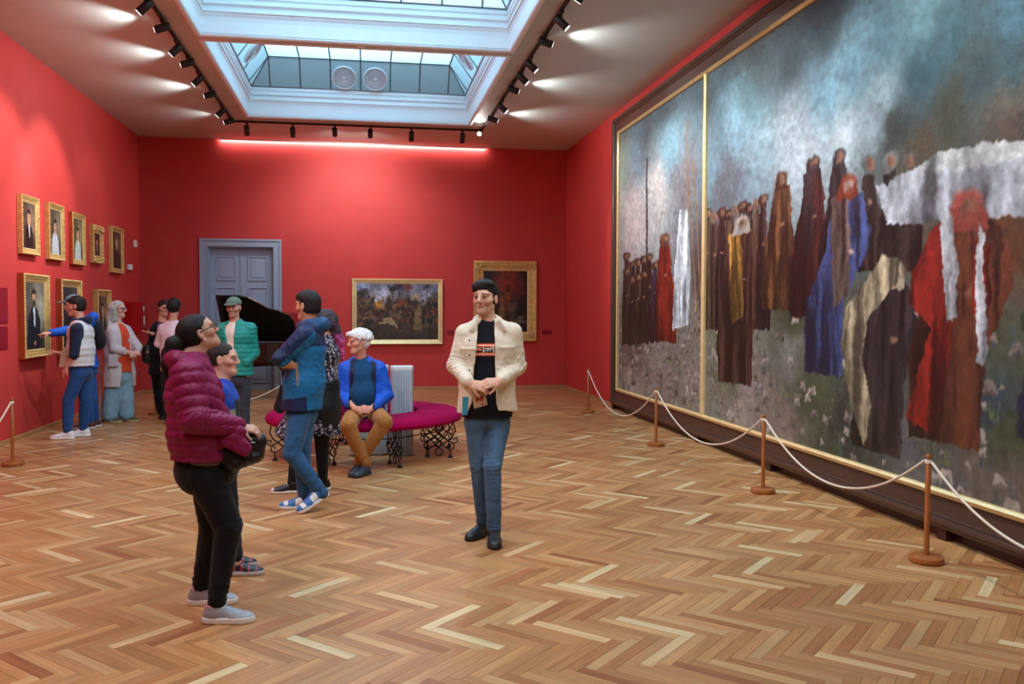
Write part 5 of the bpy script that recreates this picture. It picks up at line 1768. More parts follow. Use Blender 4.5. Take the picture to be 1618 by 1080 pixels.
    def lf(s):
        o_ = s.J['hip']; A = s.F
        def f(x, y, z):
            px, py, pz = x - o_[0], y - o_[1], z - o_[2]
            return px * A[0, 0] + py * A[0, 1], px * A[1, 0] + py * A[1, 1], pz
        return f

    def shoe(s, q, color, sole=(225, 225, 225), length=0.285, pitch=0.0, z0=0.0, colfn=None, laces=(230, 230, 230), thick=0.028, h=0.006, parent=None, high=0.0, w=1.0):
        """shoe under ankle q, pointing along s.foot[q]"""
        f = s.foot[q]; a = s.J['an' + q]
        r = np.cross(f, V3(0, 0, 1)); u = V3(0, 0, 1)
        p = math.radians(pitch)
        f2 = f * math.cos(p) + u * math.sin(p); u2 = u * math.cos(p) - f * math.sin(p)
        o_ = V3(a[0], a[1], z0) - f * 0.0
        sc = length / 0.285
        P = lambda X, Yf, Zu: o_ + (r * X * w + f2 * Yf + u2 * Zu) * sc
        A = np.array([r, f2, u2])
        def lz(x, y, z): return ((x - o_[0]) * u2[0] + (y - o_[1]) * u2[1] + (z - o_[2]) * u2[2])
        S = Sdf()
        S.ell(P(0, -0.030, 0.045), [0.037 * sc * w, 0.050 * sc, 0.050 * sc], A, 0.02)
        S.ecap(P(0, -0.012, 0.066), P(0, 0.085, 0.038), 0.036 * sc * w, 0.048 * sc, 0.043 * sc * w, 0.037 * sc, r, 0.03)
        S.ell(P(0.003, 0.135, 0.026), [0.046 * sc * w, 0.070 * sc, 0.036 * sc], A, 0.03)
        S.cap(P(0, -0.012, 0.06), P(0, -0.022, 0.105 + high), 0.036 * sc, 0.040 * sc, 0.02)
        S.cut(lambda x, y, z: thick * 0.7 - lz(x, y, z))
        S.cut(lambda x, y, z: lz(x, y, z) - (0.104 + high) * sc)
        V, F = S.mesh(h)
        L = (V - o_) @ A.T / sc
        col = np.tile(np.array(lin(*color)), (len(V), 1))
        if colfn: col = colfn(L, col)
        up = s.obj('shoe', V, F, M_leather, col, parent)
        S = Sdf()
        for X, Yf, rx, ry in ((0, -0.030, 0.043, 0.056), (0, 0.03, 0.040, 0.07), (0.003, 0.075, 0.047, 0.07), (0.004, 0.130, 0.050, 0.078)):
            S.ell(P(X, Yf, 0.014), [rx * sc * w, ry * sc, 0.08 * sc], A, 0.02)
        S.cut(lambda x, y, z: lz(x, y, z) - thick * sc); S.cut(lambda x, y, z: -lz(x, y, z) + 0.0005)
        V, F = S.mesh(h)
        s.obj('sole', V, F, M_rubber, lin(*sole), up)
        if laces:
            mb = MB()
            for i in range(4):
                yy = 0.030 + 0.019 * i; zz = 0.1045 - 0.0105 * i
                mb.tube([P(-0.026, yy - 0.006, zz - 0.016), P(-0.012, yy - 0.002, zz - 0.002), P(0, yy, zz), P(0.012, yy - 0.002, zz - 0.002), P(0.026, yy - 0.006, zz - 0.016)], 0.0038, 5)
            m_ = material('shoelace_%d_%d_%d' % tuple(laces), lin(*laces), 0.8, noise=0.05)
            s.mb('laces', mb, m_, up)
        return up

    def trousers(s, color, r_hip=(0.165, 0.125), r=(0.092, 0.066, 0.052), mat=None, top=0.10, ank=0.02, fold=0.004, colfn=None, h=None, seed=0, name='trousers', extra=None, zb=0.112):
        S = Sdf(); J = s.J
        hip = J['hip']
        S.ecap(hip + V3(0, 0, top), hip - V3(0, 0, 0.04), r_hip[0] * 0.95, r_hip[1] * 0.95, r_hip[0], r_hip[1], s.F[0], 0.05)
        for q in ('L', 'R'):
            a, b, c = J['hp' + q], J['kn' + q], J['an' + q]
            S.cap(a, b, r[0], r[1], 0.022)
            e = c.copy()
            if q not in s.fz: e[2] = zb
            else: e = c + unit(c - b) * 0.02
            S.cap(b, e, r[1], r[2], 0.012)
        zt = hip[2] + top + 0.02
        S.cut(lambda x, y, z: z - zt)
        if extra: extra(S)
        w1 = waves(seed + 1, 0.22, 5, (1.6, 1.6, 0.7))
        cr = []
        for i, q in enumerate('LR'):
            ax = J['an' + q] - J['kn' + q]
            cr += [crease(J['kn' + q], ax, 0.11, 0.055, fold * 1.5, seed + i), crease(J['an' + q] - unit(ax) * 0.04, ax, 0.10, 0.045, fold * 1.8, seed + 5 + i),
                   crease(J['hp' + q], J['kn' + q] - J['hp' + q] + s.F[0] * 0.3, 0.13, 0.06, fold * 1.3, seed + 9 + i)]
        def f(x, y, z):
            o_ = fold * w1(x, y, z)
            for g in cr: o_ = o_ + g(x, y, z)
            return o_
        S.disp(f)
        V, F = S.mesh(h or s.h * 0.85)
        col = np.tile(np.array(lin(*color)), (len(V), 1))
        if colfn: col = colfn(V, col)
        return s.obj(name, V, F, mat or M_denim, col)

    def garment(s, name, S, color, mat, h=None, colfn=None, fold=0.004, seed=0, wl=0.09, parent=None, arms=True):
        if fold:
            w1 = waves(seed + 11, wl * 2.6, 6, (1.5, 1.5, 0.8))
            cr = []
            if arms:
                for i, q in enumerate('LR'):
                    a, b, c = s.J['sh' + q], s.J['el' + q], s.J['wr' + q]
                    cr += [crease(b, c - a, 0.10, 0.050, fold * 1.7, seed + i), crease(b + (c - b) * 0.6, c - b, 0.09, 0.045, fold * 1.3, seed + 3 + i),
                           crease(a + V3(0, 0, -0.10), b - a, 0.08, 0.07, fold * 0.5, seed + 6 + i)]
            cr.append(crease(s.spine(0.30, 0.08), V3(0.5, 0.2, 1), 0.16, 0.10, fold * 0.6, seed + 8)); cr.append(crease(s.spine(0.30, -0.08), V3(-0.5, 0.3, 1), 0.16, 0.10, fold * 0.6, seed + 9))
            def f(x, y, z):
                o_ = fold * w1(x, y, z)
                for g in cr: o_ = o_ + g(x, y, z)
                return o_
            S.disp(f)
        V, F = S.mesh(h or s.h * 0.8)
        col = np.tile(np.array(lin(*color)), (len(V), 1))
        if colfn: col = colfn(V, col, S)
        return s.obj(name, V, F, mat, col, parent)

    def collar(s, S, r0, r1, rr, h0, up, gap=40, k=0.012, tag=3, tilt=0.0, fwd=0.0):
        """ring of cloth round the neck; gap in degrees at the throat"""
        c = s.J['neck'] + V3(0, 0, h0) + s.F[1] * fwd
        pts = []
        for a in np.radians(np.linspace(gap, 360 - gap, 13)):
            f_ = math.cos(a); q = math.sin(a)
            pts.append(c + s.F[1] * r1 * f_ + s.F[0] * r0 * q + V3(0, 0, up * (0.5 - 0.5 * f_) - tilt * (0.5 + 0.5 * f_)))
        for a, b in zip(pts[:-1], pts[1:]): S.cap(a, b, rr, rr, k, tag)


def quilt_axis(a, b, step, amp):
    """puffs along the axis a->b"""
    a, b = np.asarray(a, float), np.asarray(b, float); n = unit(b - a)
    def f(x, y, z):
        t = (x - a[0]) * n[0] + (y - a[1]) * n[1] + (z - a[2]) * n[2]
        return -amp * np.sqrt(np.abs(np.sin(math.pi * t / step)))
    return f
# ------------------------------------------------------------------ young man in the cream overshirt
def young_man():
    s = Person('young man in cream overshirt and jeans walking with a leaflet in his hands', 5.98, dict(
        head=(767, 472, -0.03), neck=(770, 507, 0.0), shR=(734, 527, 0.02), shL=(810, 525, -0.02), elR=(720, 577, 0.0), wrR=(741, 605, -0.22),
        elL=(819, 579, 0.0), wrL=(790, 602, -0.22), hip=(770, 650, 0.0), hpR=(752, 668, 0.0), hpL=(788, 668, 0.0),
        knR=(757, 738, 0.03), knL=(778, 736, -0.10), anR=(763, 828, 0.10), anL=(781, 838, -0.10)), -4, -32, 4, 0, 0.232, (222, 172, 148), hf=0.0032)
    s.foot = {'R': facing(-38), 'L': facing(-6)}
    s.body(hands=[(('R', V3(0.86, -0.22, -0.20), V3(0.25, 0.75, -0.6)), dict(curl=0.55)), (('L', V3(-0.86, -0.22, -0.10), V3(-0.25, 0.75, -0.6)), dict(curl=0.55))],
           stubble=((120, 86, 78), 0.34), nose=1.05)
    def quiff(S, P, A, hs):
        S.ell(P(0.0, 0.030, 0.095), [0.068 * hs, 0.060 * hs, 0.030 * hs], A, 0.02)
        S.ell(P(0.026, 0.066, 0.072), [0.046 * hs, 0.030 * hs, 0.026 * hs], A, 0.02)
        S.ell(P(0.045, 0.060, 0.052), [0.024 * hs, 0.026 * hs, 0.018 * hs], A, 0.012)
    s.hair((30, 26, 26), 0.010, 0.050, -0.045, 0.010, quiff, 0.003, front=0.030)
    lf = s.lf(); nk = s.J['neck']
    # black t-shirt with printed band
    S = Sdf()
    s.torso(S, [(-0.06, 0.172, 0.125, 0.0), (0.1, 0.168, 0.120, 0.0), (0.4, 0.150, 0.100, 0.0), (0.72, 0.165, 0.100, 0.0), (0.90, 0.12, 0.075, -0.005), (0.99, 0.068, 0.066, 0.0)])
    S.cap(s.J['shL'], s.J['shR'], 0.04, k=0.05)
    S.cut(lambda x, y, z: s.J['hip'][2] - 0.035 - z)
    S.cap(nk + V3(0, 0, 0.012) + s.F[1] * 0.012, nk + V3(0, 0, 0.2), 0.058, 0.07, 0.0, op='sub')
    def tee(V, col, S):
        X, Yf, Z = s.loc(V).T
        u = -(X - 0.035)                     # to picture right
        z0, z1 = 0.395, 0.477
        t = (Z - z0) / (z1 - z0)
        fr = Yf > 0.02
        def put(m, c): col[m & fr] = lin(*c)
        inb = (t > 0) & (t < 1)
        put(inb, (240, 104, 62))
        put(inb & ((np.abs(t - 0.13) < 0.035) | (np.abs(t - 0.87) < 0.035)), (248, 214, 196))
        put((t > 0.26) & (t < 0.74), (250, 244, 238))
        blk = np.zeros(len(V), bool)
        def rect(a, b, c, d): return (u > a) & (u < b) & (t > c) & (t < d)
        w = 0.062
        for k, ch in enumerate('IOSO'):
            a = -0.135 + k * (w + 0.007); b = a + w; th = 0.010; tt = 0.11
            lo, hi = 0.28, 0.72
            if ch == 'I': blk |= rect(b - 0.016, b - 0.004, lo, hi)
            if ch == 'O':
                blk |= rect(a, b, lo, lo + tt) | rect(a, b, hi - tt, hi) | rect(a, a + th, lo, hi) | rect(b - th, b, lo, hi)
            if ch == 'S':
                blk |= rect(a, b, lo, lo + tt) | rect(a, b, hi - tt, hi) | rect(a, b, 0.445, 0.555) | rect(a, a + th, 0.5, hi) | rect(b - th, b, lo, 0.5)
        put(blk, (20, 18, 28))
        put((t > 0.40) & (t < 0.60) & (u > -0.135 + 0.069 + 0.012) & (u < -0.135 + 0.069 + 0.05) & ~blk, (240, 104, 62))
        return col
    s.garment('t_shirt', S, (20, 20, 28), M_cloth, 0.0038, tee, 0.0025, 3, arms=False)
    # overshirt
    S = Sdf()
    s.torso(S, [(0.0, 0.212, 0.155, 0.0), (0.4, 0.188, 0.142, 0.0), (0.72, 0.194, 0.138, 0.0), (0.90, 0.135, 0.10, -0.01)])
    S.cap(s.J['shL'], nk - V3(0, 0, 0.03), 0.056, 0.058, k=0.04); S.cap(s.J['shR'], nk - V3(0, 0, 0.03), 0.056, 0.058, k=0.04)
    for q in 'LR': s.sleeve(S, q, (0.064, 0.057, 0.044), 0.03, 0.95)
    s.collar(S, 0.085, 0.080, 0.016, -0.005, 0.045, 42, tilt=0.03)
    for q, X in (('L', -1), ('R', 1)):          # collar points
        a = nk + s.F[1] * 0.075 + s.F[0] * X * 0.060 + V3(0, 0, -0.015)
        S.ecap(a, a + s.F[0] * X * 0.065 + V3(0, 0, -0.050) + s.F[1] * 0.022, 0.036, 0.010, 0.014, 0.008, s.F[0] * 0.5 + V3(0, 0, 1), 0.012, 3)
    S.hole(lambda x, y, z: (lambda X, Yf, Z: np.maximum(np.abs(X - 0.035 + 0.02 * (Z / 0.6)) - (0.088 - 0.03 * np.clip(Z / 0.55, 0, 1) + 0.05 * np.clip(-Z / 0.1 + 0.7, 0, 1) * 0.6), 0.055 - Yf))(*lf(x, y, z)), 0.006)
    S.cap(nk + V3(0, 0, -0.03), nk + V3(0, 0, 0.25), 0.060, 0.075, 0.0, op='sub')
    S.cut(lambda x, y, z: s.J['hip'][2] + 0.005 - z + 0.02 * np.sin(x * 9))
    def pockets(x, y, z):
        X, Yf, Z = lf(x, y, z); o_ = 0
        for x0, z0_ in ((-0.128, 0.40), (0.140, 0.39)):
            ins = np.clip(np.minimum(0.055 - np.abs(X - x0), 0.062 - np.abs(Z - z0_)) / 0.006, 0, 1) * (Yf > 0.02)
            flap = np.clip(np.minimum(0.057 - np.abs(X - x0), 0.014 - np.abs(Z - z0_ - 0.052)) / 0.005, 0, 1) * (Yf > 0.02)
            o_ = o_ - 0.004 * ins - 0.003 * flap
        return o_
    S.disp(pockets)
    j = s.garment('overshirt', S, (226, 212, 190), M_cloth, 0.0058, None, 0.004, 5)
    mb = MB()
    for zz in (0.30, 0.40, 0.50):
        c = s.J['hip'] + s.F[0] * 0.132 + s.F[1] * 0.128 + V3(0, 0, zz)
        mb.add([c + s.F[0] * 0.006 * math.cos(a) + V3(0, 0, 0.006 * math.sin(a)) + s.F[1] * 0.008 for a in np.linspace(0, 6.28, 9)[:-1]], [tuple(range(8))])
    s.mb('buttons', mb, M_black, j, False)
    def fade(V, c):
        f = np.zeros(len(V))
        for q in 'LR':
            a, b, e = s.J['hp' + q], s.J['kn' + q], s.J['an' + q]
            m_ = 0.5 * (a + b) + V3(0, -0.07, -0.05)
            f = np.maximum(f, np.exp(-((V[:, 0] - m_[0]) / 0.055) ** 2 - ((V[:, 2] - m_[2]) / 0.22) ** 2) * (V[:, 1] < m_[1] + 0.06))
        return c * (1 + 0.55 * f + 0.12 * waves(3, 0.05)(V[:, 0], V[:, 1], V[:, 2]))[:, None]
    s.trousers((66, 94, 124), (0.150, 0.108), (0.084, 0.063, 0.050), seed=2, zb=0.10, fold=0.004, colfn=fade)
    s.shoe('R', (28, 30, 34), (20, 20, 22), 0.285, laces=(40, 40, 44), high=0.02)
    s.shoe('L', (28, 30, 34), (20, 20, 22), 0.285, laces=(40, 40, 44), high=0.02)
    # leaflet between his fingers
    c = at_y(757, 628, 5.98 - 0.22)
    ex, ez = unit(V3(1, 0.1, 0.25)), unit(V3(-0.22, -0.25, 1))
    n_ = unit(np.cross(ex, ez)) * 0.001
    lt = empty('leaflet', c, 'folded brown printed leaflet held by the young man', 'leaflet')
    def slab(w, h, off, dz=0.0):
        mb = MB(); mb.hexa([ex * a * w + ez * (b * h + dz) + n_ * d + off for d in (-1, 1) for a, b in ((-1, -1), (1, -1), (1, 1), (-1, 1))]); return mb
    slab(0.048, 0.066, 0).build('cover', material('kraft_paper', lin(190, 160, 132), 0.8, noise=0.15, nscale=30), lt)
    pr = MB()
    m_red = material('red_print', lin(170, 50, 44), 0.8, noise=0.1)
    fr_ = n_ * (1.6 if n_[1] < 0 else -1.6)
    for i in range(5):
        pr.hexa([ex * (a * (0.006 + 0.004 * (i % 2)) - 0.02 + 0.011 * i) + ez * (b * 0.016 - 0.01 + 0.008 * (i % 3)) + fr_ + n_ * d * 0.3 for d in (-1, 1) for a, b in ((-1, -1), (1, -1), (1, 1), (-1, 1))])
    pr.hexa([ex * (a * 0.006 + 0.012) + ez * (b * 0.009 - 0.050) + fr_ + n_ * d * 0.3 for d in (-1, 1) for a, b in ((-1, -1), (1, -1), (1, 1), (-1, 1))])
    pr.build('print', m_red, lt)
    c = at_y(735, 641, 5.98 - 0.10)
    bl = MB(); bl.hexa([V3(a * 0.020 + b * 0.003, -0.015 * 0 + d * 0.003, b * 0.062) for d in (-1, 1) for a, b in ((-1, -1), (1, -1), (1, 1), (-1, 1))])
    o_ = bl.build('brochure', material('cyan_paper', lin(60, 168, 206), 0.6, noise=0.2, nscale=40), None, loc=c)
    tag(o_, 'cyan brochure sticking out at the young man\'s hip', 'brochure')
    return s


young_man()
# ------------------------------------------------------------------ woman in the plum quilted jacket, foreground
def plum_woman():
    s = Person('woman with dark ponytail in plum quilted jacket and black jeans looking up', 4.72, dict(
        head=(315, 526, 0.02), neck=(300, 566, 0.0), shR=(297, 592, -0.165), shL=(304, 588, 0.165), elR=(307, 662, -0.225), wrR=(376, 674, -0.12),
        elL=(338, 668, 0.20), wrL=(384, 684, 0.02), hip=(326, 728, 0.0), hpR=(325, 752, -0.085), hpL=(330, 750, 0.085),
        knR=(361, 832, -0.10), knL=(337, 836, 0.13), anR=(343, 948, -0.13), anL=(319, 928, 0.17)), 98, 112, 27, 0, 0.196, (206, 158, 138), hf=0.0036)
    s.foot = {'R': facing(84), 'L': facing(88)}
    s.body(hands=[(('R', V3(0.95, 0.10, -0.16), V3(0.1, 0.4, -0.9)), dict(curl=0.62, scale=0.88)), (('L', V3(0.5, -0.7, -0.1), V3(0.1, -0.2, -0.9)), dict(curl=0.5, scale=0.95))], nose=0.9)
    def tail(S, P, A, hs):
        S.ell(P(0, -0.028, 0.030), [0.076 * hs, 0.090 * hs, 0.086 * hs], A, 0.02)
        S.ell(P(0, -0.118, 0.000), [0.034 * hs, 0.026 * hs, 0.034 * hs], A, 0.01)
        b = P(0, -0.128, -0.005); w = s.J['neck']
        q1 = b + V3(-0.030, -0.015, 0.0); q2 = q1 + V3(-0.020, -0.01, -0.10); q3 = q2 + V3(-0.005, -0.005, -0.12)
        S.cap(b, q1, 0.028, 0.034, 0.02); S.cap(q1, q2, 0.034, 0.036, 0.03); S.cap(q2, q3, 0.036, 0.016, 0.02)
    tail.long = True
    s.hair((26, 20, 22), 0.009, 0.056, -0.2, 0.0, tail, 0.0025, front=0.018, seed=4)
    # spectacles
    mb = MB()
    for q in (-1, 1):
        c = s.hp(q * 0.031, 0.102, 0.004)
        mb.tube([c + (s.H[0] * 0.024 * math.cos(a) + s.H[2] * 0.017 * math.sin(a)) * s.hs for a in np.linspace(0, 6.283, 15)[:-1]], 0.0022, 5, closed=True)
        mb.tube([s.hp(q * 0.055, 0.098, 0.008), s.hp(q * 0.076, 0.045, 0.012), s.hp(q * 0.079, -0.008, 0.014)], 0.0026, 5)
    mb.tube([s.hp(-0.007, 0.104, 0.008), s.hp(0.007, 0.104, 0.008)], 0.002, 5)
    s.mb('spectacles', mb, M_frame)
    er = MB(); er.lathe([(0.001, -0.006), (0.005, 0.0), (0.001, 0.006)], tuple(s.hp(0.078, -0.004, -0.038)), 8)
    s.mb('earring', er, M_white)
    PL = (128, 14, 72); nk = s.J['neck']
    # grey top showing under the hem
    S = Sdf(); s.torso(S, [(-0.02, 0.165, 0.128, -0.005), (0.3, 0.16, 0.12, 0.0)])
    S.cut(lambda x, y, z: s.J['hip'][2] - 0.005 - z)
    s.garment('grey_top', S, (118, 104, 104), M_cloth, 0.011, None, 0.003, 1, arms=False)
    S = Sdf()
    s.torso(S, [(0.03, 0.195, 0.165, -0.004), (0.30, 0.20, 0.160, -0.005), (0.66, 0.195, 0.140, -0.008), (0.90, 0.14, 0.10, -0.01)])
    for q in 'LR':
        S.cap(s.J['sh' + q], nk - V3(0, 0, 0.04), 0.078, 0.08, 0.05)
    nb = len(S.ops)
    z0 = s.J['hip'][2]
    S.disp(lambda x, y, z: -0.010 * np.sqrt(np.abs(np.sin(math.pi * (z - z0 + 0.05 * np.sin(6 * x + 5 * y)) / 0.066))) + 0.010)
    A = Sdf()
    for q in 'LR': s.sleeve(A, q, (0.082, 0.072, 0.050), 0.03, 0.97)
    for q in 'R':
        a, b, c = s.J['sh' + q], s.J['el' + q], s.J['wr' + q]
    A.disp(lambda x, y, z: np.where(z > b[2] + 0.03, quilt_axis(a, b, 0.060, 0.011)(x, y, z), quilt_axis(b, c, 0.060, 0.011)(x, y, z)) + 0.006)
    # hood lying on the back
    Hd = Sdf()
    c = nk - s.F[1] * 0.050 + V3(0, 0, -0.005)
    Hd.ell(c, [0.120, 0.082, 0.070], s.F, 0.02)
    Hd.cap(c + s.F[0] * 0.11 + V3(0, 0, 0.0), nk + s.F[1] * 0.07 + s.F[0] * 0.075 - V3(0, 0, 0.045), 0.045, 0.03, 0.03)
    Hd.cap(c - s.F[0] * 0.11, nk + s.F[1] * 0.07 - s.F[0] * 0.075 - V3(0, 0, 0.045), 0.045, 0.03, 0.03)
    Hd.ell(nk + V3(0, 0, 0.065) - s.F[1] * 0.0, [0.082, 0.095, 0.085], s.F, 0.02, op='sub')
    Hd.cut(lambda x, y, z: z - (nk[2] + 0.075))
    lf = s.lf()
    S.hole(lambda x, y, z: (lambda X, Yf, Z: np.maximum(np.abs(X - 0.0) - 0.045, 0.06 - Yf))(*lf(x, y, z)), 0.01)
    S.cap(nk + V3(0, 0, -0.02), nk + V3(0, 0, 0.25), 0.066, 0.085, 0.0, op='sub')
    S.cut(lambda x, y, z: z0 + 0.02 - z)
    j = s.garment('quilted_jacket', S, PL, M_puff, 0.007, None, 0.003, 2, arms=False)
    s.garment('sleeves', A, PL, M_puff, 0.0065, None, 0.004, 3, parent=j)
    Fl = Sdf()     # open front flap hanging over the bag
    a1, a2, a3 = at_y(352, 668, 4.72 - 0.15), at_y(366, 692, 4.72 - 0.17), at_y(391, 714, 4.72 - 0.18)
    Fl.ecap(a1, a2, 0.050, 0.016, 0.058, 0.016, V3(0.8, 0, 0.5), 0.02); Fl.ecap(a2, a3, 0.058, 0.016, 0.030, 0.012, V3(0.8, 0, 0.6), 0.02)
    Fl.disp(lambda x, y, z: -0.005 * np.sqrt(np.abs(np.sin(math.pi * (z + 0.5 * x) / 0.055))) + 0.003)
    s.garment('front_flap', Fl, PL, M_puff, 0.007, None, 0.002, 6, arms=False, parent=j)
    s.garment('hood', Hd, (122, 12, 62), M_puff, 0.008, None, 0.004, 4, arms=False, parent=j)
    s.trousers((17, 15, 19), (0.150, 0.150), (0.098, 0.072, 0.048), mat=M_cloth, seed=6, ank=0.0, top=0.06, fold=0.0045,
               extra=lambda S: (S.ell(s.J['hip'] - s.F[1] * 0.055 - V3(0, 0, 0.045), [0.145, 0.10, 0.105], s.F, 0.04),))
    def col(L, c):
        c[(L[:, 2] > 0.094)] = lin(206, 150, 166)
        c[(L[:, 1] > 0.05) & (L[:, 2] < 0.05)] = np.array(lin(168, 178, 192))
        return c
    for q in 'RL': s.shoe(q, (156, 156, 168), (226, 224, 222), 0.262, colfn=col, laces=(176, 196, 204), thick=0.036, h=0.0055)
    for q in 'RL':   # sock
        S = Sdf(); a = s.J['an' + q]; S.cap(V3(a[0], a[1], 0.075) - s.foot[q] * 0.015, a - V3(0, 0, 0.0), 0.036, 0.038)
        V, F = S.mesh(0.008); s.obj('sock', V, F, M_cloth, lin(214, 170, 180))
    # handbag
    c = at_y(381, 712, 4.72 - 0.10)
    bag = empty('handbag', c, 'black leather handbag hanging at the plum-jacket woman\'s front', 'handbag')
    S = Sdf(); u = unit(V3(0.9, 0.1, 0.32)); v = unit(np.cross(V3(0, 1, 0), u)) * -1
    v = V3(-u[2], 0, u[0])
    S.ecap(V3(0, 0, 0) - u * 0.075, u * 0.085, 0.070, 0.045, 0.058, 0.035, v, 0.03); S.ecap(-u * 0.06 - v * 0.055, u * 0.06 - v * 0.055, 0.03, 0.05, 0.03, 0.045, v, 0.03)
    S.cap(u * 0.04 + v * 0.05, u * 0.11 + v * 0.02, 0.03, 0.03, 0.03)
    S.disp(lambda x, y, z: 0.005 * waves(3, 0.06)(x, y, z))
    V, F = S.mesh(0.007)
    o_ = bpy.data.objects.new('bag_body', np_mesh('bag_body', V, F, M_leather, np.tile(lin(20, 20, 24), (len(V), 1)))); link(o_, bag)
    mb = MB(); mb.tube([u * 0.02 + v * 0.045 + V3(0, -0.052, 0), u * 0.085 + v * 0.02 + V3(0, -0.045, 0)], 0.0035, 5); mb.build('zip', material('grey_metal', (0.4, 0.4, 0.42), 0.3, metal=0.9), bag)
    st = [V3(-0.085, 0.0, 0.03), at_y(330, 690, 4.72 - 0.18) - c, at_y(292, 640, 4.72 - 0.19) - c, at_y(282, 600, 4.72 - 0.16) - c, at_y(296, 570, 4.72 - 0.06) - c]
    MB().tube(st[:2], 0.006, 6).build('strap', M_black, bag, smooth=True)
    return s


# ------------------------------------------------------------------ boy beside her
def boy():
    s = Person('dark-haired boy in blue hoodie standing behind the plum-jacket woman', 5.45, dict(
        head=(354, 568, 0.0), neck=(348, 603, 0.0), shR=(344, 622, -0.125), shL=(350, 620, 0.125), elR=(343, 672, -0.15), wrR=(352, 715, -0.12),
        elL=(350, 672, 0.15), wrL=(356, 715, 0.12), hip=(352, 722, 0.0), hpR=(352, 735, -0.065), hpL=(354, 734, 0.065),
        knR=(362, 805, -0.06), knL=(356, 800, 0.07), anR=(372, 888, -0.05), anL=(362, 868, 0.13)), 92, 80, 3, 0, 0.188, (220, 168, 146), hf=0.0034)
    s.foot = {'R': facing(85), 'L': facing(90)}
    s.body(bulk=0.8, hands=[(('R', V3(0.3, 0, -1), V3(0, 1, 0)), dict(curl=0.3, scale=0.8)), (('L', V3(0.3, 0, -1), V3(0, -1, 0)), dict(curl=0.3, scale=0.8))], nose=0.85)
    s.hair((44, 34, 32), 0.009, 0.052, -0.035, 0.006, None, 0.003, front=0.028, seed=8)
    nk = s.J['neck']
    S = Sdf()
    s.torso(S, [(-0.05, 0.15, 0.11, 0.0), (0.4, 0.15, 0.105, 0.0), (0.75, 0.15, 0.10, 0.0), (0.92, 0.10, 0.07, 0.0)])
    for q in 'LR': S.cap(s.J['sh' + q], nk - V3(0, 0, 0.04), 0.05, 0.055, 0.03); s.sleeve(S, q, (0.055, 0.048, 0.038), 0.03, 0.96)
    s.collar(S, 0.060, 0.062, 0.020, -0.01, 0.02, 20, tilt=0.02)
    S.cap(nk, nk + V3(0, 0, 0.2), 0.045, 0.05, 0.0, op='sub')
    def col(V, c, S):
        X, Yf, Z = s.loc(V).T
        c[(Yf > 0.055) & (Z < 0.30)] = lin(150, 152, 150); c[(Yf > 0.085) & (Z < 0.36)] = lin(30, 32, 40)
        return c
    s.garment('hoodie', S, (26, 66, 170), M_cloth, 0.009, col, 0.004, 2)
    s.trousers((26, 26, 32), (0.125, 0.105), (0.075, 0.055, 0.045), seed=8, ank=0.03, mat=M_cloth)
    def sc(L, c):
        c[(np.abs(np.sin(L[:, 1] * 60)) < 0.35) & (L[:, 2] > 0.03)] = lin(178, 60, 62)
        return c
    for q in 'RL': s.shoe(q, (34, 36, 50), (190, 184, 186), 0.235, colfn=sc, laces=(60, 60, 80), thick=0.034)
    return s


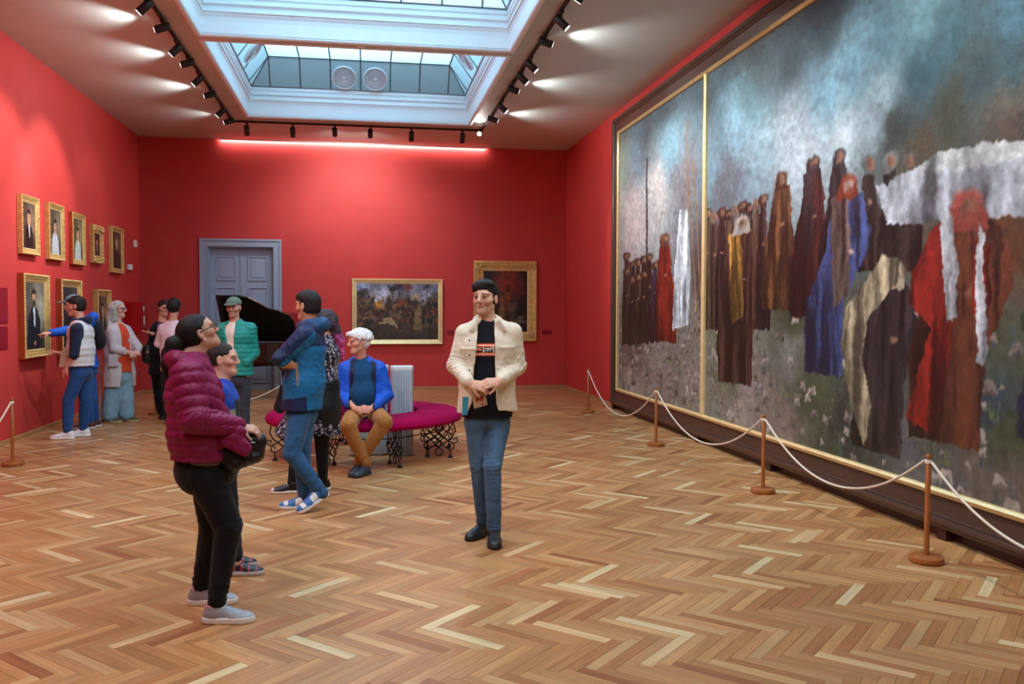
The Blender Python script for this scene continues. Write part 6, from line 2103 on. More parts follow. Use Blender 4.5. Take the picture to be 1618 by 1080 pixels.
# ------------------------------------------------------------------ man in teal jacket and cap
def teal_man():
    s = Person('man in teal quilted jacket and green cap standing before the piano', 10.8, dict(
        head=(369, 486, -0.02), neck=(371, 509, 0.0), shR=(352, 519, 0.0), shL=(396, 519, 0.0), elR=(348, 556, 0.03), wrR=(361, 572, -0.09),
        elL=(402, 557, 0.04), wrL=(389, 572, -0.09), hip=(376, 594, 0.0), hpR=(366, 604, 0.0), hpL=(386, 604, 0.0),
        knR=(368, 646, -0.03), knL=(386, 646, 0.0), anR=(369, 686, 0.0), anL=(387, 686, 0.02)), -8, -12, 0, 0, 0.235, (206, 152, 132), h=0.014, hf=0.006)
    s.foot = {'R': facing(-30), 'L': facing(20)}
    s.body(stubble=((120, 84, 72), 0.5), hands=[(('R', V3(0.6, 0.3, -0.7), V3(0.6, 0.5, 0.3)), dict(curl=0.9, scale=0.9)), (('L', V3(-0.6, 0.3, -0.7), V3(-0.6, 0.5, 0.3)), dict(curl=0.9, scale=0.9))])
    s.hair((70, 56, 50), 0.004, 0.05, -0.04, 0.0, None, 0.001, front=0.02, seed=1)
    S = Sdf(); P = s.hp
    S.ell(P(0, -0.012, 0.052), [0.084 * s.hs, 0.106 * s.hs, 0.076 * s.hs], s.H, 0.01)
    S.cut(lambda x, y, z: (P(0, 0, 0.040)[2] - z))
    V, F = S.mesh(0.006)
    cap = s.obj('cap', V, F, M_cloth, lin(96, 116, 104))
    S = Sdf(); S.ell(P(0.0, 0.105, 0.040), [0.072, 0.070, 0.012], frame(-12, -12), 0.01); V, F = S.mesh(0.005)
    s.obj('visor', V, F, M_cloth, lin(84, 102, 92), cap)
    nk = s.J['neck']; lf = s.lf()
    S = Sdf(); s.torso(S, [(0.0, 0.15, 0.105, 0), (0.5, 0.15, 0.105, 0), (0.8, 0.15, 0.10, 0), (0.95, 0.09, 0.07, 0)])
    s.garment('t_shirt', S, (222, 208, 198), M_cloth, 0.012, None, 0.002, 1, arms=False)
    S = Sdf()
    s.torso(S, [(0.0, 0.185, 0.135, 0.0), (0.4, 0.18, 0.13, 0.0), (0.75, 0.185, 0.125, 0.0), (0.92, 0.12, 0.09, 0.0)])
    for q in 'LR': S.cap(s.J['sh' + q], nk - V3(0, 0, 0.04), 0.066, 0.065, 0.04); s.sleeve(S, q, (0.070, 0.064, 0.052), 0.03, 1.0)
    s.collar(S, 0.075, 0.075, 0.020, -0.01, 0.04, 50, tilt=0.03)
    z0 = s.J['hip'][2]
    S.disp(lambda x, y, z: -0.006 * np.sqrt(np.abs(np.sin(math.pi * (z - z0) / 0.055))) + 0.004)
    S.hole(lambda x, y, z: (lambda X, Yf, Z: np.maximum(np.abs(X - 0.055 - 0.06 * (Z - 0.4)) - np.clip(0.02 + 0.09 * (Z - 0.12), 0.0, 0.075), 0.05 - Yf))(*lf(x, y, z)), 0.006)
    S.cap(nk, nk + V3(0, 0, 0.2), 0.058, 0.07, 0.0, op='sub')
    S.cut(lambda x, y, z: z0 + 0.01 - z)
    s.garment('quilted_jacket', S, (20, 132, 122), M_puff, 0.010, None, 0.003, 7)
    s.trousers((56, 58, 66), (0.150, 0.115), (0.088, 0.066, 0.055), seed=3, ank=0.05)
    for q in 'RL': s.shoe(q, (50, 44, 42), (60, 56, 54), 0.285, laces=None, h=0.009)
    return s


# ------------------------------------------------------------------ man in blue jacket, arms crossed
def blue_man():
    s = Person('man in blue and navy hooded jacket with crossed arms, seen from behind', 7.1, dict(
        head=(486, 484, 0.0), neck=(490, 508, 0.0), shL=(482, 529, -0.185), shR=(488, 527, 0.185), elL=(444, 566, -0.21), wrL=(458, 575, 0.05),
        elR=(450, 572, 0.17), wrR=(466, 578, -0.16), hip=(477, 645, 0.0), hpL=(473, 660, -0.085), hpR=(480, 660, 0.085),
        knL=(461, 715, -0.10), knR=(477, 718, 0.06), anL=(506, 776, -0.07), anR=(482, 788, 0.05)), -98, -128, 2, 0, 0.228, (206, 150, 124), hf=0.0042)
    s.foot = {'L': facing(-62), 'R': facing(-88)}; s.fz = {'L': 0.085}
    s.body(hands=[(('R', V3(-0.75, -0.35, 0.12), V3(0.1, 0.7, 0.6)), dict(curl=0.5)), (('L', V3(0.3, 0.9, 0.1), V3(0.9, 0, 0)), dict(curl=0.5))])
    def top(S, P, A, hs):
        S.ell(P(0, 0.015, 0.070), [0.070 * hs, 0.085 * hs, 0.052 * hs], A, 0.02)
    s.hair((30, 26, 28), 0.008, 0.060, -0.050, 0.012, top, 0.0025, front=0.025, seed=5)
    nk = s.J['neck']; z0 = s.J['hip'][2]
    S = Sdf()
    s.torso(S, [(-0.02, 0.20, 0.160, 0.0), (0.30, 0.195, 0.155, 0.0), (0.70, 0.195, 0.135, 0.0), (0.90, 0.14, 0.10, -0.01)])
    for q in 'LR': S.cap(s.J['sh' + q], nk - V3(0, 0, 0.05), 0.068, 0.07, 0.04, tag=2); s.sleeve(S, q, (0.076, 0.064, 0.050), 0.03, 0.95)
    c = nk - s.F[1] * 0.085 - V3(0, 0, 0.025)
    S.ell(c, [0.105, 0.070, 0.070], s.F, 0.02, tag=3)
    s.collar(S, 0.085, 0.085, 0.024, -0.015, 0.03, 20, tilt=0.02)
    S.ell(nk + V3(0, 0, 0.055), [0.075, 0.085, 0.075], s.F, 0.015, op='sub')
    S.cut(lambda x, y, z: z0 - 0.0 - z)
    BL, NV = np.array(lin(22, 104, 158)), np.array(lin(24, 40, 78))
    sh, el, wr = s.J['shL'], s.J['elL'], s.J['wrL']
    def col(V, c, S):
        t = S.tags(V); X, Yf, Z = s.loc(V).T
        c[:] = BL
        c[(Z < 0.10 - 0.16 * (Yf - 0.02)) & (Yf > -0.075)] = NV          # navy hem panel
        c[(Z > 0.50)] = NV                                                  # yoke
        ax = unit(el - sh); q = V - sh; d = q @ ax; perp = q - d[:, None] * ax
        arm = (t == 1)
        c[arm] = NV
        up = perp[:, 2]
        c[arm & (up < -0.020) & (perp[:, 1] < 0.06)] = BL                  # stripe under the sleeve
        c[(t == 3)] = np.array(lin(28, 74, 118))
        c[(t == 2) & (Z > 0.44)] = NV
        return c
    j = s.garment('hooded_jacket', S, (30, 118, 176), M_shell, 0.0065, col, 0.006, 9)
    mb = MB()   # pocket zip with cord
    a = at_y(467, 572, 7.1 - 0.185); b = at_y(470, 610, 7.1 - 0.205)
    mb.tube([a, b], 0.0045, 5); mb.tube([a + V3(0.012, 0, 0), b + V3(0.012, -0.005, 0.01)], 0.003, 5)
    s.mb('pocket_zip', mb, material('tan_zip', lin(176, 136, 90), 0.6), j)
    def jean(V, c):
        z = V[:, 2]
        c = c * (1 + 0.28 * np.exp(-((z - 0.62) / 0.16) ** 2))[:, None]
        return c
    s.trousers((44, 86, 128), (0.150, 0.125), (0.094, 0.070, 0.054), seed=12, ank=0.02, colfn=jean, fold=0.005)
    def sc(L, c):
        x, y, z = L.T
        c[(z > 0.035) & (y > 0.02) & (y < 0.075) & (np.abs(x) > 0.02)] = lin(232, 232, 232)
        c[(y > 0.13)] = lin(232, 232, 232); c[(y > 0.165) | ((z < 0.036))] = lin(58, 124, 192)
        c[(z > 0.097)] = lin(228, 228, 230)
        return c
    s.shoe('R', (52, 116, 186), (230, 228, 226), 0.285, colfn=sc, laces=(70, 130, 196), h=0.0045)
    s.shoe('L', (52, 116, 186), (230, 228, 226), 0.285, colfn=sc, laces=(70, 130, 196), pitch=-26, z0=0.085, h=0.0045)
    return s


# ------------------------------------------------------------------ woman with pink hair in a patterned dress
def dress_woman():
    s = Person('woman with long pink-tipped hair and patterned dress behind the man in the blue jacket', 7.8, dict(
        head=(512, 509, 0.0), neck=(516, 532, 0.0), shL=(512, 549, -0.145), shR=(514, 547, 0.145), elL=(505, 592, -0.16), wrL=(478, 604, -0.05),
        elR=(500, 592, 0.17), wrR=(470, 602, 0.10), hip=(507, 636, 0.0), hpL=(506, 648, -0.08), hpR=(506, 646, 0.08),
        knL=(509, 705, -0.03), knR=(470, 708, 0.07), anL=(510, 768, 0.03), anR=(461, 770, -0.04)), -82, -110, 0, 0, 0.212, (206, 160, 140), hf=0.005)
    s.foot = {'L': facing(-70), 'R': facing(-85)}
    s.body(bulk=0.9, hands=[(('L', V3(-0.9, 0.2, 0), V3(0, 0, -1)), dict(curl=0.4, scale=0.9)), (('R', V3(-0.9, -0.2, 0), V3(0, 0, -1)), dict(curl=0.4, scale=0.9))])
    def long(S, P, A, hs):
        a = P(0, -0.075, 0.0); b = s.J['neck'] - s.F[1] * 0.105 - V3(0, 0, 0.02); c = b - V3(-0.02, 0, 0.16)
        S.ecap(a, b, 0.080, 0.05, 0.10, 0.045, s.F[0], 0.03); S.ecap(b, c, 0.10, 0.045, 0.075, 0.03, s.F[0], 0.03)
        S.ell(P(0, -0.02, 0.02), [0.088 * hs, 0.105 * hs, 0.092 * hs], A, 0.02)
    long.long = True
    o_, V = s.hair((70, 58, 66), 0.012, 0.05, -0.3, 0.0, long, 0.006, front=0.03, seed=15)
    ca = o_.data.attributes['Col']
    z = V[:, 2]; t = np.clip((s.J['neck'][2] + 0.05 - z) / 0.10, 0, 1)[:, None]
    n_ = waves(4, 0.02)(V[:, 0], V[:, 1], V[:, 2])[:, None]
    c3 = np.array(lin(58, 46, 54)) * (1 - t) + np.array(lin(190, 74, 140)) * t; c3 = c3 * (1 + 0.4 * n_)
    ca.data.foreach_set('color', np.hstack([np.clip(c3, 0.003, 1), np.ones((len(V), 1))]).astype(np.float32).ravel())
    nk = s.J['neck']; z0 = s.J['hip'][2]
    def floral(V, c, S=None):
        w = np.sin(V[:, 0] * 120 + 3 * np.sin(V[:, 2] * 50)) * np.sin(V[:, 2] * 95 + 3 * np.sin(V[:, 1] * 60)) + 0.5 * np.sin(V[:, 1] * 140 + V[:, 2] * 60)
        c[:] = lin(34, 30, 44); c[w > 0.25] = lin(150, 146, 166); c[w > 0.9] = lin(196, 192, 204)
        return c
    S = Sdf()
    s.torso(S, [(0.0, 0.155, 0.12, 0.0), (0.4, 0.15, 0.115, 0.0), (0.75, 0.16, 0.125, 0.0), (0.92, 0.10, 0.08, 0.0)])
    for q in 'LR': S.cap(s.J['sh' + q], nk - V3(0, 0, 0.04), 0.055, 0.06, 0.03); s.sleeve(S, q, (0.062, 0.056, 0.042), 0.03, 0.95)
    S.cap(nk, nk + V3(0, 0, 0.2), 0.05, 0.06, 0.0, op='sub')
    S.ecap(s.spine(0.1), s.J['hip'] - V3(0.06, 0, 0.02), 0.15, 0.13, 0.185, 0.21, s.F[0], 0.05)
    S.ecap(s.J['hip'] - V3(0.06, 0, 0.02), s.J['hip'] - V3(0.10, 0, 0.30), 0.185, 0.21, 0.20, 0.275, s.F[0], 0.05)
    S.cut(lambda x, y, z: z0 - 0.27 - z + 0.015 * np.sin(x * 30))
    S.disp(lambda x, y, z: 0.012 * np.clip((z0 - z) / 0.2, 0, 1) * np.sin(np.arctan2(y - 7.8, x - s.J['hip'][0] + 0.06) * 11))
    s.garment('patterned_dress', S, (40, 36, 50), M_cloth, 0.0075, floral, 0.003, 21)
    # dark jacket tied round the waist
    S = Sdf()
    S.ecap(s.spine(0.30), s.J['hip'] - V3(0.02, 0, 0.06), 0.175, 0.150, 0.205, 0.19, s.F[0], 0.05)
    S.ecap(s.J['hip'] - V3(0.0, 0, 0.05), s.J['hip'] + V3(0.02, 0, -0.17), 0.19, 0.16, 0.15, 0.14, s.F[0], 0.05)
    a = at_y(452, 612, 7.75); b = at_y(442, 643, 7.75)
    S.cap(at_y(466, 604, 7.75), a, 0.035, 0.05, 0.03); S.cap(a, b, 0.05, 0.055, 0.03)
    S.cut(lambda x, y, z: z - s.spine(0.33)[2] - 0.02 * np.sin(x * 20))
    s.garment('tied_jacket', S, (20, 26, 32), M_shell, 0.010, None, 0.007, 22, arms=False)
    s.trousers((14, 12, 16), (0.14, 0.11), (0.078, 0.062, 0.040), mat=M_cloth, seed=30, top=0.0, zb=0.06, fold=0.001, name='tights')
    for q in 'LR': s.shoe(q, (18, 18, 20), (226, 222, 218), 0.255, laces=(226, 222, 218), h=0.007, colfn=lambda L, c: np.where((L[:, 1] > 0.165)[:, None], np.array(lin(214, 208, 204)), c))
    return s


# ------------------------------------------------------------------ seated man with white hair
def seated_man():
    s = Person('seated man with white curly hair in bright blue jacket and tan trousers', 8.98, dict(
        head=(566, 540, -0.06), neck=(570, 570, 0.0), shR=(546, 584, 0.0), shL=(598, 582, 0.0), elR=(540, 626, -0.02), wrR=(562, 646, -0.30),
        elL=(611, 624, -0.02), wrL=(587, 645, -0.30), hip=(577, 649, 0.0), hpR=(562, 652, -0.03), hpL=(592, 652, -0.03),
        knR=(550, 672, -0.52), knL=(608, 666, -0.50), anR=(577, 733, -0.48), anL=(566, 729, -0.42)), -6, -62, -2, 0, 0.235, (214, 148, 128), hf=0.0042)
    s.foot = {'R': facing(-28), 'L': facing(-18)}
    s.body(bulk=1.1, hands=[(('R', V3(0.80, -0.25, 0.0), V3(0.15, 0.75, -0.5)), dict(curl=0.5)), (('L', V3(-0.80, -0.30, -0.05), V3(-0.1, 0.75, -0.5)), dict(curl=0.6))],
           stubble=((206, 170, 160), 0.25), brows=(150, 130, 120), nose=1.1)
    def mop(S, P, A, hs):
        S.ell(P(0, -0.02, 0.050), [0.090 * hs, 0.112 * hs, 0.082 * hs], A, 0.02)
        r = np.random.default_rng(3)
        for i in range(110):
            d = unit(r.standard_normal(3)); d[2] = abs(d[2]) * 0.9 - 0.15; d[1] -= 0.15
            S.ell(P(d[0] * 0.084, -0.02 + d[1] * 0.104, 0.044 + d[2] * 0.084), [0.019 * hs] * 3, A, 0.014)
        S.ell(P(0.02, 0.082, 0.078), [0.052 * hs, 0.026 * hs, 0.024 * hs], A, 0.02)
    s.hair((226, 222, 222), 0.012, 0.056, -0.065, 0.01, mop, 0.006, gray=(192, 188, 190), front=0.03, seed=2)
    nk = s.J['neck']; lf = s.lf(); z0 = s.J['hip'][2]
    S = Sdf(); s.torso(S, [(0.0, 0.175, 0.145, 0.01), (0.35, 0.18, 0.150, 0.02), (0.75, 0.175, 0.125, 0.0), (0.95, 0.10, 0.08, 0)])
    S.cap(nk, nk + V3(0, 0, 0.2), 0.055, 0.07, 0.0, op='sub')
    s.garment('jumper', S, (20, 70, 112), M_cloth, 0.009, None, 0.003, 5, arms=False)
    S = Sdf()
    s.torso(S, [(-0.02, 0.205, 0.150, 0.0), (0.35, 0.205, 0.155, 0.01), (0.75, 0.20, 0.135, -0.01), (0.92, 0.14, 0.10, -0.02)])
    for q in 'LR': S.cap(s.J['sh' + q], nk - V3(0, 0, 0.05), 0.070, 0.075, 0.04); s.sleeve(S, q, (0.080, 0.070, 0.052), 0.03, 0.95)
    s.collar(S, 0.110, 0.090, 0.034, -0.025, 0.045, 62, tilt=0.05, fwd=-0.02)
    S.hole(lambda x, y, z: (lambda X, Yf, Z: np.maximum(np.abs(X - 0.01) - np.clip(0.10 + 0.02 * np.sin(Z * 12), 0, 1), 0.065 - Yf))(*lf(x, y, z)), 0.01)
    S.cap(nk, nk + V3(0, 0, 0.25), 0.075, 0.09, 0.0, op='sub')
    S.cut(lambda x, y, z: z0 - 0.02 - z)
    def col(V, c, S):
        X, Yf, Z = s.loc(V).T
        c[(np.abs(np.abs(X - 0.01) - 0.105) < 0.028) & (Yf > 0.045) & (Z > 0.05)] = lin(18, 26, 60)
        return c
    s.garment('blue_jacket', S, (20, 84, 200), M_shell, 0.008, col, 0.006, 14)
    s.trousers((168, 112, 58), (0.175, 0.135), (0.098, 0.078, 0.056), seed=22, ank=0.02, mat=M_cloth, top=0.04, fold=0.005)
    s.shoe('R', (44, 62, 78), (40, 44, 50), 0.285, laces=(60, 76, 90), pitch=0, h=0.007)
    s.shoe('L', (44, 62, 78), (40, 44, 50), 0.285, laces=(60, 76, 90), pitch=0, h=0.007)
    return s


# ------------------------------------------------------------------ visitors at the left wall
def vest_man():
    s = Person('dark-haired man in pale quilted vest, navy sleeves and white shoes at the left wall', 11.5, dict(
        head=(119, 484, 0.0), neck=(127, 506, 0.0), shL=(121, 520, -0.17), shR=(125, 518, 0.17), elL=(117, 560, -0.19), wrL=(106, 578, -0.14),
        elR=(112, 556, 0.16), wrR=(99, 557, 0.02), hip=(128, 582, 0.0), hpL=(124, 592, -0.08), hpR=(131, 592, 0.08),
        knL=(108, 632, -0.10), knR=(135, 632, 0.08), anL=(107, 680, -0.10), anR=(132, 679, 0.12)), -92, -82, -4, 0, 0.232, (208, 152, 130), h=0.014, hf=0.0055)
    s.foot = {'L': facing(-85), 'R': facing(-85)}
    s.body(hands=[(('L', V3(-0.5, 0.1, -0.8), V3(0.6, 0.5, -0.3)), dict(curl=0.3)), (('R', V3(-0.9, -0.1, 0.05), V3(0.0, -0.3, 0.9)), dict(curl=0.2, spread=1.0))])
    s.hair((30, 22, 24), 0.014, 0.056, -0.06, 0.008, None, 0.004, front=0.018, seed=3)
    nk = s.J['neck']; z0 = s.J['hip'][2]
    S = Sdf()
    s.torso(S, [(0.1, 0.15, 0.12, 0), (0.75, 0.17, 0.12, 0), (0.93, 0.10, 0.08, 0)])
    for q in 'LR': S.cap(s.J['sh' + q], nk - V3(0, 0, 0.04), 0.062, 0.06, 0.03); s.sleeve(S, q, (0.070, 0.060, 0.045), 0.03, 0.56)
    s.collar(S, 0.075, 0.080, 0.028, -0.01, 0.02, 25)
    S.ell(nk - s.F[1] * 0.085, [0.09, 0.06, 0.055], s.F, 0.02)
    S.cap(nk, nk + V3(0, 0, 0.2), 0.05, 0.06, 0.0, op='sub')
    s.garment('navy_top', S, (32, 42, 66), M_cloth, 0.010, None, 0.004, 3)
    S = Sdf()
    s.torso(S, [(0.04, 0.185, 0.150, 0.0), (0.4, 0.185, 0.150, 0.0), (0.75, 0.175, 0.138, 0.0), (0.92, 0.12, 0.095, 0.0)])
    S.disp(lambda x, y, z: -0.008 * np.sqrt(np.abs(np.sin(math.pi * (z - z0) / 0.075))) + 0.004)
    for q in 'LR': S.ell(s.J['sh' + q] - V3(0, 0, 0.05), [0.075, 0.080, 0.115], None, 0.01, op='sub')
    S.cap(nk, nk + V3(0, 0, 0.2), 0.065, 0.085, 0.0, op='sub')
    S.cut(lambda x, y, z: z0 + 0.035 - z)
    s.garment('quilted_vest', S, (206, 206, 210), M_puff, 0.009, None, 0.002, 2, arms=False)
    s.trousers((34, 72, 128), (0.155, 0.130), (0.092, 0.070, 0.056), seed=4, ank=0.03)
    for q in 'LR': s.shoe(q, (226, 226, 230), (228, 226, 224), 0.28, laces=None, h=0.008)
    # folded leaflet in his hand
    c = at_y(101, 566, 11.5 - 0.16)
    o_ = MB(); 
    ex, ez = unit(V3(0.5, 0.2, 0.1)), unit(V3(0.12, 0, 1)); n_ = unit(np.cross(ex, ez))
    o_.hexa([ex * a * 0.045 + ez * b * 0.10 + n_ * d * 0.004 for d in (-1, 1) for a, b in ((-1, -1), (1, -1), (1, 1), (-1, 1))])
    o_ = o_.build('paper_bag', material('crumpled_kraft_paper', lin(176, 132, 112), 0.8, noise=0.2, nscale=18, bump=0.6, bscale=30), None, loc=c)
    tag(o_, 'crumpled brown paper held by the man in the pale vest', 'paper')
    return s


def cap_man():
    s = Person('tall person in grey-blue cap and blue jacket pointing at a portrait', 12.40, dict(
        head=(116, 481, 0.0), neck=(126, 504, 0.0), shL=(128, 519, -0.17), shR=(131, 517, 0.17), elL=(104, 523, -0.44), wrL=(79, 526, -0.72),
        elR=(128, 556, 0.20), wrR=(120, 580, 0.10), hip=(138, 580, 0.0), hpL=(136, 590, -0.08), hpR=(141, 590, 0.08),
        knL=(141, 628, -0.04), knR=(146, 628, 0.07), anL=(141, 670, -0.06), anR=(150, 667, 0.12)), -80, -76, -4, 0, 0.232, (206, 156, 136), h=0.014, hf=0.006)
    s.foot = {'L': facing(-80), 'R': facing(-75)}
    s.body(hands=[(('L', V3(-0.85, -0.45, -0.03), V3(0, 0.3, -0.9)), dict(curl=0.8, scale=0.9, curls=(0.1, 0.8, 0.9, 0.9))), (('R', V3(-0.2, 0, -0.9), V3(0, -1, 0)), dict(curl=0.4))])
    s.hair((34, 24, 26), 0.010, 0.05, -0.06, 0.0, None, 0.004, front=0.02, seed=6)
    S = Sdf(); P = s.hp
    S.ell(P(0, -0.012, 0.050), [0.088 * s.hs, 0.110 * s.hs, 0.082 * s.hs], s.H, 0.01)
    S.cut(lambda x, y, z: (P(0, 0, 0.045)[2] - z))
    V, F = S.mesh(0.006); cap = s.obj('cap', V, F, M_cloth, lin(98, 120, 142))
    S = Sdf(); S.ell(P(0.0, 0.125, 0.040), [0.075, 0.080, 0.011], frame(-76, -10), 0.01); V, F = S.mesh(0.005)
    s.obj('visor', V, F, M_cloth, lin(120, 122, 132), cap)
    nk = s.J['neck']; z0 = s.J['hip'][2]
    S = Sdf()
    s.torso(S, [(0.0, 0.185, 0.140, 0.0), (0.4, 0.185, 0.138, 0.0), (0.75, 0.185, 0.130, 0.0), (0.92, 0.12, 0.09, 0.0)])
    for q in 'LR': S.cap(s.J['sh' + q], nk - V3(0, 0, 0.04), 0.066, 0.065, 0.04); s.sleeve(S, q, (0.072, 0.062, 0.050), 0.03, 0.95)
    S.ell(nk - s.F[1] * 0.13 + V3(0, 0, -0.03), [0.11, 0.075, 0.10], s.F, 0.03, tag=3); S.ell(nk - s.F[1] * 0.17 + V3(0, 0, 0.03), [0.09, 0.06, 0.07], s.F, 0.03, tag=3)
    s.collar(S, 0.080, 0.080, 0.024, -0.01, 0.03, 30)
    S.cap(nk, nk + V3(0, 0, 0.2), 0.055, 0.07, 0.0, op='sub')
    S.cut(lambda x, y, z: z0 + 0.0 - z)
    s.garment('blue_jacket', S, (20, 88, 196), M_shell, 0.010, None, 0.005, 8)
    # dark rucksack
    c = nk - s.F[1] * 0.225 - V3(0, 0, 0.22)
    bp = empty('rucksack', c, 'black rucksack on the back of the person in the grey-blue cap', 'rucksack')
    S = Sdf(); S.ell(V3(0, 0, 0), [0.14, 0.075, 0.20], s.F, 0.02); S.ell(V3(0, 0, -0.06) - s.F[1] * 0.05, [0.10, 0.05, 0.10], s.F, 0.02)
    V, F = S.mesh(0.012)
    o_ = bpy.data.objects.new('bag_body', np_mesh('bag_body', V, F, M_cloth, np.tile(lin(24, 24, 30), (len(V), 1)))); link(o_, bp)
    MB().tube([V3(0, 0, 0.19) + s.F[1] * 0.03, V3(0, 0, 0.225), V3(0, 0, 0.19) - s.F[1] * 0.02], 0.008, 6).build('grab_loop', M_black, bp, smooth=True)
    s.trousers((34, 78, 140), (0.150, 0.125), (0.088, 0.068, 0.056), seed=5, ank=0.03)
    for q in 'LR': s.shoe(q, (90, 48, 52), (206, 200, 200), 0.28, laces=None, h=0.008)
    return s


def cardigan_woman():
    s = Person('grey-haired woman in long pale cardigan, orange top and light jeans', 13.0, dict(
        head=(187, 489, 0.0), neck=(186, 511, 0.0), shR=(177, 524, -0.15), shL=(199, 522, 0.12), elR=(181, 551, -0.20), wrR=(207, 557, -0.17),
        elL=(217, 548, 0.02), wrL=(215, 556, -0.14), hip=(189, 590, 0.0), hpR=(180, 598, -0.05), hpL=(198, 597, 0.05),
        knR=(175, 630, -0.05), knL=(199, 628, 0.05), anR=(173, 657, -0.03), anL=(200, 654, 0.08)), 48, 76, 4, 0, 0.225, (214, 166, 150), h=0.014, hf=0.0055)
    s.foot = {'R': facing(78), 'L': facing(70)}
    s.body(hands=[(('R', V3(0.85, -0.2, 0.05), V3(0, 0.5, -0.8)), dict(curl=0.5, scale=0.9)), (('L', V3(-0.3, -0.6, -0.2), V3(0, 0.3, -0.9)), dict(curl=0.6, scale=0.9))], bulk=1.05)
    def long(S, P, A, hs):
        a = P(0, -0.07, 0.0); b = P(0, -0.10, -0.10) ; c = s.J['neck'] + V3(-0.075, -0.06, -0.085)
        S.ecap(a, b, 0.090, 0.075, 0.095, 0.065, A[0], 0.05); S.ecap(b, c, 0.095, 0.060, 0.085, 0.035, A[0], 0.05)
        S.ecap(P(0.0, -0.03, 0.0), P(0.0, -0.03, -0.14), 0.092, 0.06, 0.09, 0.05, A[0], 0.04)
    long.long = True
    s.hair((176, 172, 170), 0.016, 0.058, -0.3, 0.004, long, 0.003, gray=(140, 136, 136), front=0.016, seed=9, ears=False)
    mb = MB()
    for q in (-1, 1):
        c = s.hp(q * 0.031, 0.100, 0.004)
        mb.add([c + (s.H[0] * 0.024 * math.cos(a) + s.H[2] * 0.016 * math.sin(a)) * s.hs for a in np.linspace(0, 6.283, 13)[:-1]], [tuple(range(12))])
        mb.tube([s.hp(q * 0.055, 0.098, 0.008), s.hp(q * 0.078, 0.02, 0.012)], 0.003, 5)
    s.mb('sunglasses', mb, M_lensg, None, False)
    nk = s.J['neck']; z0 = s.J['hip'][2]; lf = s.lf()
    S = Sdf(); s.torso(S, [(-0.02, 0.175, 0.15, 0.01), (0.35, 0.17, 0.15, 0.02), (0.75, 0.165, 0.135, 0.01), (0.93, 0.09, 0.08, 0)])
    S.cap(nk, nk + V3(0, 0, 0.2), 0.055, 0.07, 0.0, op='sub'); S.cut(lambda x, y, z: z0 + 0.03 - z)
    s.garment('orange_top', S, (206, 74, 40), M_cloth, 0.011, None, 0.003, 3, arms=False)
    S = Sdf()
    s.torso(S, [(-0.36, 0.245, 0.185, -0.02), (0.0, 0.215, 0.175, 0.0), (0.4, 0.205, 0.165, 0.0), (0.75, 0.195, 0.145, 0.0), (0.92, 0.12, 0.09, 0.0)])
    for q in 'LR': S.cap(s.J['sh' + q], nk - V3(0, 0, 0.04), 0.066, 0.06, 0.03); s.sleeve(S, q, (0.074, 0.066, 0.048), 0.03, 1.0)
    S.hole(lambda x, y, z: (lambda X, Yf, Z: np.maximum(np.abs(X + 0.01) - 0.062 - 0.10 * np.clip(0.25 - Z, 0, 0.4), 0.045 - Yf))(*lf(x, y, z)), 0.008)
    S.cap(nk, nk + V3(0, 0, 0.2), 0.062, 0.08, 0.0, op='sub')
    S.cut(lambda x, y, z: z0 - 0.175 - z)
    j = s.garment('long_cardigan', S, (196, 184, 188), M_cloth, 0.010, None, 0.005, 6)
    c = at_y(179, 569, 13.0 - 0.235); mb = MB()
    mb.hexa([c + V3(a * 0.062, d * 0.012 + a * 0.01, b * 0.085) for d in (-1, 1) for a, b in ((-1, -1), (1, -1), (1, 1), (-1, 1))])
    o_ = s.mb('pocket', mb, material('pale_knit', lin(190, 178, 182), 0.9, noise=0.1, nscale=30, bump=0.4), j, False)
    bv = o_.modifiers.new('bevel', 'BEVEL'); bv.width = 0.008; bv.segments = 2
    s.trousers((128, 164, 186), (0.17, 0.14), (0.110, 0.105, 0.108), seed=6, ank=0.0)
    for q in 'LR': s.shoe(q, (78, 84, 56), (190, 168, 130), 0.26, laces=None, h=0.008)
    bd = MB().lathe([(0.022, 0.0), (0.024, -0.004), (0.010, -0.008)], tuple(at_y(205, 537, 13.0 - 0.20)), 14, axis=1)
    s.mb('badge', bd, material('white_purple_badge', lin(196, 190, 220), 0.4))
    return s


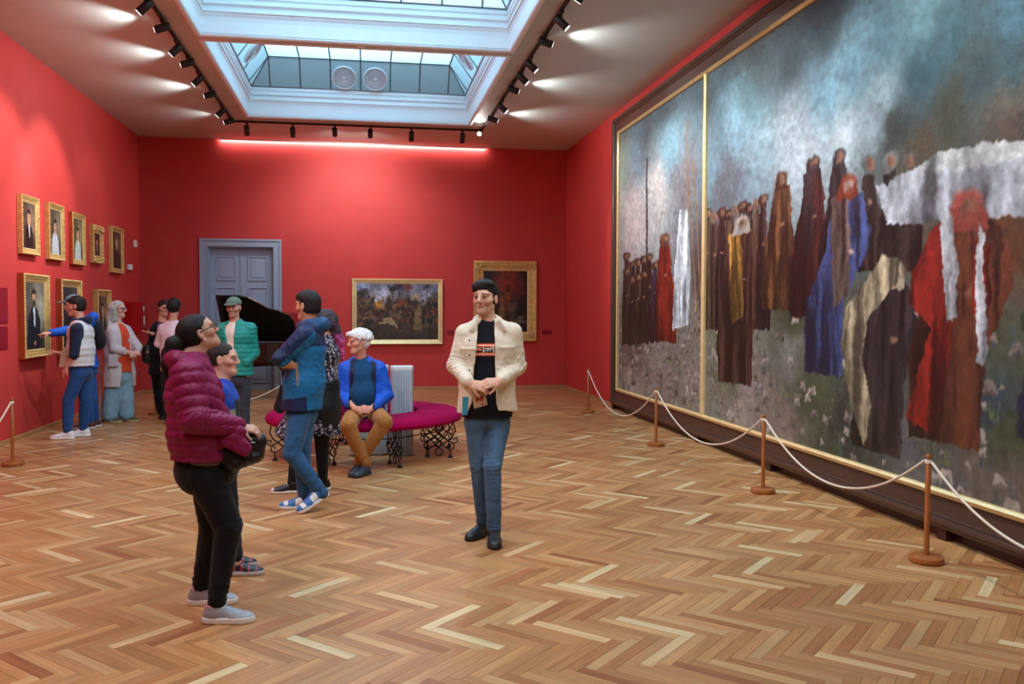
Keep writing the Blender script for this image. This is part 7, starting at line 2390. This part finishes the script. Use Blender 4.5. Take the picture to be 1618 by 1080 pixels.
def black_suit_woman():
    s = Person('smiling woman in black trouser suit and glasses talking with raised hand', 13.3, dict(
        head=(259, 487, 0.0), neck=(256, 508, 0.0), shR=(247, 518, -0.05), shL=(268, 518, 0.10), elR=(239, 546, 0.0), wrR=(241, 527, -0.16),
        elL=(272, 552, 0.1), wrL=(264, 574, 0.0), hip=(255, 584, 0.0), hpR=(249, 592, 0.0), hpL=(261, 592, 0.05),
        knR=(252, 628, -0.02), knL=(261, 627, 0.04), anR=(255, 662, 0.02), anL=(262, 660, 0.06)), 30, 34, 0, 4, 0.222, (206, 152, 130), h=0.014, hf=0.0055)
    s.foot = {'R': facing(20), 'L': facing(40)}
    s.body(hands=[(('R', V3(-0.85, -0.35, 0.22), V3(0.2, 0.1, 0.9)), dict(curl=0.15, spread=0.8, scale=0.95)), (('L', V3(0, -0.2, -1), V3(-1, 0, 0)), dict(curl=0.4))], bulk=0.95)
    s.hair((30, 24, 24), 0.014, 0.050, -0.055, 0.006, None, 0.004, front=0.026, seed=10)
    mb = MB()
    for q in (-1, 1):
        c = s.hp(q * 0.031, 0.101, 0.003)
        mb.tube([c + (s.H[0] * 0.023 * math.cos(a) + s.H[2] * 0.018 * math.sin(a)) * s.hs for a in np.linspace(0, 6.283, 13)[:-1]], 0.0025, 5, closed=True)
    s.mb('spectacles', mb, M_frame)
    nk = s.J['neck']; z0 = s.J['hip'][2]; lf = s.lf()
    S = Sdf(); s.torso(S, [(0.0, 0.14, 0.105, 0.0), (0.5, 0.14, 0.11, 0.0), (0.8, 0.14, 0.10, 0), (0.95, 0.085, 0.07, 0)])
    S.cap(nk, nk + V3(0, 0, 0.2), 0.05, 0.07, 0.0, op='sub')
    s.garment('purple_blouse', S, (92, 66, 104), M_cloth, 0.012, None, 0.002, 3, arms=False)
    S = Sdf()
    s.torso(S, [(-0.12, 0.185, 0.145, 0.0), (0.35, 0.165, 0.125, 0.0), (0.75, 0.17, 0.12, 0.0), (0.92, 0.11, 0.085, 0.0)])
    for q in 'LR': S.cap(s.J['sh' + q], nk - V3(0, 0, 0.04), 0.06, 0.06, 0.03); s.sleeve(S, q, (0.066, 0.058, 0.046), 0.03, 0.92)
    S.hole(lambda x, y, z: (lambda X, Yf, Z: np.maximum(np.abs(X) - np.clip(0.01 + 0.22 * (Z - 0.2), 0.0, 0.08), 0.04 - Yf))(*lf(x, y, z)), 0.006)
    S.cap(nk, nk + V3(0, 0, 0.2), 0.055, 0.07, 0.0, op='sub')
    S.cut(lambda x, y, z: z0 - 0.06 - z)
    s.garment('black_blazer', S, (18, 17, 21), M_cloth, 0.011, None, 0.004, 5)
    s.trousers((15, 14, 17), (0.15, 0.12), (0.088, 0.072, 0.066), seed=7, ank=0.05, mat=M_cloth)
    for q in 'LR': s.shoe(q, (16, 15, 16), (14, 14, 14), 0.255, laces=None, h=0.009)
    c = at_y(233, 559, 13.3 - 0.06)
    bg = empty('shoulder_bag', c, 'black shoulder bag at the side of the woman in the black suit', 'bag')
    S = Sdf(); S.ell(V3(0, 0, 0), [0.075, 0.055, 0.145], None, 0.02); S.ecap(V3(0, 0, -0.08), V3(0, 0, 0.05), 0.07, 0.05, 0.06, 0.045, V3(1, 0, 0), 0.02)
    V, F = S.mesh(0.010)
    o_ = bpy.data.objects.new('bag_body', np_mesh('bag_body', V, F, M_leather, np.tile(lin(20, 19, 22), (len(V), 1)))); link(o_, bg)
    MB().lathe([(0.014, 0), (0.014, -0.006), (0.006, -0.01)], (0.01, -0.05, 0.03), 10, axis=1).build('clasp', M_goldp, bg)
    return s


def white_top_woman():
    s = Person('short-haired woman in pale pink top seen from behind, talking to the woman in black', 12.75, dict(
        head=(276, 485, 0.0), neck=(273, 507, 0.0), shL=(257, 519, 0.02), shR=(287, 519, 0.0), elL=(250, 543, 0.06), wrL=(262, 548, 0.2),
        elR=(290, 546, 0.05), wrR=(284, 556, 0.2), hip=(272, 586, 0.0), hpL=(265, 596, 0.0), hpR=(279, 596, 0.0),
        knL=(265, 632, 0.0), knR=(279, 632, 0.0), anL=(266, 672, 0.0), anR=(280, 671, 0.0)), 168, 168, 0, 0, 0.222, (206, 156, 134), h=0.014, hf=0.0055)
    s.foot = {'R': facing(160), 'L': facing(175)}
    s.body(hands=[(('R', V3(-0.4, 0.8, 0), V3(0, 0, -1)), dict(curl=0.4, scale=0.9)), (('L', V3(0.5, 0.8, 0), V3(0, 0, -1)), dict(curl=0.4, scale=0.9))])
    def bob(S, P, A, hs):
        S.ell(P(0, -0.035, 0.020), [0.096 * hs, 0.108 * hs, 0.098 * hs], A, 0.02)
    s.hair((28, 22, 22), 0.016, 0.05, -0.075, 0.01, bob, 0.005, front=0.02, seed=12)
    nk = s.J['neck']; z0 = s.J['hip'][2]
    S = Sdf()
    s.torso(S, [(0.05, 0.16, 0.12, 0.0), (0.4, 0.155, 0.12, 0.0), (0.75, 0.17, 0.12, 0.0), (0.92, 0.11, 0.085, 0.0)])
    for q in 'LR': S.cap(s.J['sh' + q], nk - V3(0, 0, 0.04), 0.058, 0.06, 0.03); s.sleeve(S, q, (0.062, 0.054, 0.042), 0.03, 0.95)
    S.cap(nk, nk + V3(0, 0, 0.2), 0.055, 0.07, 0.0, op='sub')
    S.cut(lambda x, y, z: z0 + 0.0 - z)
    s.garment('pale_top', S, (224, 200, 210), M_cloth, 0.011, None, 0.004, 4)
    S = Sdf(); S.ell(s.J['hip'] + V3(-0.02, -0.14, 0.22), [0.10, 0.05, 0.16], None, 0.02); s.garment('black_backpack', S, (16, 15, 18), M_cloth, 0.012, None, 0.004, 3, arms=False)
    s.trousers((16, 15, 18), (0.15, 0.12), (0.088, 0.070, 0.058), seed=9, ank=0.05, mat=M_cloth)
    for q in 'LR': s.shoe(q, (18, 17, 18), (16, 16, 16), 0.255, laces=None, h=0.009)
    return s


for f_ in (plum_woman, boy, teal_man, blue_man, dress_woman, seated_man, vest_man, cap_man, cardigan_woman, black_suit_woman, white_top_woman):
    f_()
